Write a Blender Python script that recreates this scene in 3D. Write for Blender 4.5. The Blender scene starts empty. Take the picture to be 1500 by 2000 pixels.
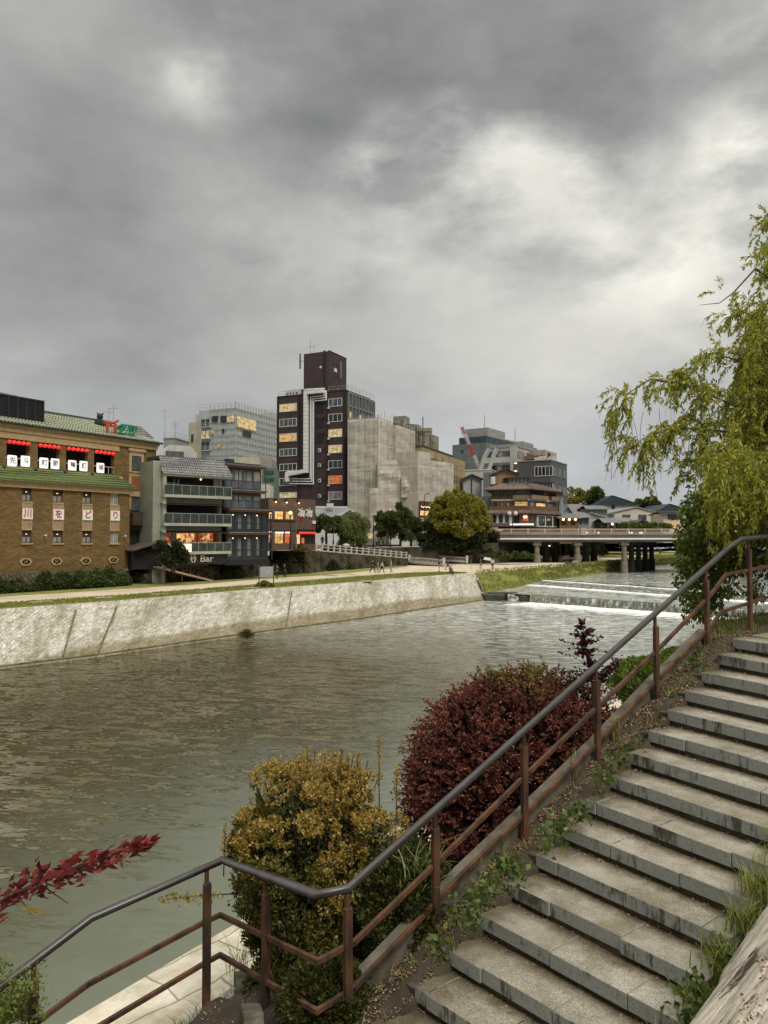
import bpy, math, random
import numpy as np
from mathutils import Vector, Matrix
random.seed(7); rng = np.random.default_rng(7)
SC = bpy.context.scene; COL = SC.collection
R = math.radians
# ---------------------------------------------------------------- camera
TH = math.atan(50/1450); CT, ST = math.cos(TH), math.sin(TH)
cam = bpy.data.cameras.new('camera'); camo = bpy.data.objects.new('camera', cam); COL.objects.link(camo)
camo.location = (0, 0, 0); camo.rotation_euler = (R(90)+TH, 0, 0)
cam.sensor_fit = 'VERTICAL'; cam.sensor_height = 36; cam.lens = 36*1450/2000
cam.clip_start = 0.05; cam.clip_end = 6000
SC.camera = camo
SC.view_settings.view_transform = 'Standard'; SC.view_settings.look = 'None'
SC.view_settings.exposure = 0.0; SC.view_settings.gamma = 1
def ray(px, py):
    a = (px-750)/1450; b = (1000-py)/1450
    return Vector((a, CT-b*ST, ST+b*CT))
def at(px, py, Y): r = ray(px, py); return r*(Y/r.y)
def atz(px, py, z): r = ray(px, py); return r*(z/r.z)
def onplane(px, py, P, n): r = ray(px, py); return r*(P.dot(n)/r.dot(n))
# ---------------------------------------------------------------- world: overcast evening sky
W = bpy.data.worlds.new('World'); SC.world = W; W.use_nodes = True
nt = W.node_tree; nt.nodes.clear(); N = nt.nodes.new; Lk = nt.links.new
SUN_EL, SUN_AZ = R(52), R(150)      # azimuth clockwise from +Y
def wmath(op, a, b=None, c=None, clamp=False):
    n = N('ShaderNodeMath'); n.operation = op; n.use_clamp = clamp
    for i, v in enumerate((a, b, c)):
        if v is None: continue
        if isinstance(v, (int, float)): n.inputs[i].default_value = v
        else: Lk(v, n.inputs[i])
    return n.outputs[0]
tc = N('ShaderNodeTexCoord'); gen = tc.outputs['Generated']
sep = N('ShaderNodeSeparateXYZ'); Lk(gen, sep.inputs[0])
den = wmath('ADD', wmath('MAXIMUM', sep.outputs[2], 0.0), 0.22)
comb = N('ShaderNodeCombineXYZ'); Lk(wmath('DIVIDE', sep.outputs[0], den), comb.inputs[0]); Lk(wmath('DIVIDE', sep.outputs[1], den), comb.inputs[1])
def noise(vec, scale, detail=6, rough=0.5, dist=0.0, off=0.0):
    m = N('ShaderNodeMapping'); m.inputs['Location'].default_value = (off, off*1.7, off*.3); Lk(vec, m.inputs[0])
    n = N('ShaderNodeTexNoise'); n.inputs['Scale'].default_value = scale; n.inputs['Detail'].default_value = detail
    n.inputs['Roughness'].default_value = rough; n.inputs['Distortion'].default_value = dist; Lk(m.outputs[0], n.inputs['Vector'])
    return n
stc = N('ShaderNodeMapping'); stc.inputs['Scale'].default_value = (1, 1, 1.9); Lk(gen, stc.inputs[0])
n1 = noise(stc.outputs[0], 2.0, 7, .5, .1, 3.1)
n2 = noise(stc.outputs[0], 6.0, 8, .55, .0, 9.0)
n3 = noise(stc.outputs[0], 5.0, 9, .56, .0, 21.0)
# warp of the view direction, so the cloud breaks get ragged edges
wn = noise(gen, 4.5, 6, .52, .0, 1.0)
wv = N('ShaderNodeVectorMath'); wv.operation = 'MULTIPLY_ADD'; Lk(wn.outputs['Color'], wv.inputs[0]); wv.inputs[1].default_value = (.26, .26, .26); Lk(gen, wv.inputs[2])
def blob(px, py, rad, gain, sx=1.0):
    d = ray(px, py).normalized() + Vector((.13, .13, .13))
    s = N('ShaderNodeVectorMath'); s.operation = 'SUBTRACT'; Lk(wv.outputs[0], s.inputs[0]); s.inputs[1].default_value = d
    m = N('ShaderNodeVectorMath'); m.operation = 'MULTIPLY'; Lk(s.outputs[0], m.inputs[0]); m.inputs[1].default_value = (1/sx, 1, 1)
    l = N('ShaderNodeVectorMath'); l.operation = 'LENGTH'; Lk(m.outputs[0], l.inputs[0])
    q = wmath('DIVIDE', l.outputs['Value'], rad/1450)
    return wmath('MULTIPLY', wmath('EXPONENT', wmath('MULTIPLY', wmath('MULTIPLY', q, q), -1.0)), gain)
tot = wmath('MULTIPLY_ADD', wmath('SUBTRACT', n1.outputs[0], .5), .42, .385)
tot = wmath('ADD', tot, wmath('MULTIPLY', wmath('SUBTRACT', n2.outputs[0], .5), .26))
rag = wmath('MULTIPLY_ADD', wmath('SUBTRACT', n3.outputs[0], .45), 5.0, .42, True)      # ragged cloud breaks
brk = wmath('ADD', 0.0, 0.0)
for b in [(440, 100, 80, .20, 1.2), (410, 165, 55, .16, 1.0), (930, 320, 85, .24, 1.7), (1100, 290, 75, .22, 1.6), (980, 440, 120, .13, 1.8), (1200, 440, 80, .20, 1.5), (1480, 330, 110, .40, 1.1), (1380, 400, 80, .2, 1.3),
          (620, 450, 150, .15, 1.8), (780, 290, 60, .2, 1.6), (1120, 560, 180, .12, 1.6), (1440, 560, 130, .16, 1.0), (40, 740, 70, .10, 1.5), (1490, 40, 80, .22, 1.0)]:
    brk = wmath('ADD', brk, blob(*b))
tot = wmath('ADD', tot, wmath('MULTIPLY', brk, rag))
for b in [(1000, 420, 300, .035, 1.7), (1450, 420, 170, .05, 1.0), (900, 130, 220, -.10, 2.0), (650, 230, 130, -.09, 1.5), (120, 280, 220, -.06, 1.3), (1180, 225, 80, -.10, 2.2), (350, 640, 260, -.04, 2.2), (1150, 900, 300, .08, 2.0), (1330, 110, 150, -.05, 1.5), (560, 40, 120, -.05, 1.5)]:
    tot = wmath('ADD', tot, blob(*b))
tot = wmath('MAXIMUM', tot, .12)
# an overcast dome is brightest overhead
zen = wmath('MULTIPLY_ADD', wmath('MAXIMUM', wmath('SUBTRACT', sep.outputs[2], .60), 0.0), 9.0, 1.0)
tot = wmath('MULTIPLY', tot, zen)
cr = N('ShaderNodeValToRGB'); cr.color_ramp.elements[0].position = .0; cr.color_ramp.elements[0].color = (.96, .985, .985, 1)
cr.color_ramp.elements[1].position = .75; cr.color_ramp.elements[1].color = (1.0, .985, .89, 1)
e = cr.color_ramp.elements.new(.33); e.color = (1.0, 1.0, .97, 1)
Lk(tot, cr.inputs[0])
hz = N('ShaderNodeMapRange'); hz.inputs[1].default_value = .0; hz.inputs[2].default_value = .22; hz.inputs[3].default_value = 1; hz.inputs[4].default_value = 0
Lk(sep.outputs[2], hz.inputs[0])
mixh = N('ShaderNodeMix'); mixh.data_type = 'RGBA'; Lk(hz.outputs[0], mixh.inputs[0]); Lk(cr.outputs[0], mixh.inputs[6]); mixh.inputs[7].default_value = (.93, .985, 1.05, 1)
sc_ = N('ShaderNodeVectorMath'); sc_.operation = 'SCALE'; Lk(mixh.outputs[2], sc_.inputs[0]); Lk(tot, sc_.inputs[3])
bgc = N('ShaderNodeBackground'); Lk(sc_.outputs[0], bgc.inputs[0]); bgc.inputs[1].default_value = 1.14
sky = N('ShaderNodeTexSky'); sky.sky_type = 'NISHITA'; sky.sun_disc = False; sky.sun_elevation = SUN_EL; sky.sun_rotation = SUN_AZ
bgs = N('ShaderNodeBackground'); Lk(sky.outputs[0], bgs.inputs[0]); bgs.inputs[1].default_value = .05
mx = N('ShaderNodeMixShader'); mx.inputs[0].default_value = .93; Lk(bgs.outputs[0], mx.inputs[1]); Lk(bgc.outputs[0], mx.inputs[2])
wo = N('ShaderNodeOutputWorld'); Lk(mx.outputs[0], wo.inputs[0])
sun = bpy.data.lights.new('sun', 'SUN'); sun.energy = 2.3; sun.angle = R(24); sun.color = (1, .95, .86)
so = bpy.data.objects.new('sun', sun); COL.objects.link(so)
sd = Vector((math.sin(SUN_AZ)*math.cos(SUN_EL), math.cos(SUN_AZ)*math.cos(SUN_EL), math.sin(SUN_EL)))
so.rotation_euler = sd.to_track_quat('Z', 'Y').to_euler()
# ---------------------------------------------------------------- helpers
class MB:
    def __init__(s): s.v = []; s.f = []; s.m = []
    def add(s, vs, fs, m=0):
        b = len(s.v); s.v += [tuple(v) for v in vs]; s.f += [tuple(b+i for i in f) for f in fs]; s.m += [m]*len(fs); return s
    def quad(s, a, b, c, d, m=0): return s.add([a, b, c, d], [(0, 1, 2, 3)], m)
    def box(s, x0, x1, y0, y1, z0, z1, m=0):
        x0, x1 = min(x0, x1), max(x0, x1); y0, y1 = min(y0, y1), max(y0, y1); z0, z1 = min(z0, z1), max(z0, z1)
        return s.add([(x0,y0,z0),(x1,y0,z0),(x1,y1,z0),(x0,y1,z0),(x0,y0,z1),(x1,y0,z1),(x1,y1,z1),(x0,y1,z1)],
                     [(0,3,2,1),(4,5,6,7),(0,1,5,4),(1,2,6,5),(2,3,7,6),(3,0,4,7)], m)
    def tube(s, p, q, r0, r1=None, n=8, m=0):
        p, q = Vector(p), Vector(q); r1 = r0 if r1 is None else r1
        d = (q-p); d = d.normalized() if d.length > 1e-9 else Vector((0, 0, 1)); a = d.orthogonal().normalized(); b = d.cross(a)
        vs = [p+(a*math.cos(t)+b*math.sin(t))*r0 for t in [2*math.pi*i/n for i in range(n)]] + [q+(a*math.cos(t)+b*math.sin(t))*r1 for t in [2*math.pi*i/n for i in range(n)]]
        return s.add(vs, [(i, (i+1) % n, n+(i+1) % n, n+i) for i in range(n)]+[tuple(range(n))[::-1], tuple(range(n, 2*n))], m)
    def path(s, pts, r, n=8, m=0):
        pts = [Vector(p) for p in pts]; rs = r if isinstance(r, (list, tuple)) else [r]*len(pts); ring = []
        up = Vector((0, 0, 1)); b0 = len(s.v)
        for i, p in enumerate(pts):
            d = (pts[min(i+1, len(pts)-1)]-pts[max(i-1, 0)]).normalized()
            a = d.cross(up); a = a.normalized() if a.length > 1e-3 else Vector((1, 0, 0)); b = a.cross(d)
            if 0 < i < len(pts)-1:
                d1 = (p-pts[i-1]).normalized(); k = 1/max(.6, d1.dot(d))
            else: k = 1
            s.v += [tuple(p+(a*math.cos(t)*k+b*math.sin(t))*rs[i]) for t in [2*math.pi*j/n for j in range(n)]]
        fs = []
        for i in range(len(pts)-1):
            for j in range(n): fs.append((b0+i*n+j, b0+i*n+(j+1) % n, b0+(i+1)*n+(j+1) % n, b0+(i+1)*n+j))
        fs.append(tuple(b0+j for j in range(n))[::-1]); fs.append(tuple(b0+(len(pts)-1)*n+j for j in range(n)))
        s.f += fs; s.m += [m]*len(fs); return s
    def bar(s, p, q, w, h, m=0):           # rectangular bar, w horizontal, h vertical-ish
        p, q = Vector(p), Vector(q); d = (q-p).normalized(); a = d.cross(Vector((0, 0, 1)))
        a = (a.normalized() if a.length > 1e-3 else Vector((1, 0, 0)))*w/2; b = a.cross(d).normalized()*h/2
        return s.add([p-a-b, p+a-b, p+a+b, p-a+b, q-a-b, q+a-b, q+a+b, q-a+b], [(0,3,2,1),(4,5,6,7),(0,1,5,4),(1,2,6,5),(2,3,7,6),(3,0,4,7)], m)
    def prism(s, poly, y0, y1, m=0):       # polygon in xz extruded along y
        n = len(poly); return s.add([(x, y0, z) for x, z in poly]+[(x, y1, z) for x, z in poly],
            [tuple(range(n)), tuple(range(2*n-1, n-1, -1))]+[(i, i+n, (i+1) % n+n, (i+1) % n) for i in range(n)], m)
    def prismz(s, poly, z0, z1, m=0):
        n = len(poly); z1s = z1 if isinstance(z1, (list, tuple)) else [z1]*n
        return s.add([(x, y, z0) for x, y in poly]+[(p[0], p[1], z1s[i]) for i, p in enumerate(poly)],
            [tuple(range(n))[::-1], tuple(range(n, 2*n))]+[(i, (i+1) % n, (i+1) % n+n, i+n) for i in range(n)], m)
    def ball(s, c, r, n=10, k=7, m=0, sz=1.0):
        vs = [(c[0], c[1], c[2]+r*sz)]
        for i in range(1, k):
            a = math.pi*i/k
            vs += [(c[0]+r*math.sin(a)*math.cos(2*math.pi*j/n), c[1]+r*math.sin(a)*math.sin(2*math.pi*j/n), c[2]+r*sz*math.cos(a)) for j in range(n)]
        vs.append((c[0], c[1], c[2]-r*sz)); fs = [(0, 1+j, 1+(j+1) % n) for j in range(n)]
        for i in range(k-2):
            for j in range(n): fs.append((1+i*n+j, 1+(i+1)*n+j, 1+(i+1)*n+(j+1) % n, 1+i*n+(j+1) % n))
        e = len(vs)-1; fs += [(e, e-n+(j+1) % n, e-n+j) for j in range(n)]
        return s.add(vs, fs, m)
    def mesh(s, name, mats, smooth=False):
        me = bpy.data.meshes.new(name); me.from_pydata(s.v, [], s.f); mats = mats if isinstance(mats, (list, tuple)) else [mats]
        for q in mats: me.materials.append(q)
        me.polygons.foreach_set('material_index', s.m)
        if smooth: me.polygons.foreach_set('use_smooth', [True]*len(s.f))
        me.update(); return me
    def build(s, name, mats, parent=None, smooth=False, bevel=0, loc=None, rz=None):
        return link(name, s.mesh(name, mats, smooth), parent, bevel, loc, rz)
def link(name, me, parent=None, bevel=0, loc=None, rz=None):
    o = bpy.data.objects.new(name, me); COL.objects.link(o)
    if parent is not None: o.parent = parent
    if loc is not None: o.location = loc
    if rz is not None: o.rotation_euler = (0, 0, rz)
    if bevel:
        b = o.modifiers.new('bevel', 'BEVEL'); b.width = bevel; b.segments = 2; b.limit_method = 'ANGLE'
    return o
def tag(o, label=None, cat=None, group=None, kind=None):
    if label: o['label'] = label
    if cat: o['category'] = cat
    if group: o['group'] = group
    if kind: o['kind'] = kind
    return o
def thing(name, label, cat, loc=(0, 0, 0), rz=0, group=None):
    o = bpy.data.objects.new(name, None); COL.objects.link(o); o.location = loc; o.rotation_euler = (0, 0, rz); o.empty_display_size = .2
    return tag(o, label, cat, group)
def copy_tree(o, parent=None):
    c = o.copy(); COL.objects.link(c)
    if parent: c.parent = parent
    for ch in KIDS.get(o.name, []): copy_tree(ch, c)
    return c
KIDS = {}
def kids(o, *ch): KIDS[o.name] = list(ch)
# ---------------------------------------------------------------- materials
def base_mat(name):
    m = bpy.data.materials.new(name); m.use_nodes = True; t = m.node_tree; b = t.nodes['Principled BSDF']; return m, t, b
def C4(c): return (c[0], c[1], c[2], 1)
class G:      # tiny node graph helper
    def __init__(s, t): s.t = t
    def n(s, typ, **kw):
        q = s.t.nodes.new(typ)
        for k, v in kw.items(): setattr(q, k, v)
        return q
    def l(s, a, b): s.t.links.new(a, b)
    def math(s, op, a, b=None, clamp=False):
        q = s.n('ShaderNodeMath', operation=op, use_clamp=clamp)
        for i, v in enumerate((a, b)):
            if v is None: continue
            if isinstance(v, (int, float)): q.inputs[i].default_value = v
            else: s.l(v, q.inputs[i])
        return q.outputs[0]
    def vec(s, src='Object', scale=(1, 1, 1), rot=(0, 0, 0), loc=(0, 0, 0)):
        c = s.n('ShaderNodeTexCoord'); m = s.n('ShaderNodeMapping'); m.inputs['Scale'].default_value = scale
        m.inputs['Rotation'].default_value = rot; m.inputs['Location'].default_value = loc; s.l(c.outputs[src], m.inputs[0]); return m.outputs[0]
    def world(s, scale=(1, 1, 1), rot=(0, 0, 0)):
        c = s.n('ShaderNodeNewGeometry'); m = s.n('ShaderNodeMapping'); m.inputs['Scale'].default_value = scale; m.inputs['Rotation'].default_value = rot
        s.l(c.outputs['Position'], m.inputs[0]); return m.outputs[0]
    def facade(s):  # (x+y, z, 0)
        c = s.n('ShaderNodeTexCoord'); p = s.n('ShaderNodeSeparateXYZ'); s.l(c.outputs['Object'], p.inputs[0])
        q = s.n('ShaderNodeCombineXYZ'); s.l(s.math('ADD', p.outputs[0], p.outputs[1]), q.inputs[0]); s.l(p.outputs[2], q.inputs[1]); return q.outputs[0]
    def noise(s, vec, scale, detail=5, rough=.55, dist=0):
        q = s.n('ShaderNodeTexNoise'); q.inputs['Scale'].default_value = scale; q.inputs['Detail'].default_value = detail
        q.inputs['Roughness'].default_value = rough; q.inputs['Distortion'].default_value = dist; s.l(vec, q.inputs['Vector']); return q.outputs[0]
    def ramp(s, fac, stops):
        q = s.n('ShaderNodeValToRGB'); s.l(fac, q.inputs[0]); el = q.color_ramp.elements
        el[0].position = stops[0][0]; el[0].color = C4(stops[0][1]); el[1].position = stops[-1][0]; el[1].color = C4(stops[-1][1])
        for p, c in stops[1:-1]: e = el.new(p); e.color = C4(c)
        return q.outputs[0]
    def mix(s, fac, a, b, blend='MIX'):
        q = s.n('ShaderNodeMix', data_type='RGBA', blend_type=blend)
        for i, v in ((0, fac), (6, a), (7, b)):
            if isinstance(v, (int, float)): q.inputs[i].default_value = v
            elif isinstance(v, (tuple, list)): q.inputs[i].default_value = C4(v)
            else: s.l(v, q.inputs[i])
        return q.outputs[2]
    def bump(s, h, b, strength=.3, dist=.02):
        q = s.n('ShaderNodeBump'); q.inputs['Strength'].default_value = strength; q.inputs['Distance'].default_value = dist
        s.l(h, q.inputs['Height']); s.l(q.outputs[0], b.inputs['Normal']); return q
def pm(name, c1, c2=None, scale=2., rough=.8, bump=0, stretch=(1, 1, 1), detail=6, src='Object', metal=0, spec=.4, lo=.35, hi=.65, bd=.02):
    m, t, b = base_mat(name); g = G(t); c2 = c2 or tuple(x*.75 for x in c1)
    v = g.vec(src, stretch) if src != 'World' else g.world(stretch)
    nz = g.noise(v, scale, detail)
    g.l(g.ramp(nz, [(lo, c1), (hi, c2)]), b.inputs['Base Color']); b.inputs['Roughness'].default_value = rough
    b.inputs['Metallic'].default_value = metal; b.inputs['Specular IOR Level'].default_value = spec
    if bump: g.bump(g.noise(v, scale*4, detail), b, bump, bd)
    return m
def emit(name, c, s, c2=None, scale=3.):
    m, t, b = base_mat(name); g = G(t); b.inputs['Base Color'].default_value = C4(tuple(x*.5 for x in c)); b.inputs['Emission Strength'].default_value = s
    if c2 is None: b.inputs['Emission Color'].default_value = C4(c)
    else: g.l(g.ramp(g.noise(g.vec('Object', (1, 1, 1.3)), scale, 3, .6), [(.38, c2), (.62, c)]), b.inputs['Emission Color'])
    return m
def glass(name, c, rough=.08, spec=.6):
    m, t, b = base_mat(name); g = G(t); b.inputs['Roughness'].default_value = rough; b.inputs['Specular IOR Level'].default_value = spec
    g.l(g.ramp(g.noise(g.vec(scale=(1, 1, .6)), .9, 3), [(.35, c), (.65, tuple(x*.45 for x in c))]), b.inputs['Base Color']); return m
def brickmat(name, c1, c2, mortar, w=.22, h=.075, ms=.012, rough=.85, bump=.3, stain=.35, rot=0):
    m, t, b = base_mat(name); g = G(t); v = g.facade(); q = g.n('ShaderNodeTexBrick')
    if rot:
        mp = g.n('ShaderNodeMapping'); mp.inputs['Rotation'].default_value = (0, 0, rot); g.l(v, mp.inputs[0]); v2 = mp.outputs[0]
    else: v2 = v
    g.l(v2, q.inputs['Vector']); q.inputs['Scale'].default_value = 1; q.inputs['Brick Width'].default_value = w; q.inputs['Row Height'].default_value = h
    q.inputs['Mortar Size'].default_value = ms; q.inputs['Color1'].default_value = C4(c1); q.inputs['Color2'].default_value = C4(c2); q.inputs['Mortar'].default_value = C4(mortar)
    q.inputs['Bias'].default_value = -.1
    mp = g.n('ShaderNodeMapping'); mp.inputs['Scale'].default_value = (1, 3.5, 1); g.l(v, mp.inputs[0])
    st = g.ramp(g.noise(mp.outputs[0], .55, 6, .65), [(.3, (1, 1, 1)), (.7, (1-stain,)*3)])
    fine = g.ramp(g.noise(mp.outputs[0], 2.6, 4, .7), [(.3, (1.15, 1.1, 1.0)), (.7, (.72, .72, .74))])
    col = g.mix(1.0, q.outputs['Color'], st, 'MULTIPLY'); col = g.mix(1.0, col, fine, 'MULTIPLY')
    g.l(col, b.inputs['Base Color']); b.inputs['Roughness'].default_value = rough; g.bump(g.math('SUBTRACT', 1.0, q.outputs['Fac']), b, bump, .01); return m
def leafmat(name, c1, c2, c3=None, rough=.5, trans=.25):
    m, t, b = base_mat(name); g = G(t); ge = g.n('ShaderNodeNewGeometry')
    st = [(0, c1), (1, c2)] if c3 is None else [(0, c1), (.6, c2), (1, c3)]
    g.l(g.ramp(ge.outputs['Random Per Island'], st), b.inputs['Base Color']); b.inputs['Roughness'].default_value = rough
    b.inputs['Specular IOR Level'].default_value = .35
    tr = g.n('ShaderNodeBsdfTranslucent'); g.l(g.ramp(ge.outputs['Random Per Island'], st), tr.inputs[0])
    ms = g.n('ShaderNodeMixShader'); ms.inputs[0].default_value = trans; g.l(b.outputs[0], ms.inputs[1]); g.l(tr.outputs[0], ms.inputs[2])
    g.l(ms.outputs[0], t.nodes['Material Output'].inputs[0]); return m
# ---------------------------------------------------------------- leaves
def leaf_mesh(name, mat, P, D=None, L=.1, Wd=.03, spread=1.0, droop=0.0, r=None):
    """one small folded leaf per point: P (n,3), D (n,3) growth direction"""
    r = r or rng
    P = np.asarray(P, float); n = len(P)
    rd = r.normal(size=(n, 3)); rd /= np.linalg.norm(rd, axis=1)[:, None]
    d = rd if D is None else np.asarray(D, float)+rd*spread
    d[:, 2] -= droop; d /= np.linalg.norm(d, axis=1)[:, None]+1e-9
    q = r.normal(size=(n, 3)); s = np.cross(d, q); s /= np.linalg.norm(s, axis=1)[:, None]+1e-9
    u = np.cross(s, d); Ls = L*r.uniform(.6, 1.25, n)[:, None]; Ws = Wd*r.uniform(.7, 1.2, n)[:, None]
    V = np.empty((n, 4, 3)); V[:, 0] = P; V[:, 1] = P+d*Ls*.5+s*Ws+u*Ws*.35; V[:, 2] = P+d*Ls-u*Ws*.3; V[:, 3] = P+d*Ls*.5-s*Ws+u*Ws*.35
    me = bpy.data.meshes.new(name); me.vertices.add(4*n); me.vertices.foreach_set('co', V.ravel())
    me.loops.add(4*n); me.loops.foreach_set('vertex_index', np.arange(4*n)); me.polygons.add(n); me.polygons.foreach_set('loop_start', np.arange(0, 4*n, 4))
    me.polygons.foreach_set('loop_total', np.full(n, 4)); me.materials.append(mat); me.update(calc_edges=True); return me
def clump_points(centers, rad, per, flat=.8, shell=.5):
    centers = np.asarray(centers); k = len(centers); n = k*per
    d = rng.normal(size=(n, 3)); d /= np.linalg.norm(d, axis=1)[:, None]
    rr = (shell+(1-shell)*rng.random(n))[:, None]; rad = np.repeat(np.broadcast_to(rad, k), per)[:, None]
    d2 = d.copy(); d2[:, 2] *= flat
    return np.repeat(centers, per, 0)+d2*rr*rad, d
def crown_centers(k, rx, ry, rz, shell=.55, zmin=-1.0, lumps=.25):
    out = []
    ph = rng.uniform(0, 6.28, 6)
    while len(out) < k:
        d = rng.normal(size=3); d /= np.linalg.norm(d)
        if d[2] < zmin: continue
        a = math.atan2(d[1], d[0]); w = 1+lumps*(math.sin(3*a+ph[0]+2*d[2])*.5+math.sin(5*a+ph[1]+4*d[2]+ph[2])*.4+math.sin(7*d[2]+ph[3])*.4)
        t = (shell+(1-shell)*rng.random())*w
        out.append((d[0]*rx*t, d[1]*ry*t, d[2]*rz*t))
    return np.array(out)
# ---------------------------------------------------------------- setting materials
def watermat():
    m, t, b = base_mat('river_water'); g = G(t)
    v1 = g.world((1.0, 1.0, 1.0), (0, 0, R(8)))
    # distance out from the near bank: shallow and calm at its foot, livelier and deeper midstream
    ge = g.n('ShaderNodeNewGeometry'); dt = g.n('ShaderNodeVectorMath', operation='DOT_PRODUCT'); dt.inputs[1].default_value = (-.825, .565, 0); g.l(ge.outputs['Position'], dt.inputs[0])
    off = g.math('ADD', g.math('SUBTRACT', dt.outputs['Value'], 6.8), g.math('MULTIPLY', g.math('SUBTRACT', g.noise(v1, .12, 4, .6), .5), 14.0))
    amp = g.ramp(g.math('DIVIDE', off, 40.0), [(.06, (.09,)*3), (.22, (.35,)*3), (.45, (1,)*3)])
    m1 = g.n('ShaderNodeMapping'); m1.inputs['Scale'].default_value = (.62, 1.9, 1); g.l(v1, m1.inputs[0])
    def vn(scale, detail, rough, dist):
        q = g.n('ShaderNodeTexNoise'); q.inputs['Scale'].default_value = scale; q.inputs['Detail'].default_value = detail; q.inputs['Roughness'].default_value = rough; q.inputs['Distortion'].default_value = dist; g.l(m1.outputs[0], q.inputs['Vector'])
        w = g.n('ShaderNodeVectorMath', operation='SUBTRACT'); g.l(q.outputs['Color'], w.inputs[0]); w.inputs[1].default_value = (.5, .5, .5); return w.outputs[0]
    def sc(v, k):
        w = g.n('ShaderNodeVectorMath', operation='SCALE'); g.l(v, w.inputs[0])
        if isinstance(k, (int, float)): w.inputs[3].default_value = k
        else: g.l(k, w.inputs[3])
        return w.outputs[0]
    def ad(a, c): w = g.n('ShaderNodeVectorMath', operation='ADD'); g.l(a, w.inputs[0]); g.l(c, w.inputs[1]); return w.outputs[0]
    sl = ad(ad(sc(vn(.5, 2, .5, .4), .40), sc(vn(1.15, 3, .58, .4), 1.9)), sc(vn(3.8, 3, .6, .3), 1.5))
    patch = g.ramp(g.noise(v1, .09, 4, .6), [(.35, (.55,)*3), (.65, (1.15,)*3)])
    sl = sc(sl, g.math('MULTIPLY', amp, patch)); fl_ = g.n('ShaderNodeVectorMath', operation='MULTIPLY'); g.l(sl, fl_.inputs[0]); fl_.inputs[1].default_value = (1, 1, 0)
    nn = ad(fl_.outputs[0], ge.outputs['True Normal']); nz = g.n('ShaderNodeVectorMath', operation='NORMALIZE'); g.l(nn, nz.inputs[0]); g.l(nz.outputs[0], b.inputs['Normal'])
    c = g.ramp(g.noise(v1, .16, 5, .6), [(.35, (.034, .024, .003)), (.6, (.040, .034, .007)), (.75, (.052, .050, .018))])
    sh = g.ramp(g.math('DIVIDE', off, 40.0), [(.05, (1, 1, 1)), (.40, (0, 0, 0))])
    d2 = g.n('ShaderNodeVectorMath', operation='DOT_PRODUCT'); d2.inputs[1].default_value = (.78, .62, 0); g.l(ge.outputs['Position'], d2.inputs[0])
    fr = g.ramp(g.math('DIVIDE', g.math('ADD', d2.outputs['Value'], g.math('MULTIPLY', g.noise(v1, .1, 4), 16.0)), 100.0), [(.34, (0, 0, 0)), (.62, (1, 1, 1))])      # churned, silty water below the weirs; sky's silver reflection painted into its colour
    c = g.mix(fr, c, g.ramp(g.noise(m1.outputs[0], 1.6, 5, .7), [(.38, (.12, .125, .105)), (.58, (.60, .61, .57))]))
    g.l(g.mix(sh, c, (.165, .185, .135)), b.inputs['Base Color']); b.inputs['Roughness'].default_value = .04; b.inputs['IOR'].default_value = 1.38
    b.inputs['Specular IOR Level'].default_value = .52
    return m
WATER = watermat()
PATH = pm('gravel_path', (.60, .51, .37), (.44, .37, .26), .35, .95, .3, src='World', detail=8)
EARTH = pm('earth', (.07, .055, .038), (.035, .028, .018), 3.0, .95, .8, src='World', bd=.03)
GROUND = pm('town_ground', (.16, .15, .13), (.10, .10, .085), .2, .95, .2, src='World')
GRASS = pm('grass_turf', (.15, .165, .03), (.24, .23, .06), 1.2, .95, .8, src='World', bd=.05, detail=8)
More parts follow.
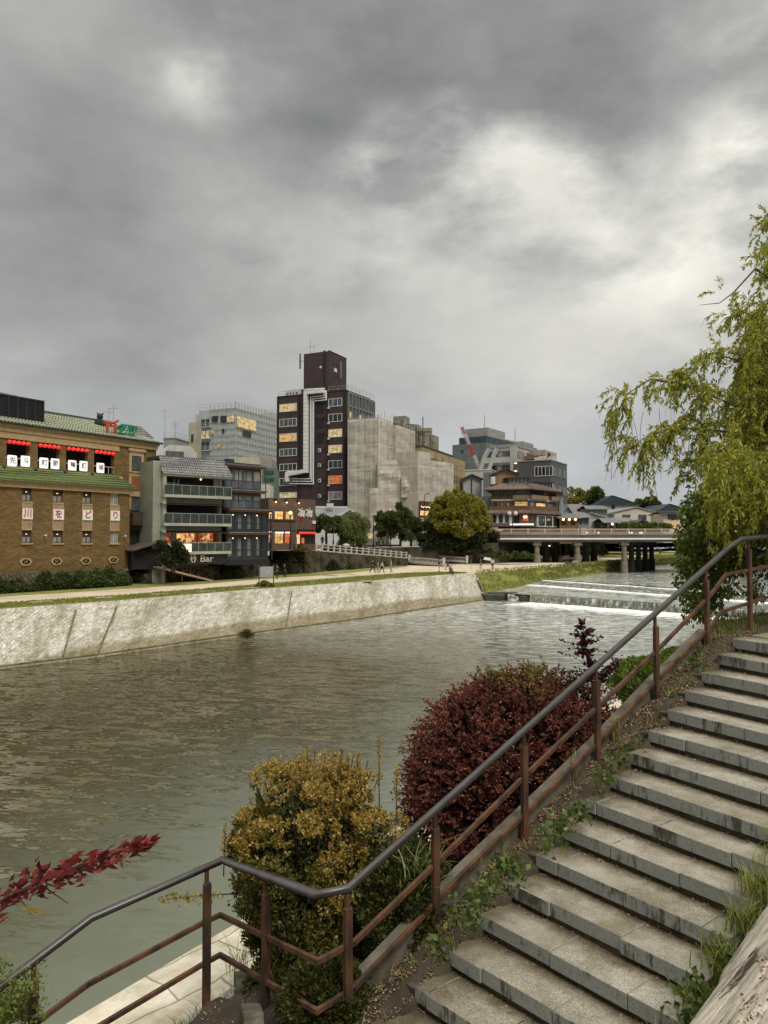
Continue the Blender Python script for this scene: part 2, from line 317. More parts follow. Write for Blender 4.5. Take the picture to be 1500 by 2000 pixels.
def embmat(name='embankment_stone', c1=(.60, .595, .56), c2=(.45, .445, .41), mort=(.33, .32, .28), w=.44, h=.30, rot=R(38), ms=.03, dj=.9):
    m, t, b = base_mat(name); g = G(t); c = g.n('ShaderNodeTexCoord'); mp = g.n('ShaderNodeMapping'); mp.inputs['Rotation'].default_value = (0, 0, rot); g.l(c.outputs['UV'], mp.inputs[0])
    # jitter the joints so that the stones are not a perfect grid
    nzv = g.n('ShaderNodeTexNoise'); nzv.inputs['Scale'].default_value = .9; g.l(c.outputs['UV'], nzv.inputs['Vector'])
    ad = g.n('ShaderNodeVectorMath', operation='MULTIPLY_ADD'); g.l(nzv.outputs['Color'], ad.inputs[0]); ad.inputs[1].default_value = (dj, dj, 0); g.l(mp.outputs[0], ad.inputs[2])
    q = g.n('ShaderNodeTexBrick'); g.l(ad.outputs[0], q.inputs['Vector']); q.inputs['Scale'].default_value = 1; q.inputs['Brick Width'].default_value = w; q.inputs['Row Height'].default_value = h
    q.inputs['Mortar Size'].default_value = ms; q.inputs['Mortar Smooth'].default_value = .3; q.inputs['Color1'].default_value = C4(c1); q.inputs['Color2'].default_value = C4(c2); q.inputs['Mortar'].default_value = C4(mort)
    sp = g.n('ShaderNodeSeparateXYZ'); g.l(c.outputs['UV'], sp.inputs[0])
    m2 = g.n('ShaderNodeMapping'); m2.inputs['Scale'].default_value = (1.0, .35, 1); g.l(c.outputs['UV'], m2.inputs[0])
    st = g.noise(m2.outputs[0], .35, 7, .68)
    col = g.mix(1.0, q.outputs['Color'], g.ramp(st, [(.38, (1.12, 1.1, 1.08)), (.5, (.9, .86, .78)), (.64, (.60, .55, .45))]), 'MULTIPLY')
    col = g.mix(1.0, col, g.ramp(g.noise(mp.outputs[0], 1.7, 5, .7), [(.34, (1.22, 1.22, 1.22)), (.5, (.95, .93, .9)), (.66, (.62, .58, .52))]), 'MULTIPLY')
    # tide band near the water (v is metres down the slope)
    wet = g.math('ADD', sp.outputs[1], g.math('MULTIPLY', g.noise(c.outputs['UV'], .8, 4), 1.1))
    col = g.mix(1.0, col, g.ramp(g.math('DIVIDE', wet, 8.0), [(.74, (1, 1, 1)), (.84, (.55, .50, .38))]), 'MULTIPLY')
    g.l(col, b.inputs['Base Color']); b.inputs['Roughness'].default_value = .9
    hh = g.math('ADD', g.math('MULTIPLY', q.outputs['Fac'], -1.0), g.math('MULTIPLY', g.noise(c.outputs['UV'], 2.5, 5, .7), 1.1)); g.bump(hh, b, .6, .07); return m
EMB = embmat()
ROUGHWALL = brickmat('mossy_stone_wall', (.17, .145, .10), (.10, .085, .055), (.04, .035, .022), .6, .42, .05, .95, .9, .5, R(40))
STONE = pm('cut_stone', (.40, .37, .31), (.28, .25, .2), 2.5, .85, .3)
CONC = pm('concrete', (.36, .35, .32), (.25, .24, .21), 1.2, .9, .3)
FOAM = pm('foam', (.82, .84, .82), (.62, .65, .62), 3., .7, .6, src='World')
def sheet(name, poly, z, mat, kind='structure'):
    zs = z if isinstance(z, (list, tuple)) else [z]*len(poly)
    m = MB(); m.add([(p[0], p[1], zz) for p, zz in zip(poly, zs)], [tuple(range(len(poly)))]); o = m.build(name, mat)
    return tag(o, kind=kind)
# ---------------------------------------------------------------- river
T_px = [(-420, 1226), (-200, 1207), (0, 1189.5), (233, 1173), (490, 1152), (700, 1137), (800, 1128.5), (927, 1119), (1020, 1112), (1100, 1106), (1180, 1099), (1256, 1092), (1330, 1086), (1420, 1079)]
ZP = -4.8
T = [atz(x, y, ZP) for x, y in T_px]
W_px = [(-420, 1360, -8), (-200, 1332, -8), (0, 1307, -8), (187, 1284, -8), (467, 1243, -8), (700, 1212, -8), (800, 1196, -8), (950, 1173, -8), (1044, 1141, -7.1), (1135, 1126, -6.75), (1208, 1114, -6.75), (1262, 1106, -6.75), (1320, 1100, -6.75), (1420, 1093, -6.75)]
Wl = [atz(*w) for w in W_px]
c1a, c1b = atz(1038, 1162, -7.1), atz(1480, 1191, -7.1); c2a, c2b = atz(1046, 1137, -6.75), atz(1480, 1168, -6.75)
def ext(a, b, k): return a+(b-a)*k
c1L, c1R = ext(c1a, c1b, -1.2), ext(c1a, c1b, 2.2); c2L, c2R = ext(c2a, c2b, -.6), ext(c2a, c2b, 2.2)
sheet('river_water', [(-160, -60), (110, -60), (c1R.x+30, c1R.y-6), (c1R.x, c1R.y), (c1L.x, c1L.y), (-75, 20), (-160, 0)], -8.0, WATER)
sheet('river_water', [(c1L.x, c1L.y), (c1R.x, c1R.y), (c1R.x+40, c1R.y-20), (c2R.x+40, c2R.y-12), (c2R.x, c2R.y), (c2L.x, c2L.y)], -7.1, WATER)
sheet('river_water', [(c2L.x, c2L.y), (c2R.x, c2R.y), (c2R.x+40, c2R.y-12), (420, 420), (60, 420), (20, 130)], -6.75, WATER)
# far embankment: sloping stone facing, metres in the UVs
def slope(name, A, B, mat, sub=6, sag=0.0, uv=True, rough=0.0):
    m = MB(); uvs = []; rows = []; u = 0
    for i in range(len(A)-1):
        L = max(1, int((A[i+1]-A[i]).length/1.5))
        for j in range(L+(1 if i == len(A)-2 else 0)):
            t = j/L; a = A[i].lerp(A[i+1], t); b = B[i].lerp(B[i+1], t); rows.append((a, b, u+(A[i+1]-A[i]).length*t))
        u += (A[i+1]-A[i]).length
    for a, b, uu in rows:
        w = (b-a).length
        for k in range(sub+1):
            t = k/sub; p = a.lerp(b, t); p.z -= sag*math.sin(math.pi*t); p = p+Vector(rng.normal(size=3)*rough)*(1 if 0 < k < sub else 0)
            m.v.append(tuple(p)); uvs.append((uu, t*w))
    n = sub+1
    for i in range(len(rows)-1):
        for k in range(sub): m.f.append((i*n+k, i*n+k+1, (i+1)*n+k+1, (i+1)*n+k)); m.m.append(0)
    me = m.mesh(name, mat, True); ul = me.uv_layers.new(name='UVMap')
    for lp in me.loops: ul.data[lp.index].uv = uvs[lp.vertex_index]
    return link(name, me)
o = slope('stone_embankment', T[:8], Wl[:8], EMB, 6, .25); tag(o, 'long pale sloping stone embankment on the far side of the river', 'embankment')
o2 = MB()
for i in range(7):                       # coping kerb along the top edge
    a, b = T[i], T[i+1]; o2.bar(a+Vector((0, 0, .03)), b+Vector((0, 0, .03)), .45, .16)

gj = MB()
for i, t, w in ((3, .0, .5), (2, .62, .5), (4, .35, .3)):         # grassy joints running down the slope
    a = T[i].lerp(T[i+1], t); b = Wl[i].lerp(Wl[i+1], t)
    gj.bar(a.lerp(b, .12)+Vector((0, 0, -.02)), b.lerp(a, .02)+Vector((0, 0, -.0)), .10, .1)
for i in range(1, 7): gj.bar(Wl[i]+Vector((-.1, .25, .12)), Wl[i+1]+Vector((-.1, .25, .12)), .16, .14)
gj.build('toe_kerb', pm('weedy_kerb', (.2, .18, .12), (.08, .085, .03), 1.5, .95, .5), o)
slope('bank', T[7:], Wl[7:], GRASS, 6, -.35, rough=.12)['kind'] = 'structure'
# path terrace at -4.8, from bank edge back under the walls and on beyond the bridge
G_px = [(-420, 1178), (-200, 1172), (0, 1160), (270, 1141.5), (410, 1133), (513, 1125), (620, 1119.5), (700, 1112), (800, 1104), (833, 1101)]
Gf = [atz(x, y, ZP) for x, y in G_px]
poly = [(p.x, p.y) for p in T]+[(330, 420), (20, 420)]+[(18, 150), (Gf[-1].x+.5, Gf[-1].y+14)]+[(p.x-1.5, p.y+1.5) for p in Gf[::-1]]
def strip(name, A, B, z, mat, kind='structure'):
    m = MB(); n = len(A)
    m.add([(p.x, p.y, z) for p in A]+[(p.x, p.y, z) for p in B], [(i, i+1, n+i+1, n+i) for i in range(n-1)]); return tag(m.build(name, mat), kind=kind)
# matching far edge for the near part of the terrace
far = [Gf[0], Gf[1], Gf[2], Gf[3], Gf[5], Gf[7], Gf[8]+Vector((0, 3, 0)), Vector((14, 141, 0)), Vector((18, 160, 0)), Vector((22, 190, 0)), Vector((28, 240, 0)), Vector((36, 300, 0)), Vector((60, 380, 0)), Vector((110, 460, 0))]
far = [p+Vector((-2.5, 2.5, 0)) for p in far]
strip('riverside_path', T, far, ZP, PATH)
# grass verges on the terrace
GA = [atz(x, y, ZP+.02) for x, y in [(-200, 1206), (0, 1188.5), (233, 1172), (490, 1151), (700, 1136), (800, 1127.5), (880, 1121.5), (910, 1119.5)]]
GB = [atz(x, y, ZP+.02) for x, y in [(-200, 1197), (0, 1178), (233, 1163), (490, 1143), (700, 1125.5), (800, 1119), (880, 1117), (912, 1118.5)]]
strip('grass', GA, GB, ZP+.02, GRASS, 'stuff')
GC = [atz(x, y, ZP+.02) for x, y in [(-200, 1179), (0, 1165), (270, 1148), (410, 1139), (513, 1130), (620, 1124), (700, 1117), (795, 1106.5)]]
GD = [atz(x, y, ZP+.02) for x, y in [(-200, 1168), (0, 1158), (270, 1140), (410, 1132), (513, 1124), (620, 1119), (700, 1112), (797, 1104)]]
strip('grass', GC, GD, ZP+.02, GRASS, 'stuff')
GE = [atz(x, y, ZP+.02) for x, y in [(1170, 1090), (1215, 1086), (1262, 1081), (1300, 1077), (1380, 1071)]]
GF = [atz(x, y, ZP+.02) for x, y in [(1165, 1078), (1215, 1077), (1262, 1073.5), (1300, 1071), (1380, 1067)]]
strip('grass', GE, GF, ZP+.02, GRASS, 'stuff')
GE = [atz(x, y, ZP+.02) for x, y in [(1256, 1090), (1290, 1087.5), (1380, 1080)]]
GF = [atz(x, y, ZP+.02) for x, y in [(1262, 1083), (1300, 1078.5), (1380, 1074)]]
strip('grass', GE, GF, ZP+.02, GRASS, 'stuff')
# blades standing on verge and bank so their edges are ragged
BL = leafmat('grass_blades', (.14, .17, .025), (.28, .28, .07), rough=.6, trans=.2)
def on_strip(A, B, n, f=1):
    out = []; L = np.array([(A[i+1]-A[i]).length for i in range(len(A)-1)]); idx = rng.choice(len(L), n, p=L/L.sum())
    for i in idx:
        t, s = rng.random(), rng.random()**f; out.append(tuple((A[i].lerp(A[i+1], t)).lerp(B[i].lerp(B[i+1], t), s)))
    return np.array(out)
P1 = on_strip(GA, GB, 16000); o = link('grass', leaf_mesh('grass_blades', BL, P1, np.tile([0, 0, 1.], (len(P1), 1)), .13, .04, .6)); tag(o, kind='stuff')
P = np.vstack([on_strip([T[i] for i in range(7, 14)], [Wl[i] for i in range(7, 14)], 26000)+np.array([0, 0, .25])])
o = link('grass', leaf_mesh('grass_blades', BL, P, np.tile([0, 0, 1.], (len(P), 1)), .34, .05, .45)); tag(o, kind='stuff')
# drain slabs crossing the verge
sp = [(92, 1178), (215, 1170), (324, 1162.5), (416, 1157), (500, 1150.5), (727, 1136), (772, 1131)]
for i, (x, y) in enumerate(sp):
    p = atz(x, y, ZP+.02); q = MB(); q.box(-.5, .5, -.7, .7, -.05, .07)
    o = q.build('drain_slab', STONE, None, bevel=.03, loc=p+Vector((-.75, .75, 0)), rz=R(-50))
    tag(o, ['pale stone slab in the verge nearest the left edge', 'pale stone slab in the verge under the third calligraphy banner', 'small pale slab in the verge below the ramp door',
            'small pale slab in the verge below the tile roofed restaurant', 'small pale slab in the verge left of the notice board', 'pale slab lying in the verge below the walking group', 'second pale slab in the verge right of the walking group'][i], 'slab', 'slabs across the riverside verge')
# ---------------------------------------------------------------- weirs
WFM, t_, b_ = base_mat('falling_water'); g_ = G(t_)
vv = g_.world((1, 1, .12)); nz_ = g_.noise(vv, 3.0, 6, .7)
g_.l(g_.ramp(nz_, [(.40, (.06, .068, .042)), (.54, (.19, .20, .155)), (.66, (.66, .67, .62))]), b_.inputs['Base Color']); b_.inputs['Roughness'].default_value = .6; g_.bump(nz_, b_, .8, .2)
FM, t_, b_ = base_mat('white_foam'); g_ = G(t_)
b_.inputs['Base Color'].default_value = (.85, .86, .84, 1); b_.inputs['Roughness'].default_value = .6
c_ = g_.n('ShaderNodeTexCoord'); s_ = g_.n('ShaderNodeSeparateXYZ'); g_.l(c_.outputs['UV'], s_.inputs[0])
mpf = g_.world((1, 1, 1), (0, 0, R(10))); mpf2 = g_.n('ShaderNodeMapping'); mpf2.inputs['Scale'].default_value = (.6, 1.6, 1); g_.l(mpf, mpf2.inputs[0])
nf = g_.noise(mpf2.outputs[0], 1.0, 8, .78)
al = g_.math('GREATER_THAN', g_.math('SUBTRACT', g_.math('MULTIPLY', nf, 1.35), g_.math('MULTIPLY', s_.outputs[1], .75)), .28)
al2 = g_.math('MULTIPLY', g_.math('SUBTRACT', g_.math('SUBTRACT', g_.math('MULTIPLY', nf, 1.5), g_.math('MULTIPLY', s_.outputs[1], .62)), .30), 4.5, clamp=True)
g_.l(al2, b_.inputs['Alpha'])
def weir(label, a, b, z0, z1, thick, slope_, foam):
    d = (b-a).normalized(); n = Vector((d.y, -d.x, 0)); n = n if n.y < 0 else -n
    t = thing('weir', label, 'weir', (0, 0, 0), 0, 'low weirs across the river')
    L = (b-a).length; K = int(L/1.2); m = MB(); fsh = MB(); ed = MB()
    jit = [0.18*math.sin(i*.9)+rng.normal()*.05 for i in range(K+1)]
    for i in range(K+1):
        p = a+d*L*i/K; m.v += [(p.x, p.y, z1+.03), (p.x+n.x*(.25+jit[i]*.3), p.y+n.y*(.25+jit[i]*.3), z1-.05), (p.x+n.x*(slope_*.6+jit[i]), p.y+n.y*(slope_*.6+jit[i]), (z0+z1)/2), (p.x+n.x*(slope_+jit[i]), p.y+n.y*(slope_+jit[i]), z0-.03)]
    for i in range(K):
        for k in range(3): m.f.append((i*4+k, i*4+k+1, i*4+k+5, i*4+k+4)); m.m.append(0)
    link('falling_water', m.mesh('falling_water', WFM, True), t)
    q = MB(); q.bar(a+Vector((0, 0, z1-.27-a.z))-n*.1, b+Vector((0, 0, z1-.27-b.z))-n*.1, .3, .62); q.build('sill', pm('wet_concrete', (.09, .08, .06), (.04, .035, .025), 1, .4), t)
    uv = []; f = MB()
    for i in range(K+1):
        p = a+d*L*i/K
        for k in range(5):
            w = k/4*foam; f.v.append((p.x+n.x*(slope_*.85+w), p.y+n.y*(slope_*.85+w), z0+.03+.05*rng.random()*(k < 3))); uv.append((i, k/4))
    for i in range(K):
        for k in range(4): f.f.append((i*5+k, i*5+k+1, i*5+k+6, i*5+k+5)); f.m.append(0)
    me = f.mesh('foam', FM, True); ul = me.uv_layers.new(name='UVMap')
    for lp in me.loops: ul.data[lp.index].uv = uv[lp.vertex_index]
    link('foam', me, t)
weir('nearer and taller white weir across the river', c1a, c1R, -8.0, -7.1, .3, .6, 9.5)
weir('farther low weir just below the bridge', c2a-(c2b-c2a)*.02, c2R, -7.1, -6.75, .3, 1.1, 5.0)
weir('thin broken line of rapids upstream of the farther weir', ext(c2a, c2b, .0)+Vector((1, 7, 0)), c2R+Vector((1, 7, 0)), -6.73, -6.6, .2, .5, 2.5)
# third thin ripple line just above the farther weir is the sill of the upper pool
rk = pm('wet_rock', (.06, .055, .045), (.025, .022, .018), 2.0, .6, .8)
for i, (x, y, w, h, l) in enumerate([(962, 1166, 1.3, .8, 'dark wet concrete block at the end of the stone embankment'), (985, 1165, 1.7, .95, 'larger dark block beside the small spillway'), (1028, 1168, 1.0, .75, 'dark block at the left end of the nearer weir'), (985, 1157, 1.2, .5, 'flat dark slab behind the blocks at the embankment end')]):
    p = atz(x, y+6, -8.0); q = MB(); q.box(-w, w, -1.2, 1.2, -.6, h)
    me = q.mesh('concrete_block', rk); o = link('concrete_block', me, None, .12, p, R([8, -12, 5, 20][i])); tag(o, l, 'block', 'blocks at the weir end')
q = MB(); a, b = atz(992, 1175, -8.0), atz(1020, 1175, -8.0)
q.quad((a.x, a.y, -8.05), (b.x, b.y, -8.05), (b.x+.1, b.y+.9, -7.2), (a.x+.1, a.y+.9, -7.2)); q.quad((a.x+.1, a.y+.9, -7.2), (b.x+.1, b.y+.9, -7.2), (b.x+3, b.y+9, -7.08), (a.x+3, a.y+9, -7.08)); o = q.build('spillway_water', WFM); tag(o, kind='structure')
# pale toe shelf where the embankment meets the weir
# ---------------------------------------------------------------- town ground behind the walls
EDGE = [Vector((-60, 40, 0)), Vector((-45, 55, 0))]+[p+Vector((-1.2, 1.2, 0)) for p in Gf[2:5]]
sheet('town_terrace', [(-900, 20), (-60, 20), (-37, 62), (-28, 77), (-18, 92), (-14, 100), (-14, 130), (-900, 130)], -3.1, GROUND)
sheet('town_ground', [(-2500, 96), (-16, 96), (-12.5, 100), (-6, 118), (4, 141), (7, 200), (18, 262), (900, 262), (2500, 1500), (2500, 4500), (-2500, 4500)], -1.3, GROUND)
# ---------------------------------------------------------------- near bank: stairs, rail, slope
S0 = Vector((3.62, 8.11, -1.27)); SD = Vector((.788, .616, 0)).normalized(); NL = Vector((-SD.y, SD.x, 0)); TR = .332; RS = .15
def sp_(s, l, z=0.0): p = S0+SD*s+NL*l; return Vector((p.x, p.y, z))
def zs(s): return max(-4.3, min(-1.12, -1.27+s*RS/TR-.02))
def cop(s): return 4.40+.32*(s+3.43)
def step_dir(i): a = math.atan2(SD.x, SD.y)+math.pi/2+R(12-1.2*i); return Vector((math.sin(a), math.cos(a), 0))
def granite():
    m, t, b = base_mat('granite_step'); g = G(t); v = g.vec(scale=(1, 1, 1)); ge = g.n('ShaderNodeNewGeometry'); sn = g.n('ShaderNodeSeparateXYZ'); g.l(ge.outputs['Normal'], sn.inputs[0])
    uvn = g.n('ShaderNodeTexCoord'); us = g.n('ShaderNodeSeparateXYZ'); g.l(uvn.outputs['UV'], us.inputs[0])
    sp = g.noise(v, 130, 2, .7); big = g.noise(v, 1.6, 7, .68); mid_ = g.noise(v, 9, 5, .7)
    top = g.ramp(sp, [(.36, (.15, .14, .11)), (.5, (.30, .285, .24)), (.66, (.47, .45, .40))])
    top = g.mix(1.0, top, g.ramp(big, [(.38, (1.12, 1.1, 1.06)), (.62, (.58, .53, .42))]), 'MULTIPLY')
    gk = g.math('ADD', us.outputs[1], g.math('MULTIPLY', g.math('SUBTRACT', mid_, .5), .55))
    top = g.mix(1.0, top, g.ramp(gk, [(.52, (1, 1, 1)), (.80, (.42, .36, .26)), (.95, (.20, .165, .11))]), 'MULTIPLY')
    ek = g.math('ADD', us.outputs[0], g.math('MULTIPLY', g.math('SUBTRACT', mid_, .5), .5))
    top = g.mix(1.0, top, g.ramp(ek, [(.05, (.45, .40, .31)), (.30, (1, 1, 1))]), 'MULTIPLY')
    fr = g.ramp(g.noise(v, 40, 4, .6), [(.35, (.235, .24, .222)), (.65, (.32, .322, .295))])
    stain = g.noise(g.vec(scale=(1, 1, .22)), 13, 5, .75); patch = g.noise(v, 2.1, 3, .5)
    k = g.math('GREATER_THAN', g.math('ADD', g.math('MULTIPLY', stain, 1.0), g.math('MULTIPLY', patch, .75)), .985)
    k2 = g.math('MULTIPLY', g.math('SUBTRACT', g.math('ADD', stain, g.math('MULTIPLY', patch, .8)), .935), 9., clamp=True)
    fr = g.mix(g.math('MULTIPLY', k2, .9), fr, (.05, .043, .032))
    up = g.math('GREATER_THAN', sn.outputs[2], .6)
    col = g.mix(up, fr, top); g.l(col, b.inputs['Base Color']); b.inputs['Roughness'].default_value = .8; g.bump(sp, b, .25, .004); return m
GRAN = granite()
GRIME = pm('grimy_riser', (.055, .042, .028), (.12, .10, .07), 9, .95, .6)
st = thing('stone_staircase', 'wide weathered granite staircase climbing the near bank to the right', 'staircase', S0)
SW = {}
for i in range(-1, 19):
    P = Vector((-TR*i*SD.x, -TR*i*SD.y, -RS*i)); Pu = Vector((-TR*(i-1)*SD.x, -TR*(i-1)*SD.y, 0)); d, du = step_dir(i), step_dir(i-1)
    w = 3.4 if i < 4 else (2.4 if i < 6 else 1.56+.01*i); SW[i] = w
    bk = .06; zt = P.z; m = MB(); off = [.33, .12, .5, .22, .41, .05][i % 6]; cuts = [0]+[c for c in [off+.62*k for k in range(8)] if .08 < c < w-.08]+[w]
    for a, b in zip(cuts[:-1], cuts[1:]):
        a2, b2 = a+(.003 if a > 0 else 0), b-(.003 if b < w else 0); dz = rng.normal()*.003; jo = SD*float(rng.normal()*.005)
        pts = [P+d*a2+jo, P+d*b2+jo+SD*float(rng.normal()*.002), Pu+du*b2+SD*bk, Pu+du*a2+SD*bk]
        if i == -1: pts[2] = P+d*b2+SD*.42; pts[3] = P+d*a2+SD*.42
        m.prismz([(p.x, p.y) for p in pts], zt-.108+dz, zt+dz)
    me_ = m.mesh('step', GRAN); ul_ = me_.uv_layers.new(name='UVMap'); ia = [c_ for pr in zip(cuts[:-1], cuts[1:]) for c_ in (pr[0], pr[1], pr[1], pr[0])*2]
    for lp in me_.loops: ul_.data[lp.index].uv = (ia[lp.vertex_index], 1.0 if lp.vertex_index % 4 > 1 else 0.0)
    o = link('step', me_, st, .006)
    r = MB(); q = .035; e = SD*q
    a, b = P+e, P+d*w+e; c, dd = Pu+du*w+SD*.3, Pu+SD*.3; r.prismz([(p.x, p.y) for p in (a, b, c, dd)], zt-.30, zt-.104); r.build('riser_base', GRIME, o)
# little side stones where the treads meet the soil
for i in range(1, 16):
    P = sp_(-TR*i, 0); q = MB(); q.box(-.02, .14, -.11, .0, -.13, -.035); sb = q.build('side_stone', pm('brown_stone', (.06, .042, .03), (.10, .08, .06), 12) if i == 1 else bpy.data.materials['brown_stone'], None, bevel=.006)
    sb.parent = st; sb.location = Vector((P.x, P.y, S0.z-RS*i))-S0+SD*.03+NL*.1; sb.rotation_euler = (0, 0, math.atan2(SD.y, SD.x))
# ground
def hgt(s, l):
    z0 = zs(s)-.05
    if l < -1.55:
        k = min(1, max(0, (-l-1.55)/.5)); z = z0-.12*(1-k)+.28*k*min(1., max(.0, (6+s)/2))
        return z
    if l < -.03: return z0-.22 if -6.4 < s < .3 else z0
    if l < .12: return z0-.02
    if l < .45: return z0+.02+.02*math.sin(s*9+l*20)
    L1 = cop(s)-.95; L0 = .45+(.9*min(1, max(0, (s-1.2)/1.2)) if s > 0 else 1.0*min(1, max(0, (-4.2-s)/.9)))
    t = min(1, max(0, (l-L0)/max(.6, (L1-L0)))); t = t**.75
    return z0*(1-t)+(-4.86)*t+.04*math.sin(3*s+2*l)*t*(1-t)*3
m = MB(); ss = list(np.concatenate([np.arange(-14, -7, .5), np.arange(-7, 3, .11), np.arange(3, 12, .4), np.arange(12, 60, 2.5)])); tl = list(np.concatenate([np.arange(-40, -4, 4.), np.arange(-4, -.04, .15), np.array([-.035, -.025]), np.arange(.05, .5, .09)])); K = 22
ncol = len(tl)+K
for s in ss:
    for l in tl: p = sp_(s, l, hgt(s, l)+(rng.normal()*.012 if l > -4 else 0)); m.v.append(tuple(p))
    for k in range(K):
        l = .5+(cop(s)-.85-.5)*k/(K-1); p = sp_(s, l, hgt(s, l)+rng.normal()*.015); m.v.append(tuple(p))
for i in range(len(ss)-1):
    for j in range(ncol-1): m.f.append((i*ncol+j, (i+1)*ncol+j, (i+1)*ncol+j+1, i*ncol+j+1)); m.m.append(0)
tag(m.build('near_bank_ground', EARTH, smooth=True), kind='structure')
q = MB(); q.box(-8, 30, -40, 1.55, -9, -1.62); tag(q.build('upper_path', PATH), kind='structure')
# paved landing at the top
PAV = brickmat('landing_pavers', (.30, .26, .19), (.20, .175, .13), (.07, .065, .035), .32, .2, .02, .9, .5, .4)
d = step_dir(-1); a = sp_(TR, 0); q = MB(); pts = [a+SD*.38, a+d*3.4+SD*.38, a+d*3.4+SD*6, a+SD*6+NL*.1]; q.prismz([(p.x, p.y) for p in pts], -1.3, -1.124)
tag(q.build('landing_pavement', PAV), kind='structure')
# near water edge: pale stone coping slabs + face down to the water, and an inner concrete kerb
c = [sp_(s, cop(s)) for s in np.arange(-11, 60, 1.15)]
nm = MB(); UV = []
A = [p+Vector((0, 0, -4.79)) for p in c]; nrm = (c[5]-c[4]).normalized(); nr = Vector((-nrm.y, nrm.x, 0))
B1 = [p-nr*.95 for p in A]; B0 = [p+nr*1.5+Vector((0, 0, -3.6)) for p in A]
EMB2 = embmat('near_edge_stone', (.62, .59, .51), (.56, .53, .45), (.30, .27, .21), 1.0, .7, R(8), .012, .35)
o = slope('near_embankment', B1, A, EMB2, 3, .0); tag(o, 'pale stone edging of the near bank beside the water at bottom left', 'embankment')
f = slope('face', A, B0, EMB2, 5, .0); f.parent = o
kb = MB()
for i in range(len(c)-1):
    a, b = B1[i]-nr*.02, B1[i+1]-nr*.02; n_ = (b-a).normalized()*.004; kb.bar(a+n_-nr*.22+Vector((0, 0, -.02)), b-n_-nr*.22+Vector((0, 0, -.02)), .44, .14)
kb.build('inner_kerb', CONC, o, bevel=.01)
# sloping concrete stringer beside the stairs
STR = pm('mossy_concrete', (.165, .14, .11), (.07, .06, .045), 5, .92, .6, detail=9)
PA, NA = sp_(0, .25), NL
bases = [(1463, 1213), (1378, 1287), (1280, 1408), (1165, 1538), (1023, 1690), (850, 1885), (680, 2060)]
BP = [onplane(x, y, PA, NA) for x, y in bases]
def stringer(pts):
    q = MB(); nn = NL*.05
    for a, b in zip(pts[:-1], pts[1:]):
        a, b = a+NL*.10-Vector((0, 0, .035)), b+NL*.10-Vector((0, 0, .035)); dn = Vector((0, 0, -.62))
        q.add([a-nn, a+nn, a+dn+nn, a+dn-nn, b-nn, b+nn, b+dn+nn, b+dn-nn], [(0,1,2,3),(7,6,5,4),(0,4,5,1),(1,5,6,2),(2,6,7,3),(3,7,4,0)])
    tag(q.build('concrete_stringer', STR), 'sloping mossy concrete board running under the rusty handrail', 'kerb')
kc = MB(); a = onplane(440, 1945, sp_(-5.0, 0), SD); b = onplane(520, 2010, sp_(-5.0, 0), SD)
kc.bar(sp_(-4.5, 2.3, -4.25), sp_(-5.2, .75, -3.62), .15, .3); tag(kc.build('kerb_stone', STR, bevel=.015), 'short mossy concrete kerb on the soil behind the lower rail corner', 'kerb')
# ---------------------------------------------------------------- rusty handrail
RUST = pm('rusty_steel', (.115, .050, .024), (.036, .022, .015), 7, .72, .5, stretch=(1, 1, .35), detail=8, lo=.4, hi=.62, bd=.006)
TUBE = pm('worn_handrail_paint', (.045, .042, .042), (.030, .022, .018), 5, .36, .2, detail=8, spec=.6, lo=.42, hi=.66, bd=.003)
HR = thing('metal_handrail', 'rusty steel handrail with round top rail beside the granite stairs', 'railing')
cor1 = onplane(620, 1748, PA, NA); PB, NB = Vector(cor1), SD
cor2 = onplane(435, 1680, PB, NB); PC = Vector(cor2)
def chain(A_, B_, C_): return [onplane(x, y, PA, NA) for x, y in A_]+[onplane(x, y, PB, NB) for x, y in B_]+[onplane(x, y, PC, NL) for x, y in C_]
top = chain([(1650, 1048), (1500, 1048), (1447, 1053), (1425, 1068), (680, 1735), (620, 1748)], [(435, 1680)], [(178, 1793), (0, 1928), (-80, 1990)])
# gentle S where the tube turns onto the landing
MB().path(top, .0305, 14).build('handrail', TUBE, HR, True)
mid = chain([(1600, 1090), (1500, 1106), (1418, 1122), (1387, 1163), (1289, 1265), (1172, 1376), (1032, 1509), (857, 1681), (690, 1842), (672, 1850), (621, 1878)], [(430, 1787)], [(396, 1803), (173, 1922), (76, 1994), (-40, 2080)])
low = chain([(1600, 1138), (1500, 1166), (1409, 1195), (1388, 1224), (1289, 1322), (1174, 1444), (1034, 1581), (912, 1698), (857, 1756), (690, 1932), (672, 1942), (619, 1975)], [(430, 1865)], [(392, 1886), (216, 1991), (100, 2060)])
stringer(low[3:10])
for pts in (mid, low):
    q = MB()
    for a, b in zip(pts[:-1], pts[1:]): e = (b-a).normalized()*.012; q.bar(a-e, b+e, .032, .034)
    q.build('rail', RUST, HR)
def post(pt, base):      # pt on the handrail
    q = MB(); z1 = pt.z-.13; w = .031
    q.box(-w, w, -.010, .010, base.z-.4, z1); q.box(-w, w, -.030, -.012, base.z-.4, z1-.002); q.box(-.006, .006, -.032, .008, base.z-.4, z1-.004)
    q.box(-.016, .016, -.012, .012, z1-.05, pt.z-.01)
    o = q.build('post', RUST, HR, bevel=.002); o.location = (pt.x, pt.y, 0); o.rotation_euler = (0, 0, math.atan2(SD.y, SD.x)); return o
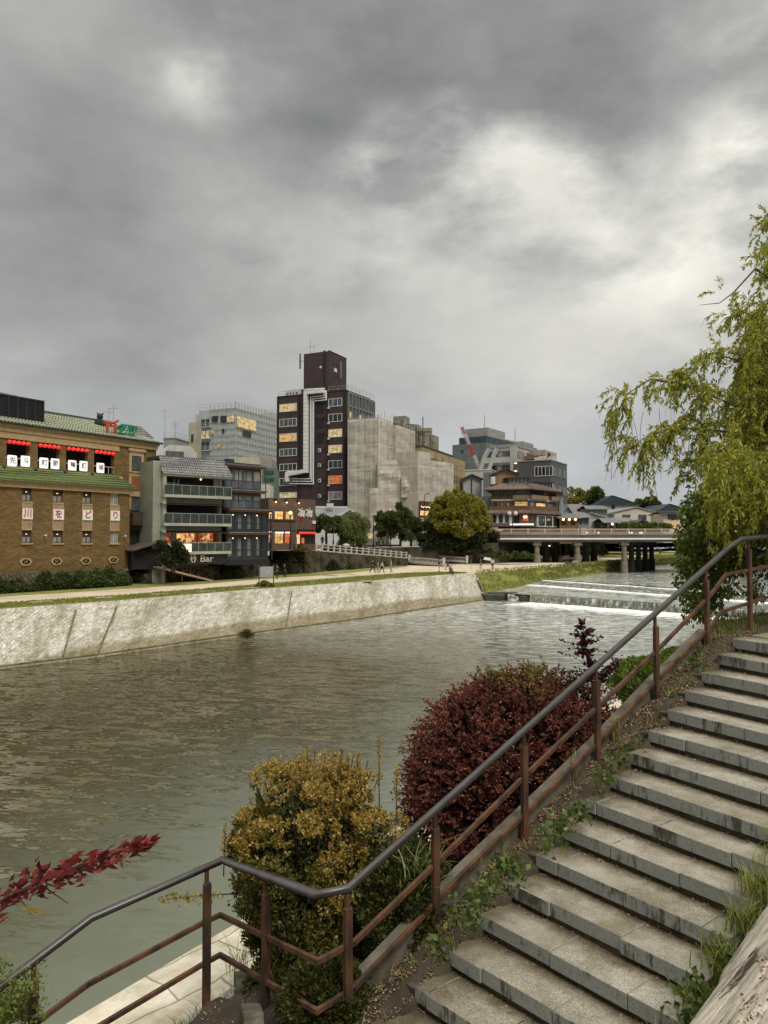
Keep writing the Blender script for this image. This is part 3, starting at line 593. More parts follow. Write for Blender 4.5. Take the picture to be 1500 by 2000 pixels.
def along(ch, px):
    for a, b in zip(ch[:-1], ch[1:]):
        pa, pb = proj(a), proj(b)
        if min(pa[0], pb[0]) <= px <= max(pa[0], pb[0]):
            lo, hi = 0., 1.
            for _ in range(40):
                m_ = (lo+hi)/2; x = proj(a.lerp(b, m_))[0]
                if (x < px) == (pa[0] < pb[0]): lo = m_
                else: hi = m_
            return a.lerp(b, lo)
def proj(P): f = P.y*CT+P.z*ST; u = -P.y*ST+P.z*CT; return 750+1450*P.x/f, 1000-1450*u/f
tp = top[:6]
for (x, y), bp in zip([(1461, 0), (1378, 0), (1279, 0), (1164, 0), (1022, 0), (849, 0), (678, 0)], BP): post(along(tp, x), bp)
p = along([top[5], top[6]], 519); post(p, Vector((0, 0, -3.9)))
p = along(top[6:], 404); post(p, Vector((0, 0, -4.2))); p = along(top[6:], 66); post(p, Vector((0, 0, -4.3)))
# ---------------------------------------------------------------- buildings: helpers
class Fac:
    """a vertical facade plane: origin O (its left end), heading ang (clockwise from +Y), local x along it, y into the building, z up"""
    def __init__(s, px, Y, ang, zb=0.0):
        s.O = at(px, 1050, Y); s.O.z = zb; s.d = Vector((math.sin(R(ang)), math.cos(R(ang)), 0)); s.n = Vector((-s.d.y, s.d.x, 0)); s.rz = math.atan2(s.d.y, s.d.x)
    def L(s, px, py, dep=0.0):
        r = ray(px, py); P0 = s.O+s.n*dep; p = r*(P0.dot(s.n)/r.dot(s.n)); q = p-s.O; return q.dot(s.d), q.z
    def S(s, px, py, x):          # on the plane local x = const: returns (y, z)
        r = ray(px, py); P0 = s.O+s.d*x; p = r*(P0.dot(s.d)/r.dot(s.d)); q = p-s.O; return q.dot(s.n), q.z
    def rect(s, xl, xr, yt, yb, dep=0.0):
        cx = (xl+xr)/2; return s.L(xl, yt, dep)[0], s.L(xr, yt, dep)[0], s.L(cx, yb, dep)[1], s.L(cx, yt, dep)[1]
    def thing(s, name, label, cat, group=None): return thing(name, label, cat, s.O, s.rz, group)
WCACHE = {}
FRM_W = pm('white_window_frame', (.62, .62, .58), (.5, .5, .46), 3, .5); FRM_D = pm('dark_window_frame', (.035, .03, .027), (.02, .018, .016), 3, .5)
GL_D = glass('dark_glass', (.03, .034, .036)); GL_G = glass('grey_glass', (.11, .125, .13), .12); GL_C = glass('curtained_glass', (.32, .31, .27), .3)
GL_L = glass('pale_glass', (.30, .34, .33), .2)
LIT = emit('warm_lit_room', (.85, .48, .17), .8, (.07, .035, .015), 1.7); LIT_Y = emit('yellow_lit_room', (.80, .60, .30), .7, (.13, .09, .045), 1.3)
LIT_R = emit('red_lit_room', (.80, .17, .04), .75, (.05, .008, .005), 1.8); LIT_W = emit('white_lit_panel', (1.0, .93, .80), 1.1)
LIT_B = emit('bright_lit_room', (1.0, .58, .22), 1.1, (.16, .03, .01), 2.2)
BULB = emit('lamp_glow', (1.0, .72, .40), 3.0)
BLK = pm('black_opening', (.012, .011, .010), (.006, .006, .006), 2, .8); BLKM = pm('black_metal', (.018, .018, .019), (.010, .010, .010), 5, .5)
WHITE = pm('white_plaster', (.62, .61, .57), (.50, .49, .45), 1.2, .85, .15); CREAM = pm('cream_plaster', (.50, .48, .37), (.40, .38, .29), .9, .85, .15)
def win(parent, x, z, w, h, y=0.0, pane=None, frame=None, nx=2, nz=1, t=.06, dep=.10, side=False, proud=.03, name='window'):
    """window part (frame) with its panes as a sub-part; x,z = lower left corner. side=True puts it on a wall of constant x (x is then y)"""
    pane = pane or GL_D; frame = frame or FRM_W
    key = (round(w, 2), round(h, 2), nx, nz, round(t, 2), round(dep, 2), frame.name, round(proud, 2))
    if key not in WCACHE:
        m = MB(); m.box(0, w, -proud, dep, 0, t); m.box(0, w, -proud, dep, h-t, h); m.box(0, t, -proud, dep, t, h-t); m.box(w-t, w, -proud, dep, t, h-t)
        for i in range(1, nx): m.box(w*i/nx-t*.4, w*i/nx+t*.4, -proud*.6, dep, t, h-t)
        for i in range(1, nz): m.box(t, w-t, -proud*.4, dep, h*i/nz-t*.35, h*i/nz+t*.35)
        WCACHE[key] = m.mesh(name, frame)
    pk = (key[0], key[1], key[4], key[7], pane.name)
    if pk not in WCACHE: m = MB(); m.box(t*.7, w-t*.7, .0, .03, t*.7, h-t*.7); WCACHE[pk] = m.mesh('pane', pane)
    o = link(name, WCACHE[key], parent); p = link('pane', WCACHE[pk], o)
    if side: o.location = (y, x, z); o.rotation_euler = (0, 0, R(90))      # y = the local x of the side wall
    else: o.location = (x, y, z)
    p.location = (0, -min(.015, proud*.5), 0); return o
def wall_holes(x0, x1, z0, z1, y, th, holes):
    """front wall x0..x1, z0..z1 with rectangular holes (hx0,hx1,hz0,hz1)"""
    m = MB(); xs = sorted(set([x0, x1]+[h[0] for h in holes]+[h[1] for h in holes])); zz = sorted(set([z0, z1]+[h[2] for h in holes]+[h[3] for h in holes]))
    for i in range(len(xs)-1):
        run = None
        for j in range(len(zz)-1):
            cx, cz = (xs[i]+xs[i+1])/2, (zz[j]+zz[j+1])/2
            hole = any(h[0] < cx < h[1] and h[2] < cz < h[3] for h in holes)
            if not hole:
                if run is None: run = zz[j]
            if (hole or j == len(zz)-2) and run is not None:
                m.box(xs[i], xs[i+1], y, y+th, run, zz[j] if hole else zz[j+1]); run = None
    return m
def text_mesh(body, size, mat, depth=.01, bold=0.0):
    c = bpy.data.curves.new('text', 'FONT'); c.body = body; c.size = size; c.extrude = depth; c.align_x = 'CENTER'; c.align_y = 'CENTER'; c.offset = bold
    o = bpy.data.objects.new('text', c); COL.objects.link(o); me = bpy.data.meshes.new_from_object(o.evaluated_get(bpy.context.evaluated_depsgraph_get()))
    bpy.data.objects.remove(o); bpy.data.curves.remove(c); me.materials.clear(); me.materials.append(mat); return me
def text(body, size, mat, parent, loc, name='lettering', depth=.01, rz=0, bold=0.0, sx=1):
    o = link(name, text_mesh(body, size, mat, depth, bold), parent); o.rotation_euler = (R(90), 0, rz); o.location = loc; o.scale = (sx, 1, 1); return o
def tile_slope(name, mat, parent, x0, x1, ya, za, yb, zb, pitch=.3, r=.045, x0b=None, x1b=None, th=.08):
    """roof slope from eave (ya,za) up to ridge (yb,zb) with rolls running down it; x0b/x1b = ends at the top"""
    x0b = x0 if x0b is None else x0b; x1b = x1 if x1b is None else x1b; m = MB()
    m.add([(x0, ya, za), (x1, ya, za), (x1b, yb, zb), (x0b, yb, zb), (x0, ya, za-th), (x1, ya, za-th), (x1b, yb, zb-th), (x0b, yb, zb-th)], [(0,1,2,3),(7,6,5,4),(0,4,5,1),(1,5,6,2),(2,6,7,3),(3,7,4,0)])
    n = max(1, int((x1-x0)/pitch))
    for i in range(n+1):
        t = i/n; m.tube((x0+(x1-x0)*t, ya-.02, za+.01), (x0b+(x1b-x0b)*t, yb, zb+.01), r, n=6)
    return m.build(name, mat, parent)
# ---------------------------------------------------------------- A: brick theatre
BRICK = brickmat('yellow_brown_brick', (.28, .175, .055), (.17, .10, .032), (.145, .10, .045), .42, .12, .014, .88, .3, .45)
LIME = pm('tan_stone_trim', (.46, .33, .17), (.36, .25, .12), 3, .85, .2)
GTILE = brickmat('green_glazed_tile', (.05, .10, .012), (.025, .055, .006), (.24, .28, .10), .30, .26, .025, .7, .4, .15)
GTILE2 = brickmat('weathered_green_tile', (.15, .20, .12), (.08, .115, .06), (.50, .52, .40), .34, .30, .05, .75, .4, .15)
F = Fac(-120, 56.4, 31.8, -4.8)
F.O = at(0, 1050, 65)-F.d*14; F.O.z = -4.8
th = F.thing('brick_theatre', 'yellow brick riverside theatre with green tiled skirt roof and four open bays', 'theatre')
L = lambda x, y, dp=0: F.L(x, y, dp)
xr = L(253, 1000)[0]; zcap = L(120, 950)[1]; xend = L(305, 900, 1.6)[0]; zroof = L(150, 846, 1.6)[1]
cols = [(43.5, 61.5), (103.5, 122.5), (161, 178.5), (215.5, 231.5)]
holes = []
for (a, b) in cols:
    cx = (a+b)/2; k = (cx-52)/172.
    for yt, yb in ((953+k*10, 979+k*6.5), (1036+k*1.5, 1060.5+k*.5)): holes.append(F.rect(a, b, yt, yb))
w = wall_holes(0, xr, 1.62, zcap-.35, 0, .35, holes); w.box(0, xr, .36, 11, 1.62, zcap-.36)

w.build('wall', BRICK, th)
b = MB(); b.box(0, xr+.05, -.06, 1.5, 1.65-2.3, 1.65-2.0) if False else None
# lower band, cap band
zb_ = L(120, 1113)[1]
b = MB(); b.box(0, xr+.04, -.08, .3, 1.40, 1.62); b.box(0, xr+.25, -.22, .36, zcap-.35, zcap+.10); b.box(0, xr+.35, -.34, .36, zcap+.10, zcap+.26)
b.build('trim_band', LIME, th)
pb = MB(); pb.box(0, xr, -.02, 12, -.2, 1.40); pb.build('plinth', pm('damp_plinth', (.10, .08, .05), (.045, .038, .026), 1.2, .95, .5), th)
for i, h in enumerate(holes):
    x0, x1, z0, z1 = h; o = win(th, x0, z0, x1-x0, z1-z0, .14, GL_C if i >= 6 else GL_D, FRM_W if i >= 6 else FRM_D, 2, 2 if i >= 6 else 1, .05)
    if i < 6:
        q = MB(); q.box(.02, (x1-x0)-.02, -.04, .0, (z1-z0)*.50, (z1-z0)-.03); q.build('shade', pm('brown_blind', (.05, .028, .018)) if i == 0 else bpy.data.materials['brown_blind'], o)
        q = MB(); q.box(.06, (x1-x0)/2-.06, -.035, -.01, .06, (z1-z0)*.48); q.box((x1-x0)/2+.06, (x1-x0)-.06, -.035, -.01, .06, (z1-z0)*.48); q.build('curtain', GL_C, o)
        q = MB(); q.box((x1-x0)*.42, (x1-x0)*.58, -.06, -.04, (z1-z0)*.68, (z1-z0)*.74); q.build('light', LIT_W, o)
    q = MB(); q.box(x0-.12, x1+.12, -.10, .05, z1, z1+.16) if i % 2 == 0 else q.box(x0-.12, x1+.12, -.10, .05, z0-.14, z0); q.build('sill', LIME, th)
LAT = brickmat('lattice_panel', (.34, .22, .13), (.27, .17, .10), (.46, .34, .22), .22, .22, .04, .85, .5, .2, R(45))
for i, (a, b_) in enumerate(cols):
    cx = (a+b_)/2; k = (cx-52)/172.
    x0, x1, z0, z1 = F.rect(a-1, b_+1, 979.5+k*6.5, 1035.5+k*1.5)
    q = MB(); q.box(x0, x1, -.05, .0, z0, z1); q.build('lattice_panel', LAT, th)
    q = MB(); q.box(x0, x1, -.09, -.05, z1-.12, z1); q.box(x0, x1, -.09, -.05, z0, z0+.12); q.box(x0, x0+.09, -.09, -.05, z0+.12, z1-.12); q.box(x1-.09, x1, -.09, -.05, z0+.12, z1-.12); q.build('panel_frame', LIME, th)
    X0, X1, Z0, Z1 = F.rect(a-1, b_+1, 993+k*4.5, 1014+k*3)
    bn = thing('calligraphy_banner', ['white banner with red character 川 on the theatre wall', 'white banner with red character を on the theatre wall', 'white banner with red characters ど on the theatre wall', 'white banner with red character り on the theatre wall'][i], 'banner', F.O+F.d*((X0+X1)/2)+F.n*(-.12)+Vector((0, 0, (Z0+Z1)/2)), F.rz, 'red lettered banners on the theatre')
    ww, hh = (X1-X0)/2, (Z1-Z0)/2
    q = MB(); q.box(-ww, ww, -.03, .02, -hh, hh); q.build('cloth', pm('white_cloth', (.80, .77, .73), (.74, .70, .66), 3) if i == 0 else bpy.data.materials['white_cloth'], bn)
    text('川をどり'[i], hh*1.7, pm('red_ink', (.48, .035, .03), (.40, .03, .025)) if i == 0 else bpy.data.materials['red_ink'], bn, (0, -.045, 0), 'lettering', .008, bold=.012)
    # hexagonal vents
    x, z = F.L([50, 110, 167, 221][i], [1097.5, 1096.5, 1095.5, 1093.5][i]); r = .62
    hexo = [(x+r*sx, z+r*.72*sz) for sx, sz in ((-1, 0), (-.55, .75), (.55, .75), (1, 0), (.55, -.75), (-.55, -.75))]; hexi = [(x+(px_-x)*.68, z+(pz_-z)*.68) for px_, pz_ in hexo]
    q = MB(); q.add([(a_[0], -.09, a_[1]) for a_ in hexo]+[(a_[0], -.09, a_[1]) for a_ in hexi]+[(a_[0], .0, a_[1]) for a_ in hexo], [(j, (j+1) % 6, 6+(j+1) % 6, 6+j) for j in range(6)]+[(j, 12+j, 12+(j+1) % 6, (j+1) % 6) for j in range(6)])
    hw = q.build('hexagonal_window', LIME, th); q = MB(); q.prism(hexi, -.045, -.02); q.build('pane', BLK, hw)
    q = MB(); q.bar((x-.2, -.06, z-.16), (x+.2, -.06, z+.16), .03, .03); q.bar((x-.2, -.065, z+.12), (x+.2, -.065, z-.12), .03, .03); q.build('grille', LIME, hw)
for i, (x, y) in enumerate([(85, 1046), (241, 1047)]):
    a, z = L(x, y); q = MB(); q.box(a-.05, a+.05, -.3, 0, z-.05, z+.03); q.ball((a, -.34, z), .12, 8, 5); o = q.build('wall_lamp', WHITE, th)
# skirt roof with green tiles
zsk = L(120, 925, 1.5)[1]
tile_slope('skirt_roof', GTILE, th, 0, xr+.45, -.55, zcap+.28, 1.55, zcap+1.72, .30, .055, 0, xr-.9)
# upper storey: open bays between brick piers
ops = [(13, 57.5), (74, 116.5), (129.5, 171.5), (184, 223)]
UP = 1.6
xt = L(246, 900, UP)[0]
oh = []
for i, (a, b_) in enumerate(ops):
    k = (a+b_)/2; yt = 858+(k-35)*.128; yb = 911+(k-35)*.085; oh.append(F.rect(a, b_, yt, yb, UP))
zc0 = L(120, 869.5, UP)[1]; ztop = zroof
oh = [(a, b_, oh[1][2], oh[1][3]) for a, b_, _, _ in oh]
w = wall_holes(0, xend, zcap+.9, ztop, UP, .5, oh+[(L(256.5, 0+905, UP)[0]+.0, L(257, 905, UP)[0], 0, 0.0)]); w.box(0, xend, 6.0, 14, 1.5, ztop); w.box(xend-.4, xend, UP+.5, 6, -.2, ztop); w.box(xr-.02, xend, UP+.002, UP+.5, -.2, zcap+.9)
w.build('upper_wall', BRICK, th)
q = MB(); q.box(0, xend-.4, UP+.5, 3.7, oh[0][2]-.25, oh[0][2]-.1); q.box(0, xend-.4, 3.6, 3.7, oh[0][2], ztop-.2); q.build('loggia_back', BLK, th)
q = MB(); x2 = L(232, 880, UP)[0]
q.box(0, x2, UP-.10, UP, oh[0][3]+.0, oh[0][3]+.62); q.box(0, xend+.05, UP-.2, UP, oh[0][3]+.62, ztop-.28); q.box(0, xend+.2, UP-.32, UP+.4, ztop-.28, ztop+.02)
for i in range(110): q.box(.2+i*.28, .34+i*.28, UP-.26, UP-.2, oh[0][3]+1.0, oh[0][3]+1.12) if .34+i*.28 < xend else None
q.box(0, x2+.2, UP-.45, UP, oh[0][2]-.55, oh[0][2]-.18)
q.build('cornice', LIME, th)
q = MB(); q.box(0, xend+.3, UP-.6, UP+.3, oh[0][2]-.75, oh[0][2]-.56) if False else q.box(0, x2+.3, UP-.6, UP-.02, oh[0][2]-.74, oh[0][2]-.56); q.build('ledge', WHITE, th)
for x_, y_ in ((8, 910.5), (69, 916), (127, 920), (180, 924.5)):
    a, z = L(x_, y_, UP-.5); q = MB(); q.ball((a, UP-.55, z), .17, 8, 6); q.build('boss', pm('brown_boss', (.12, .07, .04)) if x_ == 8 else bpy.data.materials['brown_boss'], th)
for (a, b_, z0, z1) in oh:
    q = MB(); q.bar((a, UP+.1, z0+.75), (b_, UP+.1, z0+.75), .05, .05); n = int((b_-a)/.5)
    for j in range(n+1): q.box(a+(b_-a)*j/n-.02, a+(b_-a)*j/n+.02, UP+.08, UP+.12, z0-.1, z0+.74)
    q.build('balustrade', WHITE, th)
# red lanterns hanging in each bay
LAN = emit('red_paper_lantern', (1.0, .05, .035), .95, (.45, .01, .01), 5.)
lm = MB()
for j in range(8):
    a0, a1 = math.pi*(.12+.76*j/8), math.pi*(.12+.76*(j+1)/8)
lm.ball((0, 0, 0), .205, 12, 8, sz=.95); lanm = lm.mesh('shade', LAN, True); cm = MB(); cm.tube((0, 0, .17), (0, 0, .30), .075); capm = cm.mesh('cap', BLKM)
ordn = ['first', 'second', 'third', 'fourth', 'fifth']; bayn = ['leftmost', 'second', 'third', 'rightmost']
for bi, (a, b_, z0, z1) in enumerate(oh):
    for j in range(5):
        x = a+(b_-a)*(.09+.205*j)
        o = thing('paper_lantern', f'{ordn[j]} red lantern from the left in the {bayn[bi]} open theatre bay', 'lantern', F.O+F.d*x+F.n*(UP-.12)+Vector((0, 0, z1-.30)), F.rz, 'red lanterns along the theatre bays')
        link('shade', lanm, o); link('cap', capm, o)
# lit character boxes on the balustrade
INK = pm('black_ink', (.02, .02, .02))
SB = emit('lit_white_panel', (1.0, .96, .86), .92)
cx = [(23.5, 900), (49.5, 901), (85.5, 904.5), (107.5, 906), (141, 909), (163, 910.5), (196, 914)]
for i, (x, y) in enumerate(cx):
    a, z = L(x, y, UP-.25); o = thing('light_box', f'white lit square sign reading {"先斗町歌舞練場"[i]} on the theatre balcony', 'sign', F.O+F.d*a+F.n*(UP-.25)+Vector((0, 0, z)), F.rz, 'lit character boxes on the theatre balcony')
    q = MB(); q.box(-.43, .43, -.10, .10, -.50, .50); q.build('panel', SB, o, bevel=.08); text('先斗町歌舞練場'[i], .62, INK, o, (0, -.112, 0), 'lettering', .006, bold=.008)
# tower bay with framed windows
w_ = [F.rect(257, 275, 891, 920, UP), F.rect(256, 274, 972, 998, UP), F.rect(254, 272, 1036, 1062, UP)]
for i, (x0, x1, z0, z1) in enumerate(w_): win(th, x0, z0, x1-x0, z1-z0, UP-.04, GL_G if i < 2 else GL_D, FRM_D, 2, 2, .07)
q = MB(); x0, x1, z0, z1 = F.rect(252, 280, 876, 996, UP)
for (u0, u1, v0, v1) in [(x0, w_[0][0]-.02, z0, z1), (w_[0][1]+.02, x1, z0, z1), (w_[0][0]-.02, w_[0][1]+.02, w_[0][3]+.02, z1), (w_[0][0]-.02, w_[0][1]+.02, w_[1][3]+.02, w_[0][2]-.02)]: q.box(u0, u1, UP-.09, UP, v0, v1)
q.box(x0-.15, x1+.2, UP-.22, UP-.09, z1-.35, z1-.05); q.box(x0-.05, x1+.05, UP-.18, UP-.09, w_[0][2]-.2, w_[0][2]-.06); q.box(x0-.05, x1+.05, UP-.18, UP-.09, w_[1][3]+.12, w_[1][3]+.3)
q.build('window_surround', LIME, th)
x0, x1, z0, z1 = F.rect(257.5, 272.5, 930, 958, UP-.1); q = MB(); q.box(x0, x1, UP-.14, UP-.095, z0, z1); rp = q.build('carved_panel', pm('red_brown_relief', (.30, .07, .03), (.20, .12, .05), 6, .7, .8), th)
x0, x1, z0, z1 = F.rect(253, 284, 1002, 1026, UP-.4); q = MB(); q.box(x0, x1, UP-1.0, UP, z0, z0+.15)
for j in range(12): xx = x0+(x1-x0)*j/11; q.box(xx-.03, xx+.03, UP-1.0, UP-.94, z0+.15, z1)
q.box(x0, x1, UP-1.02, UP-.92, z1, z1+.08); q.box(x0, x0+.06, UP-.94, UP, z0+.15, z1); q.box(x1-.06, x1, UP-.94, UP, z0+.15, z1)
q.build('balcony', pm('rusty_iron', (.07, .045, .03), (.04, .03, .02), 8), th)
# main roof
ze = ztop+.03
tile_slope('roof', GTILE2, th, 0, xend+.45, UP-.5, ze, 7.2, L(186, 822, 7.2)[1], .34, .06, 0, xend-1.2)
q = MB(); q.box(0, xend-1.2, 7.1, 7.5, L(186, 822, 7.2)[1]-.1, L(186, 822, 7.2)[1]+.22); q.box(0, xend-.4, 7.5, 13.9, ztop, L(186, 822, 7.2)[1]-.3); q.build('ridge', pm('dark_green_ridge', (.07, .09, .06), (.04, .05, .035)), th)
q = MB(); q.box(0, xend+.47, UP-.56, UP-.5, ze-.1, ze+.1)
for j in range(120):
    xx = .2+j*.34
    if xx < xend+.4: q.tube((xx, UP-.6, ze+.04), (xx, UP-.45, ze+.04), .085, n=8)
q.build('eave_tiles', pm('dark_green_eave', (.03, .045, .03), (.018, .025, .018)), th)
x0, x1, z0, z1 = F.rect(-60, 85, 771, 826, 3.0); mch = F.thing('rooftop_plant', 'black slatted plant enclosure on the theatre roof at the left edge', 'plant room')
z0 = ze-.4
q = MB(); q.box(x0, x1, 3.02, 8, z0, z1-.1); q.build('screen', BLKM, mch)
q = MB()
for j in range(30): q.box(x0-.02, x1+.02, 2.94, 3.0, z0+.2+j*.13, z0+.26+j*.13) if z0+.26+j*.13 < z1 else None
for j in range(9): q.box(x0+(x1-x0)*j/8-.06, x0+(x1-x0)*j/8+.06, 2.9, 2.96, z0, z1)
q.box(x0-.05, x1+.05, 2.88, 8.05, z1-.1, z1+.02); q.build('louvre', pm('black_louvre', (.03, .03, .033), (.02, .02, .022)), mch)
q = MB()
for j in range(5): a = x1-8+j*1.4; q.tube((a, 5, z1), (a, 5, z1+.45), .18); q.tube((a, 5, z1+.4), (a+1, 5.3, z1+.5), .14)
q.box(x1-8, x1-3, 4, 6, z1, z1+.35); q.build('duct', pm('grey_duct', (.3, .3, .29)), mch)
# roof figure, red gate and green lattice on the roof
a, z = L(194, 822, 5.5); rf = thing('roof_finial', 'dark ornamental guardian figure standing on the theatre roof', 'ornament', F.O+F.d*a+F.n*5.5+Vector((0, 0, z-1.1)))
q = MB(); q.tube((0, 0, 0), (0, 0, .5), .75, .45, 10); rfm = pm('dark_bronze', (.03, .035, .028), (.02, .022, .018), 6); q.build('pedestal', rfm, rf)
q = MB(); q.ball((0, 0, .9), .5, 10, 8, sz=1.1); q.ball((.1, -.1, 1.55), .34, 10, 7); q.ball((-.35, 0, .7), .3, 8, 6); q.ball((.4, 0, .75), .28, 8, 6); q.tube((.1, 0, 1.6), (.45, 0, 1.95), .15, .05); q.tube((-.05, 0, 1.7), (-.25, 0, 2.0), .14, .05); q.build('figure', rfm, rf, True)
tg = thing('red_gate', 'small red gate frame standing on the green theatre roof', 'gate', F.O+F.n*2.1); RED = pm('vermilion_paint', (.48, .05, .02), (.36, .035, .015), 3, .5)
def on(x, y, dp): a, z = F.L(x, y, dp); p = F.d*a; return Vector((p.x, p.y, z))
q = MB(); A1, A2, B1_, B2_ = on(210, 826, 2.1), on(208.5, 847, 2.1), on(226, 828, 2.1), on(224.5, 850, 2.1)
q.tube(A1, A2, .13); q.tube(B1_, B2_, .13); q.build('pillar', RED, tg)
q = MB(); q.path([on(203, 824, 2.1), on(211, 826, 2.1), on(222, 826, 2.1), on(230.5, 821.5, 2.1)], .14, 6); q.bar(on(206, 831, 2.1), on(228.5, 833.5, 2.1), .14, .16); q.bar(on(217, 827, 2.1), on(217, 832, 2.1), .2, .14); q.build('crossbeam', RED, tg)
gd = thing('green_lattice_sign', 'curved bright green openwork sign frame behind the red gate', 'roof sign', F.O+F.n*2.3); GRN = pm('bright_green_paint', (.02, .24, .11), (.012, .16, .07), 2, .5)
q = MB(); po = [on(x, y, 2.3) for x, y in [(226, 851), (229, 834), (238, 829), (258, 832), (268, 836), (266, 843), (261, 849), (244, 852), (226, 851)]]
for a_, b_ in zip(po[:-1], po[1:]): q.tube(a_, b_, .10, n=6)
q.build('outline', GRN, gd)
q = MB()
for (a_, b_) in [((229, 834), (244, 852)), ((238, 829), (236, 851)), ((248, 830), (230, 845)), ((258, 832), (240, 851)), ((248, 830), (262, 848)), ((233, 840), (266, 840)), ((232, 846), (262, 847)), ((256, 832), (252, 851)), ((241, 835), (256, 836))]: q.tube(on(*a_, 2.3), on(*b_, 2.3), .06, n=5)
for pts in ([(230, 835), (238, 831), (247, 834), (238, 844)], [(249, 833), (260, 835), (264, 841), (252, 845)], [(231, 843), (241, 846), (246, 850), (230, 850)]): q.add([on(x, y, 2.33) for x, y in pts], [(0, 1, 2, 3)]); q.add([on(x, y, 2.36) for x, y in pts], [(3, 2, 1, 0)])
q.build('infill', GRN, gd)
# small tiled turret at the roof's right end
a0, a1, z0, z1 = F.rect(266, 293, 832, 852, 3.4); tu = thing('tiled_turret', 'small grey tiled turret roof at the far right of the theatre roof', 'turret', F.O, F.rz)
q = MB(); q.box(a0+.4, a1-.4, 3.7, 5.4, ztop, z0); q.build('wall', BLK, tu)
DT = brickmat('dark_grey_tile', (.14, .14, .135), (.08, .08, .08), (.30, .30, .28), .30, .28, .03, .5, .4, .1)
tile_slope('roof', DT, tu, a0, a1+.3, 3.2, z0-.1, 4.6, z1+.1, .3, .05, a0+.5, a1-.3)
for x_, y_, h in ((212, 838, 2.2), (221, 838, 2.6), (322, 845, 3.2), (342, 850, 2.0)):
    P_ = at(x_, y_, 78 if x_ < 300 else 95); aa = thing('antenna', {212: 'thin antenna rod beside the roof figure on the theatre', 221: 'taller thin antenna rod behind the red gate', 322: 'thin tall mast behind the tile roofed restaurant', 342: 'ladder shaped television aerial behind the tile roofed restaurant'}[x_], 'antenna', P_, 0, 'aerials on the left roofs')
    q = MB(); q.tube((0, 0, -2), (0, 0, h), .035, .02, 6); q.build('mast', pm('galvanised', (.25, .25, .25)) if x_ == 212 else bpy.data.materials['galvanised'], aa)
    q = MB(); [q.tube((-.5+.1*j, 0, h-.4-.28*j), (.5-.1*j, 0, h-.4-.28*j), .022, n=5) for j in range(4 if x_ == 342 else 1)]; q.build('crossbar', bpy.data.materials['galvanised'], aa)
# ---------------------------------------------------------------- hedge and wall below the theatre
wf = MB(); pts = [Gf[1], Gf[2], Gf[3]-Vector((.6, .6, 0))]
pts = [Gf[0], Gf[1], Gf[2], Gf[2].lerp(Gf[3], .9)]
for a, b in zip(pts[:-1], pts[1:]):
    n_ = Vector((-(b-a).y, (b-a).x, 0)).normalized(); wf.add([a, b, b+n_*.5, a+n_*.5, a+Vector((0, 0, 1.65))+n_*.25, b+Vector((0, 0, 1.65))+n_*.25, b+n_*1.4+Vector((0, 0, 1.65)), a+n_*1.4+Vector((0, 0, 1.65))], [(0,1,5,4),(1,2,6,5),(2,3,7,6),(3,0,4,7),(4,5,6,7)])
tag(wf.build('stone_wall', ROUGHWALL), 'low dark stone wall with hedge at the foot of the brick theatre', 'wall')
HG = leafmat('hedge_leaves', (.022, .035, .010), (.07, .095, .02), rough=.55, trans=.15); TWIG = pm('twig_bark', (.06, .045, .03), (.03, .024, .018), 8)
def hedge(label, A, B, h, wd, n, mat=HG, L_=.16, z=0.0, name='hedge', grp=None):
    A, B = Vector(A), Vector(B); d_ = B-A; n_ = Vector((-d_.y, d_.x, 0)).normalized(); t = rng.random(n); lat = rng.uniform(-.5, .5, n); hh = rng.random(n)**.5
    env = (.75+.25*np.sin(t*d_.length*1.1)+.18*np.sin(t*d_.length*2.7+1)); P = np.outer(1-t, A)+np.outer(t, B)+np.outer(lat*wd, n_); P[:, 2] += z+hh*h*env*(1-.5*np.abs(lat)*2)
    o = thing(name, label, 'hedge', (0, 0, 0), 0, grp); link('foliage', leaf_mesh('foliage', mat, P, np.c_[np.zeros(n), np.zeros(n), np.ones(n)*.4], L_, L_*.38), o)
    q = MB(); K = max(2, int(d_.length/1.2))
    for j in range(K): p = A.lerp(B, (j+.5)/K); q.tube(p+Vector((0, 0, z-.1)), p+Vector((.1, 0, z+h*.6)), .04, .015, 5)
    q.build('stem', TWIG, o); return o
h0 = [p+Vector((.35, -.35, -.25)) for p in pts]
hedge('dark ragged hedge growing along the wall below the theatre', h0[1], h0[3], 2.0, 1.2, 26000, z=.1)
hedge('lighter leafy ivy clump below the right end of the theatre', h0[2].lerp(h0[3], .52)+Vector((.3, -.3, 0)), h0[2].lerp(h0[3], .95)+Vector((.3, -.3, 0)), 1.9, 1.0, 6000, leafmat('ivy_leaves', (.04, .075, .015), (.10, .14, .03)), .18, .3)
# ---------------------------------------------------------------- B: cream restaurant with tile mansard
F = Fac(318, 77.5, 48, -4.8); L = F.L
B = F.thing('tile_roofed_restaurant', 'cream four storey restaurant with a grey tiled mansard roof and glass balconies', 'restaurant')
CW = pm('cream_render', (.42, .42, .33), (.32, .32, .25), .9, .85, .2); SIDEW = pm('grey_green_render', (.30, .31, .24), (.22, .23, .18), .7, .85, .2)
xb = L(444, 1000)[0]; z_ = lambda py, px=380: L(px, py)[1]
zr0, zr1 = z_(931), z_(893)
fl = [z_(967.5), z_(1022), z_(1077)]; bt = [z_(949), z_(1003.5), z_(1060)]   # slab tops/rails
wll = MB(); DB = 1.3                                # front wall stands back behind the balconies
wll.box(0, .35, 0.0, 9, 0, zr0+.1); wll.box(xb-.35, xb, DB-.1, 9, 1.8, zr0+.1); wll.box(.35, xb-.35, DB+2.2, 9, 0, zr0)
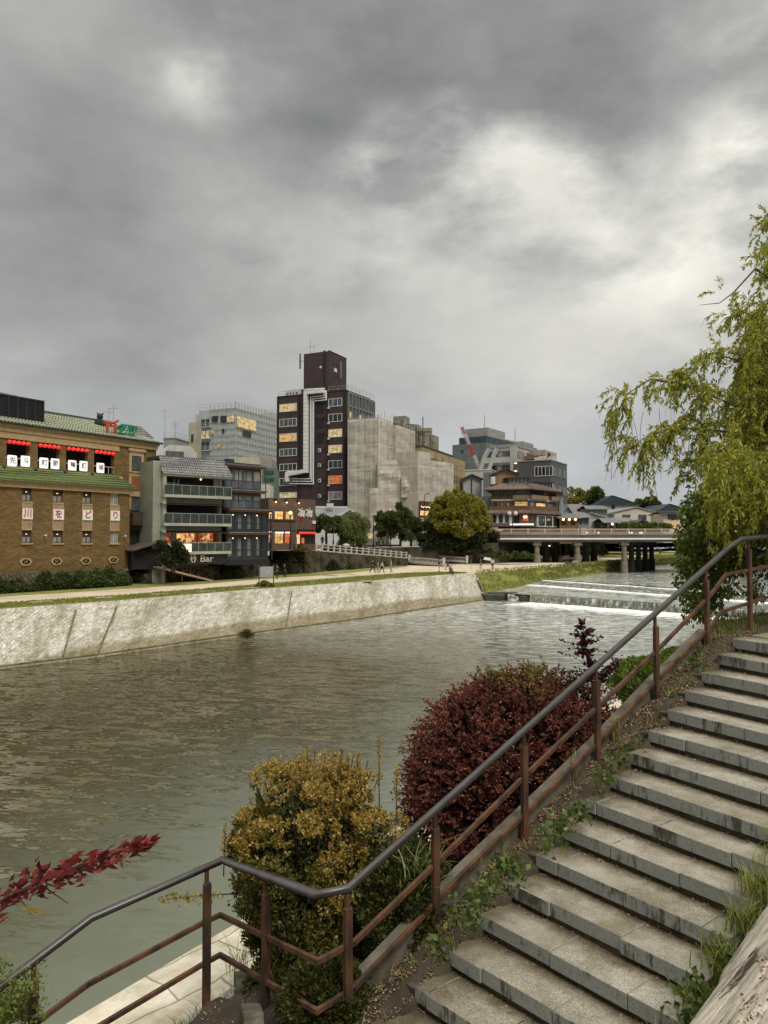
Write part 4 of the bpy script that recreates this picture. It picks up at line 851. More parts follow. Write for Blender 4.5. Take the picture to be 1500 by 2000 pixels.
wll.box(xb-.95, xb-.35, DB, DB+.3, fl[0], zr0); wll.build('wall', CW, B)
sw = MB(); sw.box(-.9, -.01, .5, 9, 0, zr0+1.5); sw.build('side_wall', SIDEW, B)
tile_slope('roof', brickmat('silver_roof_tile', (.30, .30, .30), (.18, .18, .185), (.055, .055, .06), .29, .30, .045, .4, .5, .1), B, -.1, xb+.5, -.15, zr0+.15, 1.1, zr1, .29, .07, .05, xb+.1)
q = MB(); q.box(.05, xb+.1, 1.05, 9, zr1-.3, zr1+.05); q.build('roof_deck', pm('dark_roof', (.06, .06, .06)), B)
q = MB(); q.box(-.1, xb+.45, -.1, DB+.2, zr0-.05, zr0+.08); q.build('eave', SIDEW, B)
GB = glass('balcony_glass', (.055, .068, .058), .12, .4)
for i, zf in enumerate(fl):
    q = MB(); q.box(-.05, xb+.35, -.35, DB+2.3, zf-.30, zf); q.box(0.01, xb, DB-.05, DB+.2, zf-.95, zf-.30) if i < 2 else None; q.build('balcony_slab', CW, B)
    h = bt[i]-zf
    rl = MB(); rl.bar((-.05, -.3, zf+h), (xb+.35, -.3, zf+h), .05, .06)
    for j in range(9): x = -.03+(xb+.36)*j/8; rl.box(x-.022, x+.022, -.33, -.28, zf, zf+h-.03)
    rl.bar((xb+.33, -.3, zf+h), (xb+.33, DB, zf+h), .05, .06); rr = rl.build('railing', pm('pale_green_rail', (.30, .34, .26), (.24, .28, .2)) if i == 0 else bpy.data.materials['pale_green_rail'], B)
    g_2 = MB(); g_2.box(.0, xb+.3, -.302, -.295, zf+.04, zf+h-.06); g_2.build('glass_panel', GB, rr)
for i, (zf, zt) in enumerate(((fl[0], zr0-.05), (fl[1], fl[0]-.95), (fl[2], fl[1]-.95))):
    q = MB(); q.box(.35, xb-.9, DB+.25, DB+.3, zf, zt) ; 
    op = q.build('opening', BLK if i < 2 else LIT_R, B)
    if i == 0:
        q = MB()
        for a in (1.0, 1.9, 2.4): q.box(a, a+.06, DB+.1, DB+.24, zf, zt-.2)
        q.box(1.0, 2.46, DB+.1, DB+.24, zf+1.3, zf+1.36); q.build('door_frame', FRM_W, B)
        q = MB(); q.ball((5.0, DB, zt-.1), .10, 8, 5); q.build('lamp', BULB, B)
        q = MB(); 
        for k in range(5): q.box(.9+k*.9, 1.4+k*.9, .5, .9, zf+.55, zf+.6)
        q.build('table_top', WHITE, B)
    if i == 2:
        for a, w2, mt in ((2.3, .9, LIT_B), (3.4, .9, LIT_B), (5.3, .9, LIT_B), (.45, 1.1, LIT_R)):
            q = MB(); q.box(a, a+w2, DB+.15, DB+.22, zf+.5, zt-.15); q.build('lit_window', mt, B)
        q = MB(); q.box(1.6, 2.2, DB, DB+.24, zf, zt); q.box(4.55, 4.75, DB, DB+.24, zf, zt); q.build('pillar', CW, B)
        q = MB()
        for a in (2.9, 3.9, 5.0, 5.8): q.ball((a, DB-.3, zf+1.15), .11, 7, 5, m=0); q.box(a-.2, a+.2, DB-.4, DB-.2, zf+.5, zf+1.0)
        q.build('diners', BLK, B)
q = MB()
for j in range(2):
    zt = [fl[0]-.95, fl[1]-.95][j]; q.add([(-.1, DB, zt+.12), (xb+.3, DB, zt+.12), (xb+.35, -.45, zt-.12), (-.15, -.45, zt-.12)], [(0, 1, 2, 3), (3, 2, 1, 0)])
q.build('awning', pm('brown_awning', (.16, .10, .075), (.11, .07, .05)), B)
q = MB(); q.box(.3, xb, .0, .3, 1.9, fl[2]-.3); q.build('dark_base', BLKM, B)
a, z = L(330, 1067, -.36); a2, _ = L(373, 1067, -.36)
sgn = MB(); sgn.box(a-.25, a2, -.5, -.40, z_(1078)+.0, z_(1062)); sgn.build('lit_signboard', emit('cream_lit_sign', (1.0, .86, .62), 1.15, (.95, .62, .34), 1.2), B)
sgl = pm('sign_gold', (.50, .46, .36), (.42, .38, .3)); text('Bar', 1.02, sgl, B, (L(403, 1090)[0], -.06, L(403, 1091.5)[1]), 'lettering', .03, sx=1.15, bold=.01)
text('(', .95, sgl, B, (L(373.5, 1090)[0], -.06, L(373.5, 1089)[1]), 'lettering', .03, bold=.03); text(')', .95, sgl, B, (L(380.5, 1090)[0], -.06, L(380.5, 1089)[1]), 'lettering', .03, bold=.03)
q = MB(); a, z = L(377, 1088.8); q.tube((a-.12, -.08, z-.2), (a+.14, -.08, z+.22), .05, .08, 6); q.tube((a, -.08, z), (a+.14, -.08, z-.18), .05, .03, 6); q.build('emblem', sgl, B)
a, z = L(423.5, 1074, -.2); q = MB(); q.box(a-.35, a+.35, -.2, .1, z-.28, z+.28); ac = q.build('air_conditioner', WHITE, B, bevel=.03); q = MB(); q.tube((a-.02, -.215, z), (a-.02, -.2, z), .2, n=14); q.build('fan', FRM_D, ac)
# ---------------------------------------------------------------- C: dark glass building with wooden eaves
F = Fac(445, 83, 42, -4.8); L = F.L
Cb = F.thing('dark_glass_restaurant', 'dark four storey glass fronted restaurant with layered eaves and orange timber soffits', 'restaurant')
xc = L(519, 1000)[0]; z_ = lambda py, px=480: L(px, py)[1]
DW = pm('charcoal_cladding', (.045, .045, .045), (.028, .028, .03), 2, .6); OR = pm('orange_timber', (.30, .12, .035), (.20, .08, .025), 6, .5); EV = pm('grey_metal_eave', (.15, .155, .16), (.10, .105, .11), 1.5, .5)
lev = [(908, 955, .0, 1.0), (957, 993, .0, 1.0), (995, 1038, -.6, 1.0), (1040, 1091, -.6, 1.0)]
q = MB(); q.box(0, xc, 1.2, 9, 1.7, z_(905)); q.build('wall', DW, Cb)
for i, (yt, yb, yo, _) in enumerate(lev):
    z1, z0 = z_(yt), z_(yb); y0 = 1.0+yo; x1 = xc if i < 2 else xc+.6
    q = MB(); q.box(-.1, x1+.55, y0-.75, 1.3, z1-.08, z1+.06); q.build('eave', EV, Cb)
    q = MB(); q.box(0, x1+.35, y0-.5, y0+.1, z1-.28, z1-.10); q.build('soffit', OR, Cb)
    q = MB(); q.box(.1, x1-.1, y0-.02, y0+.1, z0+.1, z1-.5); q.box(x1-.1, x1-.02, y0+.0, 3.0, z0+.1, z1-.5); q.build('glazing', GL_G if i < 2 else GL_D, Cb)
    q = MB(); q.box(0, x1, y0-.1, 1.25, z0-.12, z0+.08)
    for j in range(6): x = .05+(x1-.1)*j/5; q.box(x-.05, x+.05, y0-.08, y0+.12, z0+.08, z1-.3)
    q.box(.05, x1, y0-.09, y0-.05, z0+.95, z0+1.02); q.box(.05, x1, y0-.07, y0+.1, z1-.55, z1-.3); q.build('frame', DW, Cb)
    if i < 2:
        q = MB(); q.box(.2, x1-.2, y0-.06, y0-.04, z0+.1, z0+.92); q.build('glass_panel', GL_G, Cb)
        [MB().box(.3+k*1.35, 1.2+k*1.35, y0-.03, y0-.022, z0+.9, z1-.65).build('curtain', GL_C, Cb) for k in range(4)]
    else:
        gbm = pm('greenish_blind', (.15, .18, .15), (.10, .13, .11)) if i == 2 else gbm; [MB().box(.3+k*1.35, .75+k*1.35, y0-.03, y0-.022, z0+.3, z1-.65).build('pale_blind', gbm, Cb) for k in range(4)]
        q = MB(); [q.ball((.9+1.7*k, y0-.12, z1-.65), .07, 6, 4) for k in range(3)]; q.build('lamp', BULB, Cb)
q = MB(); q.box(-.2, xc+.8, .2, 1.3, 1.7, z_(1093)); q.build('base', BLKM, Cb)
q = MB(); q.box(.0, xc, 1.0, 9, z_(905), z_(903)); q.box(1.5, 2.3, 2, 3, z_(903), z_(903)+.5); q.build('roof', DW, Cb)
for k, x in enumerate((xc+.45, xc+.45)):
    q = MB(); q.tube((xc+.45, .6-1.2*k, 2.2), (xc+.45, .6-1.2*k, z_(905 if k == 0 else 997)), .06, n=6); q.build('corner_post', DW, Cb)
# ---------------------------------------------------------------- D: brown two storey restaurant with warm windows
F = Fac(524, 93, 46, -1.3); L = F.L
D_ = F.thing('brown_restaurant', 'brown two storey restaurant with warm lit windows and white characters on its wall', 'restaurant')
xd = L(616, 1000)[0]; z_ = lambda py, px=570: L(px, py)[1]
DBR = brickmat('dark_brown_cladding', (.115, .075, .05), (.095, .062, .042), (.06, .04, .028), 2.0, .16, .012, .75, .2, .2)
up = [F.rect(524, 532, 997, 1014), F.rect(537, 554, 998, 1014.5), F.rect(558, 574, 999, 1015)]
dn = [F.rect(523, 531, 1037, 1060), F.rect(537, 554, 1038, 1062), F.rect(557, 568, 1038, 1062)]
up = [(max(a, .1), b, c, d) for a, b, c, d in up]; dn = [(max(a, .1), b, c, d) for a, b, c, d in dn]
w = wall_holes(0, xd, -.4, z_(974), 0, .3, up+dn); w.box(0, xd, .32, 7, -.4, z_(974)-.05); w.build('wall', DBR, D_)
for i, (a, b, c, d) in enumerate(up+dn): win(D_, a, c, b-a, d-c, .10, LIT_B if i in (0, 1, 3) else (LIT_R if i == 5 else LIT), FRM_D, 3 if i in (1, 4) else 2, 1, .05)
q = MB(); q.box(0, xd*.58, -.15, 0, z_(1017.5), z_(1017.5)+.09); q.box(0, xd*.6, -.05, .0, z_(1037.5), z_(1036)); q.build('ledge', FRM_D, D_)
q = MB(); [q.box(a, b, -.04, .05, d-.22, d-.05) for a, b, c, d in dn]; q.build('light_strip', LIT_W, D_)
a, z = L(596, 1003); text('凛凛', 1.25, pm('white_letters', (.75, .75, .72)), D_, (a, -.05, z), 'lettering', .04, bold=.012)
a0, a1, c, d = F.rect(586, 591, 998, 1017); q = MB(); q.box(a0, a1, -.06, 0, c, d); q.build('red_sign', pm('red_board', (.22, .015, .015)), D_)
a0, a1, c, d = F.rect(609, 615, 1017, 1023); q = MB(); q.box(a0, a1, -.2, 0, c, d); q.build('white_lamp_box', WHITE, D_)
q = MB(); a0, a1, c, d = F.rect(579, 615, 1034, 1061.5); q.box(a0, a1-.05, -.04, .0, c, d); q.build('entrance', BLK, D_)
a0, a1, c, d = F.rect(579, 596, 1044, 1062); q = MB(); q.box(a0, a0+.5, -.08, -.045, c, d); q.build('lit_notice', emit('orange_notice', (1.0, .55, .35), .9, (.6, .12, .08), 5), D_)
q = MB(); q.box(a0+.8, a1-.2, -.08, -.045, c, d-.4); q.build('lit_doorway', LIT_R, D_)
a0, a1, c, d = F.rect(583, 611, 1039.5, 1042.5)
for j in range(9):
    o = thing('paper_lantern', ['red lantern at the left end of', 'second red lantern from the left in', 'third red lantern from the left in', 'fourth red lantern from the left in', 'middle red lantern of', 'fourth red lantern from the right in', 'third red lantern from the right in', 'second red lantern from the right in', 'red lantern at the right end of'][j]+' the row over the brown restaurant entrance', 'lantern', F.O+F.d*(a0+(a1-a0)*j/8)-F.n*.35+Vector((0, 0, (c+d)/2)), F.rz, 'red lanterns over the restaurant entrance')
    link('shade', lanm, o).scale = (.95, .95, .8); link('cap', capm, o)
for j, (x, y) in enumerate(((536, 976), (557, 977), (581, 978.5))):
    a, z = L(x, y); q = MB(); q.box(a-.10, a+.10, -.35, 0, z-.02, z+.10); q.tube((a, -.3, z-.02), (a, -.3, z-.25), .08, .12, 8); o = q.build('wall_lamp', FRM_D, D_)
    q = MB(); q.ball((a, -.3, z-.27), .11, 8, 5); q.build('bulb', BULB, o)
    l_ = bpy.data.lights.new('wall_lamp_light', 'POINT'); l_.energy = 14; l_.color = (1, .6, .25); l_.shadow_soft_size = .08; lo_ = bpy.data.objects.new('wall_lamp_light', l_); COL.objects.link(lo_); lo_.parent = D_; lo_.location = (a, -.42, z-.35)
# ---------------------------------------------------------------- E: brown tower with silver duct
F = Fac(676, 158, 115.5, -1.3); F.O = F.O-F.d*((F.L(676, 1000)[0])-F.L(541, 900)[0]); L = F.L; S = F.S
E_ = F.thing('brown_office_tower', 'tall dark maroon office building with a big silver duct running down its front', 'office building')
MAR = pm('maroon_panel', (.052, .029, .027), (.037, .021, .020), .5, .6, .05, spec=.5)
xe = L(676, 1000)[0]; zt = L(676, 763)[1]
t0, t1, tz = L(588.5, 740)[0], L(638, 740)[0], L(638, 686, 1.0)[1]
q = MB(); q.box(0, xe, 0, 11, 0, zt); q.box(t0, t1+.0, 1.0, 9, zt, tz); 
q.build('wall', MAR, E_)
q = MB()
for x in (.02, L(583, 900)[0], L(637.5, 900)[0], L(672, 900)[0]): q.box(x, x+.35, -.22, 0, 0, zt-.1)
q.box(-.1, xe+.12, -.12, 11.1, zt, zt+.18); q.build('pipe_trim', pm('dark_maroon', (.03, .018, .018)), E_)
lit = {0: LIT_Y, 2: LIT, 7: LIT_Y}
rowsL = [(788, 803.5), (817, 833), (846, 862), (875.5, 890.5), (905, 919), (933, 948), (961, 972)]
for i, (yt, yb) in enumerate(rowsL):
    x0, x1, z0, z1 = F.rect(546, 580, yt+.5, yb+.5); win(E_, x0, z0, x1-x0, z1-z0, -.0, [LIT_Y, GL_G, LIT, GL_G, GL_D, GL_D, LIT_Y][i], FRM_W, 4, 1, .13, .02, proud=.10)
    q = MB(); q.box(x0-.1, x1+.1, -.2, -.0, z0-.32, z0-.02); q.build('sill', WHITE, E_) if False else None
rowsR = [(778, 794), (808, 824), (838, 854), (869, 885), (899, 914.5), (929, 945), (960, 976)]
for i, (yt, yb) in enumerate(rowsR):
    x0, x1, z0, z1 = F.rect(641.5, 668.5, yt, yb); win(E_, x0, z0, x1-x0, z1-z0, -.0, [GL_G, GL_D, LIT_Y, LIT_Y, GL_D, LIT_R, GL_C][i], FRM_W, 3, 1, .13, .02, proud=.10)
    for (x, y) in ((642.5, yb+3), (633, yt+8)):
        a, z = L(x, y); q = MB(); q.box(a-.22, a+.22, -.3, 0, z-.18, z+.18); q.build('vent_box', WHITE if x > 640 else FRM_D, E_)
for y in (879, 908, 938, 968, 998): a, z = L(624.5, y); q = MB(); q.box(a-.32, a+.32, -.2, 0, z-.45, z+.3); o = q.build('wall_vent', WHITE, E_); q = MB(); q.box(a-.18, a+.18, -.24, -.2, z-.3, z+.1); q.build('grille', BLKM, o)
for y in (785, 815, 845): x0, x1, z0, z1 = F.rect(618, 632, y, y+22); q = MB(); q.box(x0, x1, -.05, 0, z0, z1); q.build('recessed_panel', pm('black_maroon', (.022, .013, .013)) if y == 785 else bpy.data.materials['black_maroon'], E_)
# the duct: one wide rectangular run with four slim pipes beside it
SIL = brickmat('silver_duct', (.80, .80, .79), (.74, .74, .74), (.40, .40, .40), 20, .9, .05, .35, .2, .1); PIP = pm('silver_pipe', (.82, .82, .82), (.72, .72, .72), 2, .35)
def run(pts, w, dp, mat, name, y0=-.25):
    q = MB(); P3 = [L(x, y) for x, y in pts]
    for (a, b), (c, d) in zip(P3[:-1], P3[1:]):
        if abs(a-c) < abs(b-d): q.box((a+c)/2-w/2, (a+c)/2+w/2, y0-dp, y0, min(b, d)-w/2*.9, max(b, d)+w/2*.9)
        else: q.add([(a, y0-dp-.004, b-w/2), (c, y0-dp-.004, d-w/2), (c, y0-dp-.004, d+w/2), (a, y0-dp-.004, b+w/2), (a, y0+.004, b-w/2), (c, y0+.004, d-w/2), (c, y0+.004, d+w/2), (a, y0+.004, b+w/2)], [(0,1,2,3),(7,6,5,4),(0,4,5,1),(1,5,6,2),(2,6,7,3),(3,7,4,0)])
    return q.build(name, mat, E_, bevel=.05)
run([(636, 765), (602.5, 768), (600, 921), (566, 927), (565, 938)], .85, 1.0, SIL, 'air_duct')
for k, (pts) in enumerate([[(636, 759), (598, 761), (596.5, 919), (562, 922), (561, 944)], [(634, 764), (634, 773), (609.0, 776), (607, 935.5), (570, 935.5)], [(637, 764), (637, 777), (612.0, 780), (610, 940.5), (571, 940)], [(639, 764), (639, 781.5), (615.0, 784), (613, 945.5), (566, 944.5)]]):
    run(pts, .20, .22, PIP, 'pipe')
q = MB(); x0, x1, z0, z1 = F.rect(594, 614, 790, 940); q.box(x0-.4, x1+.3, -.08, 0, z0, z1); q.build('duct_recess', BLKM, E_)
# right-hand side: grey gridded glass
q = MB(); y1, _ = S(728, 830, xe+.02); q.box(xe, xe+.25, .3, y1, 0, zt-.6); q.build('side_glazing', GL_G, E_)
q = MB(); GRD = pm('grey_mullion', (.20, .20, .19), (.14, .14, .135))
for j in range(9): yy = .3+(y1-.3)*j/8; q.box(xe+.2, xe+.62, yy-.1, yy+.1, 0, zt-.3)
for j in range(12): q.box(xe+.2, xe+.42, .3, y1, zt-.5-j*2.8, zt-.1-j*2.8)
q.build('side_frame', GRD, E_)
for j in range(4): q = MB(); q.box(xe+.26, xe+.3, 1.0+2.2*j, 2.2+2.2*j, zt-6.0, zt-4.4); q.build('lit_window', LIT_Y, E_) if j % 2 == 0 else None
q = MB(); RL = pm('grey_railing', (.35, .35, .34))
def roof_rail(q, pts, z, h=1.1, st=1.6):
    for a, b in zip(pts[:-1], pts[1:]):
        a, b = Vector((*a, z)), Vector((*b, z)); n = max(1, int((b-a).length/st))
        for j in range(n+1): p = a.lerp(b, j/n); q.tube(p, p+Vector((0, 0, h)), .035, n=5)
        for hh in (h, h*.5): q.tube(a+Vector((0, 0, hh)), b+Vector((0, 0, hh)), .035, n=5)
roof_rail(q, [(xe-4.5, .2), (xe+.3, .2), (xe+.3, y1)], zt+.1); q.build('roof_railing', RL, E_); q = MB(); roof_rail(q, [(.2, .2), (4.2, .2)], zt+.1); q.build('roof_railing', RL, E_)
x0, x1, z0, z1 = F.rect(557, 588, 761, 774, 2.0); q = MB(); q.box(x0, x1, 2, 5, zt, z1); hb = q.build('roof_hut', WHITE, E_); q = MB(); [q.box(x0+.5+j*.8, x0+.85+j*.8, 1.97, 2.0, z1-1.0, z1-.6) for j in range(4)]; q.build('opening', BLK, hb)
q = MB(); a, z = L(586, 706, 1.0); q.box(a-.15, a+.1, .9, 1.3, z-1.6, z+1.8); q.tube((a, 1.1, z), (t0+.1, 1.1, z), .06); q.build('antenna_panel', GRD, E_); q = MB(); q.box(t1+.5, t1+.75, 5, 5.4, tz-5.2, tz-1.5); q.tube((t1, 5.2, tz-2.2), (t1+.6, 5.2, tz-2.2), .06); q.tube((t1, 5.2, tz-4.6), (t1+.6, 5.2, tz-4.6), .06); q.build('antenna_panel', GRD, E_)
q = MB(); q.box(t1-1.4, t1-.9, .9, 1.0, zt+.3, tz+.2); q.box(t1-.2, t1+.08, 1, 9.1, tz, tz+.15); q.build('cable_tray', BLKM, E_)
q = MB(); a, z = L(626.5, 717, 1.); q.tube((a, .92, z), (a, 1.0, z), .3, n=10); y_, z2 = S(655, 724, t1); q.box(t1, t1+.1, y_-.6, y_+.6, z2-.3, z2+.5); q.build('round_vent', WHITE, E_)
q = MB(); a = L(606, 690, 3)[0]; q.tube((a, 3, tz), (a, 3, tz+3.6), .05); q.tube((a-.7, 3, tz+2.0), (a+1.8, 3, tz+2.0), .03); q.tube((a+1.0, 3, tz), (a+1.0, 3, tz+2.2), .035); q.build('aerial', bpy.data.materials['galvanised'], E_)
# ---------------------------------------------------------------- F: scaffolded building wrapped in sheeting
def wrapmat():
    m, t, b = base_mat('scaffold_sheet'); g = G(t); v = g.facade(); q = g.n('ShaderNodeTexBrick'); g.l(v, q.inputs['Vector']); q.inputs['Scale'].default_value = 1
    q.inputs['Brick Width'].default_value = 1.8; q.inputs['Row Height'].default_value = 5.1; q.inputs['Mortar Size'].default_value = .09; q.offset = 0
    q.inputs['Color1'].default_value = C4((.45, .41, .34)); q.inputs['Color2'].default_value = C4((.36, .33, .275)); q.inputs['Mortar'].default_value = C4((.56, .52, .45))
    mp = g.n('ShaderNodeMapping'); mp.inputs['Scale'].default_value = (1, .22, 1); g.l(v, mp.inputs[0]); nz = g.noise(mp.outputs[0], .55, 5, .6, 1.2)
    col = g.mix(1.0, q.outputs['Color'], g.ramp(nz, [(.3, (1.12, 1.11, 1.1)), (.7, (.84, .84, .84))]), 'MULTIPLY'); g.l(col, b.inputs['Base Color']); b.inputs['Roughness'].default_value = .75
    mp2 = g.n('ShaderNodeMapping'); mp2.inputs['Scale'].default_value = (1, .5, 1); g.l(v, mp2.inputs[0])
    g.bump(g.noise(mp2.outputs[0], .7, 3, .5, .8), b, .6, .25); return m
SHT = wrapmat()
F = Fac(679, 154, 114, -1.3); L = F.L; S = F.S
x1 = L(739.5, 900)[0]; z1 = L(710, 817)[1]
Fd = F.thing('scaffolded_building', 'building wrapped in beige sheeting on scaffolding beside the maroon tower', 'scaffolding')
def cloth(x0, x1, y0, y1, z0, z1, name='sheeting', amp=.14, seg=.7):
    """a wrapped box: front and right faces as sagging cloth"""
    m = MB(); 
    def face(f, w):
        nx, nz = max(2, int(w/seg)), max(2, int((z1-z0)/seg)); b0 = len(m.v)
        for i in range(nx+1):
            for j in range(nz+1):
                u, v = w*i/nx, z0+(z1-z0)*j/nz; k = amp*(abs(math.sin(u*math.pi/1.8))*(.4+.6*math.sin(v*.9+math.sin(u*.7)*2)**2)+.35*math.sin(v*2.3+u*.6)); k *= (0 < i < nx) and (0 < j < nz); m.v.append(f(u, v, k))
        for i in range(nx):
            for j in range(nz): m.f.append((b0+i*(nz+1)+j, b0+(i+1)*(nz+1)+j, b0+(i+1)*(nz+1)+j+1, b0+i*(nz+1)+j+1)); m.m.append(0)
    face(lambda u, v, k: (x0+u, y0-k, v), x1-x0); face(lambda u, v, k: (x1+k, y0+u, v), y1-y0); face(lambda u, v, k: (x0-k*.3, y1-u, v), y1-y0)
    m.add([(x0, y0, z1), (x1, y0, z1), (x1, y1, z1), (x0, y1, z1)], [(0, 1, 2, 3)]); return m.build(name, SHT, Fd)
yd = S(811, 850, x1)[0]; yd1 = S(767, 850, x1)[0]; yd2 = S(774, 850, x1)[0]
cloth(0, x1, 0, yd1, 0, z1)
cloth(1.0, x1-1.2, yd1, yd2+.2, 0, z1-.8); cloth(0.5, x1, yd2, yd, 0, z1-.3)
q = MB()                                          # pole ends standing proud of the sheeting
for j in range(7): x = x1*j/6; MB().tube((x, .1, z1-.5), (x, .1, z1+.5+.4*(j % 2)), .05, n=5).build('scaffold_pole', RL, Fd)
for j in range(14): y = yd*j/13; MB().tube((x1-.1, y, z1-1.0), (x1-.1, y, z1+.6+.7*((j*7) % 3)), .05, n=5).build('scaffold_pole', RL, Fd)
q.tube((0, .1, z1+.3), (x1, .1, z1+.3), .04, n=5); q.build('scaffold_pole', RL, Fd)
# lower projecting wing: front face 740..817
zw = L(778, 900, -3)[1]
xw0, xw1 = L(700, 1000, -3.0)[0], S(740, 1000, 0)[0]
F2 = Fac(738, 148, 88, -1.3); L2 = F2.L
def cloth2(Fx, px0, px1, yt, dep0, dep1, amp=.14, zb=0.0):
    a, b = Fx.L(px0, 1000, dep0)[0], Fx.L(px1, 1000, dep0)[0]; zt_ = Fx.L((px0+px1)/2, yt, dep0)[1]
    o = cloth(a, b, dep0, dep1, zb, zt_, amp=amp); o.location = Fx.O-F.O; o.location = Vector((o.location.dot(F.d), o.location.dot(F.n), o.location.z)); o.rotation_euler = (0, 0, Fx.rz-F.rz); return a, b, zt_
cloth2(F2, 738, 815, 899, 0, 9); cloth2(F2, 738, 815, 918, -.5, -.02, .3)
cloth2(F2, 722, 752, 953, -1.6, -.52, .2)
cloth2(F2, 784, 812, 930, -1.7, -.52, .45, F2.L(795, 972, -1)[1])
F3 = Fac(817, 145, 38, -1.3)
a, b, z3 = cloth2(F3, 817, 842, 883, 0, 6); a, b, z4 = cloth2(F3, 842.2, 886, 902, 0.01, 6)
a0, a1, c, d = F3.rect(819, 846, 985, 1008, -.3)
sf = F3.thing('lit_shopfront', 'glowing shop window at the foot of the scaffold beside the round tree', 'shopfront')
q = MB(); q.box(a0, a1, -.3, -.16, c, d+.6); q.build('frame', pm('brown_board', (.10, .05, .03)), sf); q = MB(); q.box(a0+.3, a1-.2, -.36, -.31, c+.1, c+1.0); q.build('lit_signboard', LIT_B, sf)
q = MB(); [q.ball((a0+.5+.55*j, -.5, d-.5-.12*(j % 2)), .10, 6, 4) for j in range(6)]; q.build('bulb', BULB, sf)
# ---------------------------------------------------------------- H: pale glass block
def corner(pxL, pxC, pxR, Yc, ang, zb=-1.3):
    """box seen on its near corner: front face from pxL to pxC (heading ang), side face from pxC to pxR. returns Fac with O at left end, width, depth"""
    F = Fac(pxC, Yc, ang, zb); w = -F.L(pxL, 1000)[0]; F.O = F.O-F.d*w; dp = F.S(pxR, 1000, w)[0]; return F, w, dp
F, w, dp = corner(387, 458, 540, 190, 113); z_ = lambda py: F.L(458, py)[1]
H = F.thing('glass_office', 'pale gridded glass office block with lit upper floor behind the restaurants', 'office building')
zt = z_(797); PG = brickmat('frosted_glass_grid', (.50, .55, .53), (.42, .47, .46), (.62, .66, .62), 1.6, .95, .05, .3, .1, .25); PG.node_tree.nodes['Brick Texture'].offset = 0
q = MB(); q.box(0, w, 0, dp, 0, zt); q.build('wall', PG, H)
MUL = pm('pale_mullion', (.45, .47, .45), (.36, .38, .36))
q = MB()
for j in range(10): q.box(w*j/9-.035, w*j/9+.035, -.3, 0, 8, zt+1.6) if j > 2 else None
for j in range(16): q.box(w, w+.3, dp*j/15-.035, dp*j/15+.035, 8, zt+1.6)
for j in range(14): q.box(w*.32, w+.3, -.3, -.18, zt-j*1.7-.03, zt-j*1.7+.03); q.box(w+.2, w+.32, -.2, dp, zt-j*1.7-.03, zt-j*1.7+.03)
q.build('glass_grid', MUL, H)
q = MB(); roof_rail(q, [(0.1, 0), (w, 0), (w, dp)], zt, 1.6, 1.5); q.build('roof_frame', MUL, H)
q = MB(); q.box(-.6, 0, -.5, 3, 0, zt-1); q.build('end_wall', pm('pale_concrete', (.45, .45, .42), (.35, .35, .33), .6), H)
for j, py in enumerate((831, 854, 877)):
    z = z_(py); q = MB(); q.box(0, w*.36, -1.4, 0, z-.2, z); q.build('balcony', MUL, H)
    q = MB(); roof_rail(q, [(0, -1.35), (w*.36, -1.35)], z, 1.0, .8); q.build('balcony_rail', MUL, H)
    q = MB(); [q.box(.8+1.4*k, 1.9+1.4*k, -.05, .02, z+.1, z+2.2) for k in range(2)]; q.build('window', GL_D if j != 1 else LIT_Y, H)
for (x0, x1, z0, z1, mt) in [(.38, .54, 822, 810, GL_D), (.62, .78, 824, 811, GL_D), (.80, .98, 824, 812, LIT_Y), (.55, .62, 872, 866, LIT), (.36, .44, 845, 838, LIT), (.66, .72, 845, 836, GL_D)]:
    q = MB(); q.box(w*x0, w*x1, -.33, -.30, z_(z0), z_(z1)); q.build('window', mt, H)
q = MB(); q.box(w+.31, w+.35, .3, dp*.45, z_(833), z_(812)); q.build('lit_window', LIT_Y, H); q = MB(); q.box(w+.31, w+.35, dp*.15, dp*.34, z_(848), z_(837)); q.build('window', GL_D, H)
for (xa, xb_) in ((.3, dp*.22), (dp*.24, dp*.45)): pass
F, w, dp = corner(505, 530, 548, 215, 113); H2 = F.thing('glass_office', 'second pale glass building squeezed between the glass block and the maroon tower', 'office building'); zt = F.L(530, 806)[1]
q = MB(); q.box(0, w, 0, dp, 0, zt); q.build('wall', PG, H2); q = MB(); [q.box(w*.1, w*.6, -.1, 0, zt-3-3.2*j, zt-1.2-3.2*j) for j in range(3)]; q.build('window_band', GL_D, H2); q = MB(); roof_rail(q, [(0, .1), (w, .1), (w, dp)], zt, 1.1); q.build('roof_railing', RL, H2)
# small blocks in front of it
def slab(label, pxL, pxC, pxR, Y, ang, yt, mat, cat='building', zb=-1.3, name='low_building', wins=None, roof=None, pane=None, sidew=None, frame=None, rail=False):
    F, w, dp = corner(pxL, pxC, pxR, Y, ang, zb); zt = F.L(pxC, yt)[1]; o = F.thing(name, label, cat)
    q = MB(); q.box(0, w, 0, dp, 0, zt); q.build('wall', mat, o)
    if roof: q = MB(); q.box(-.15, w+.15, -.15, dp+.1, zt, zt+.25); q.build('roof', roof, o)
    if wins:
        nx, zs_, ww, hh = wins
        for zc in zs_:
            for i in range(nx): x = w*(i+.5)/nx-ww/2; win(o, x, zt-zc, ww, hh, -.02, pane or GL_D, frame or FRM_W, 2, 1, .09, .02, proud=.08)
    if sidew:
        nx, zs_, ww, hh = sidew
        for zc in zs_:
            for i in range(nx):
                y = dp*(i+.5)/nx-ww/2; q = MB(); q.box(w, w+.08, y, y+ww, zt-zc, zt-zc+hh); q.build('side_window', pane or GL_G, o)
    if rail: q = MB(); roof_rail(q, [(0, .1), (w, .1), (w, dp)], zt, 1.1); q.build('roof_railing', RL, o)
    return o, F, w, dp, zt
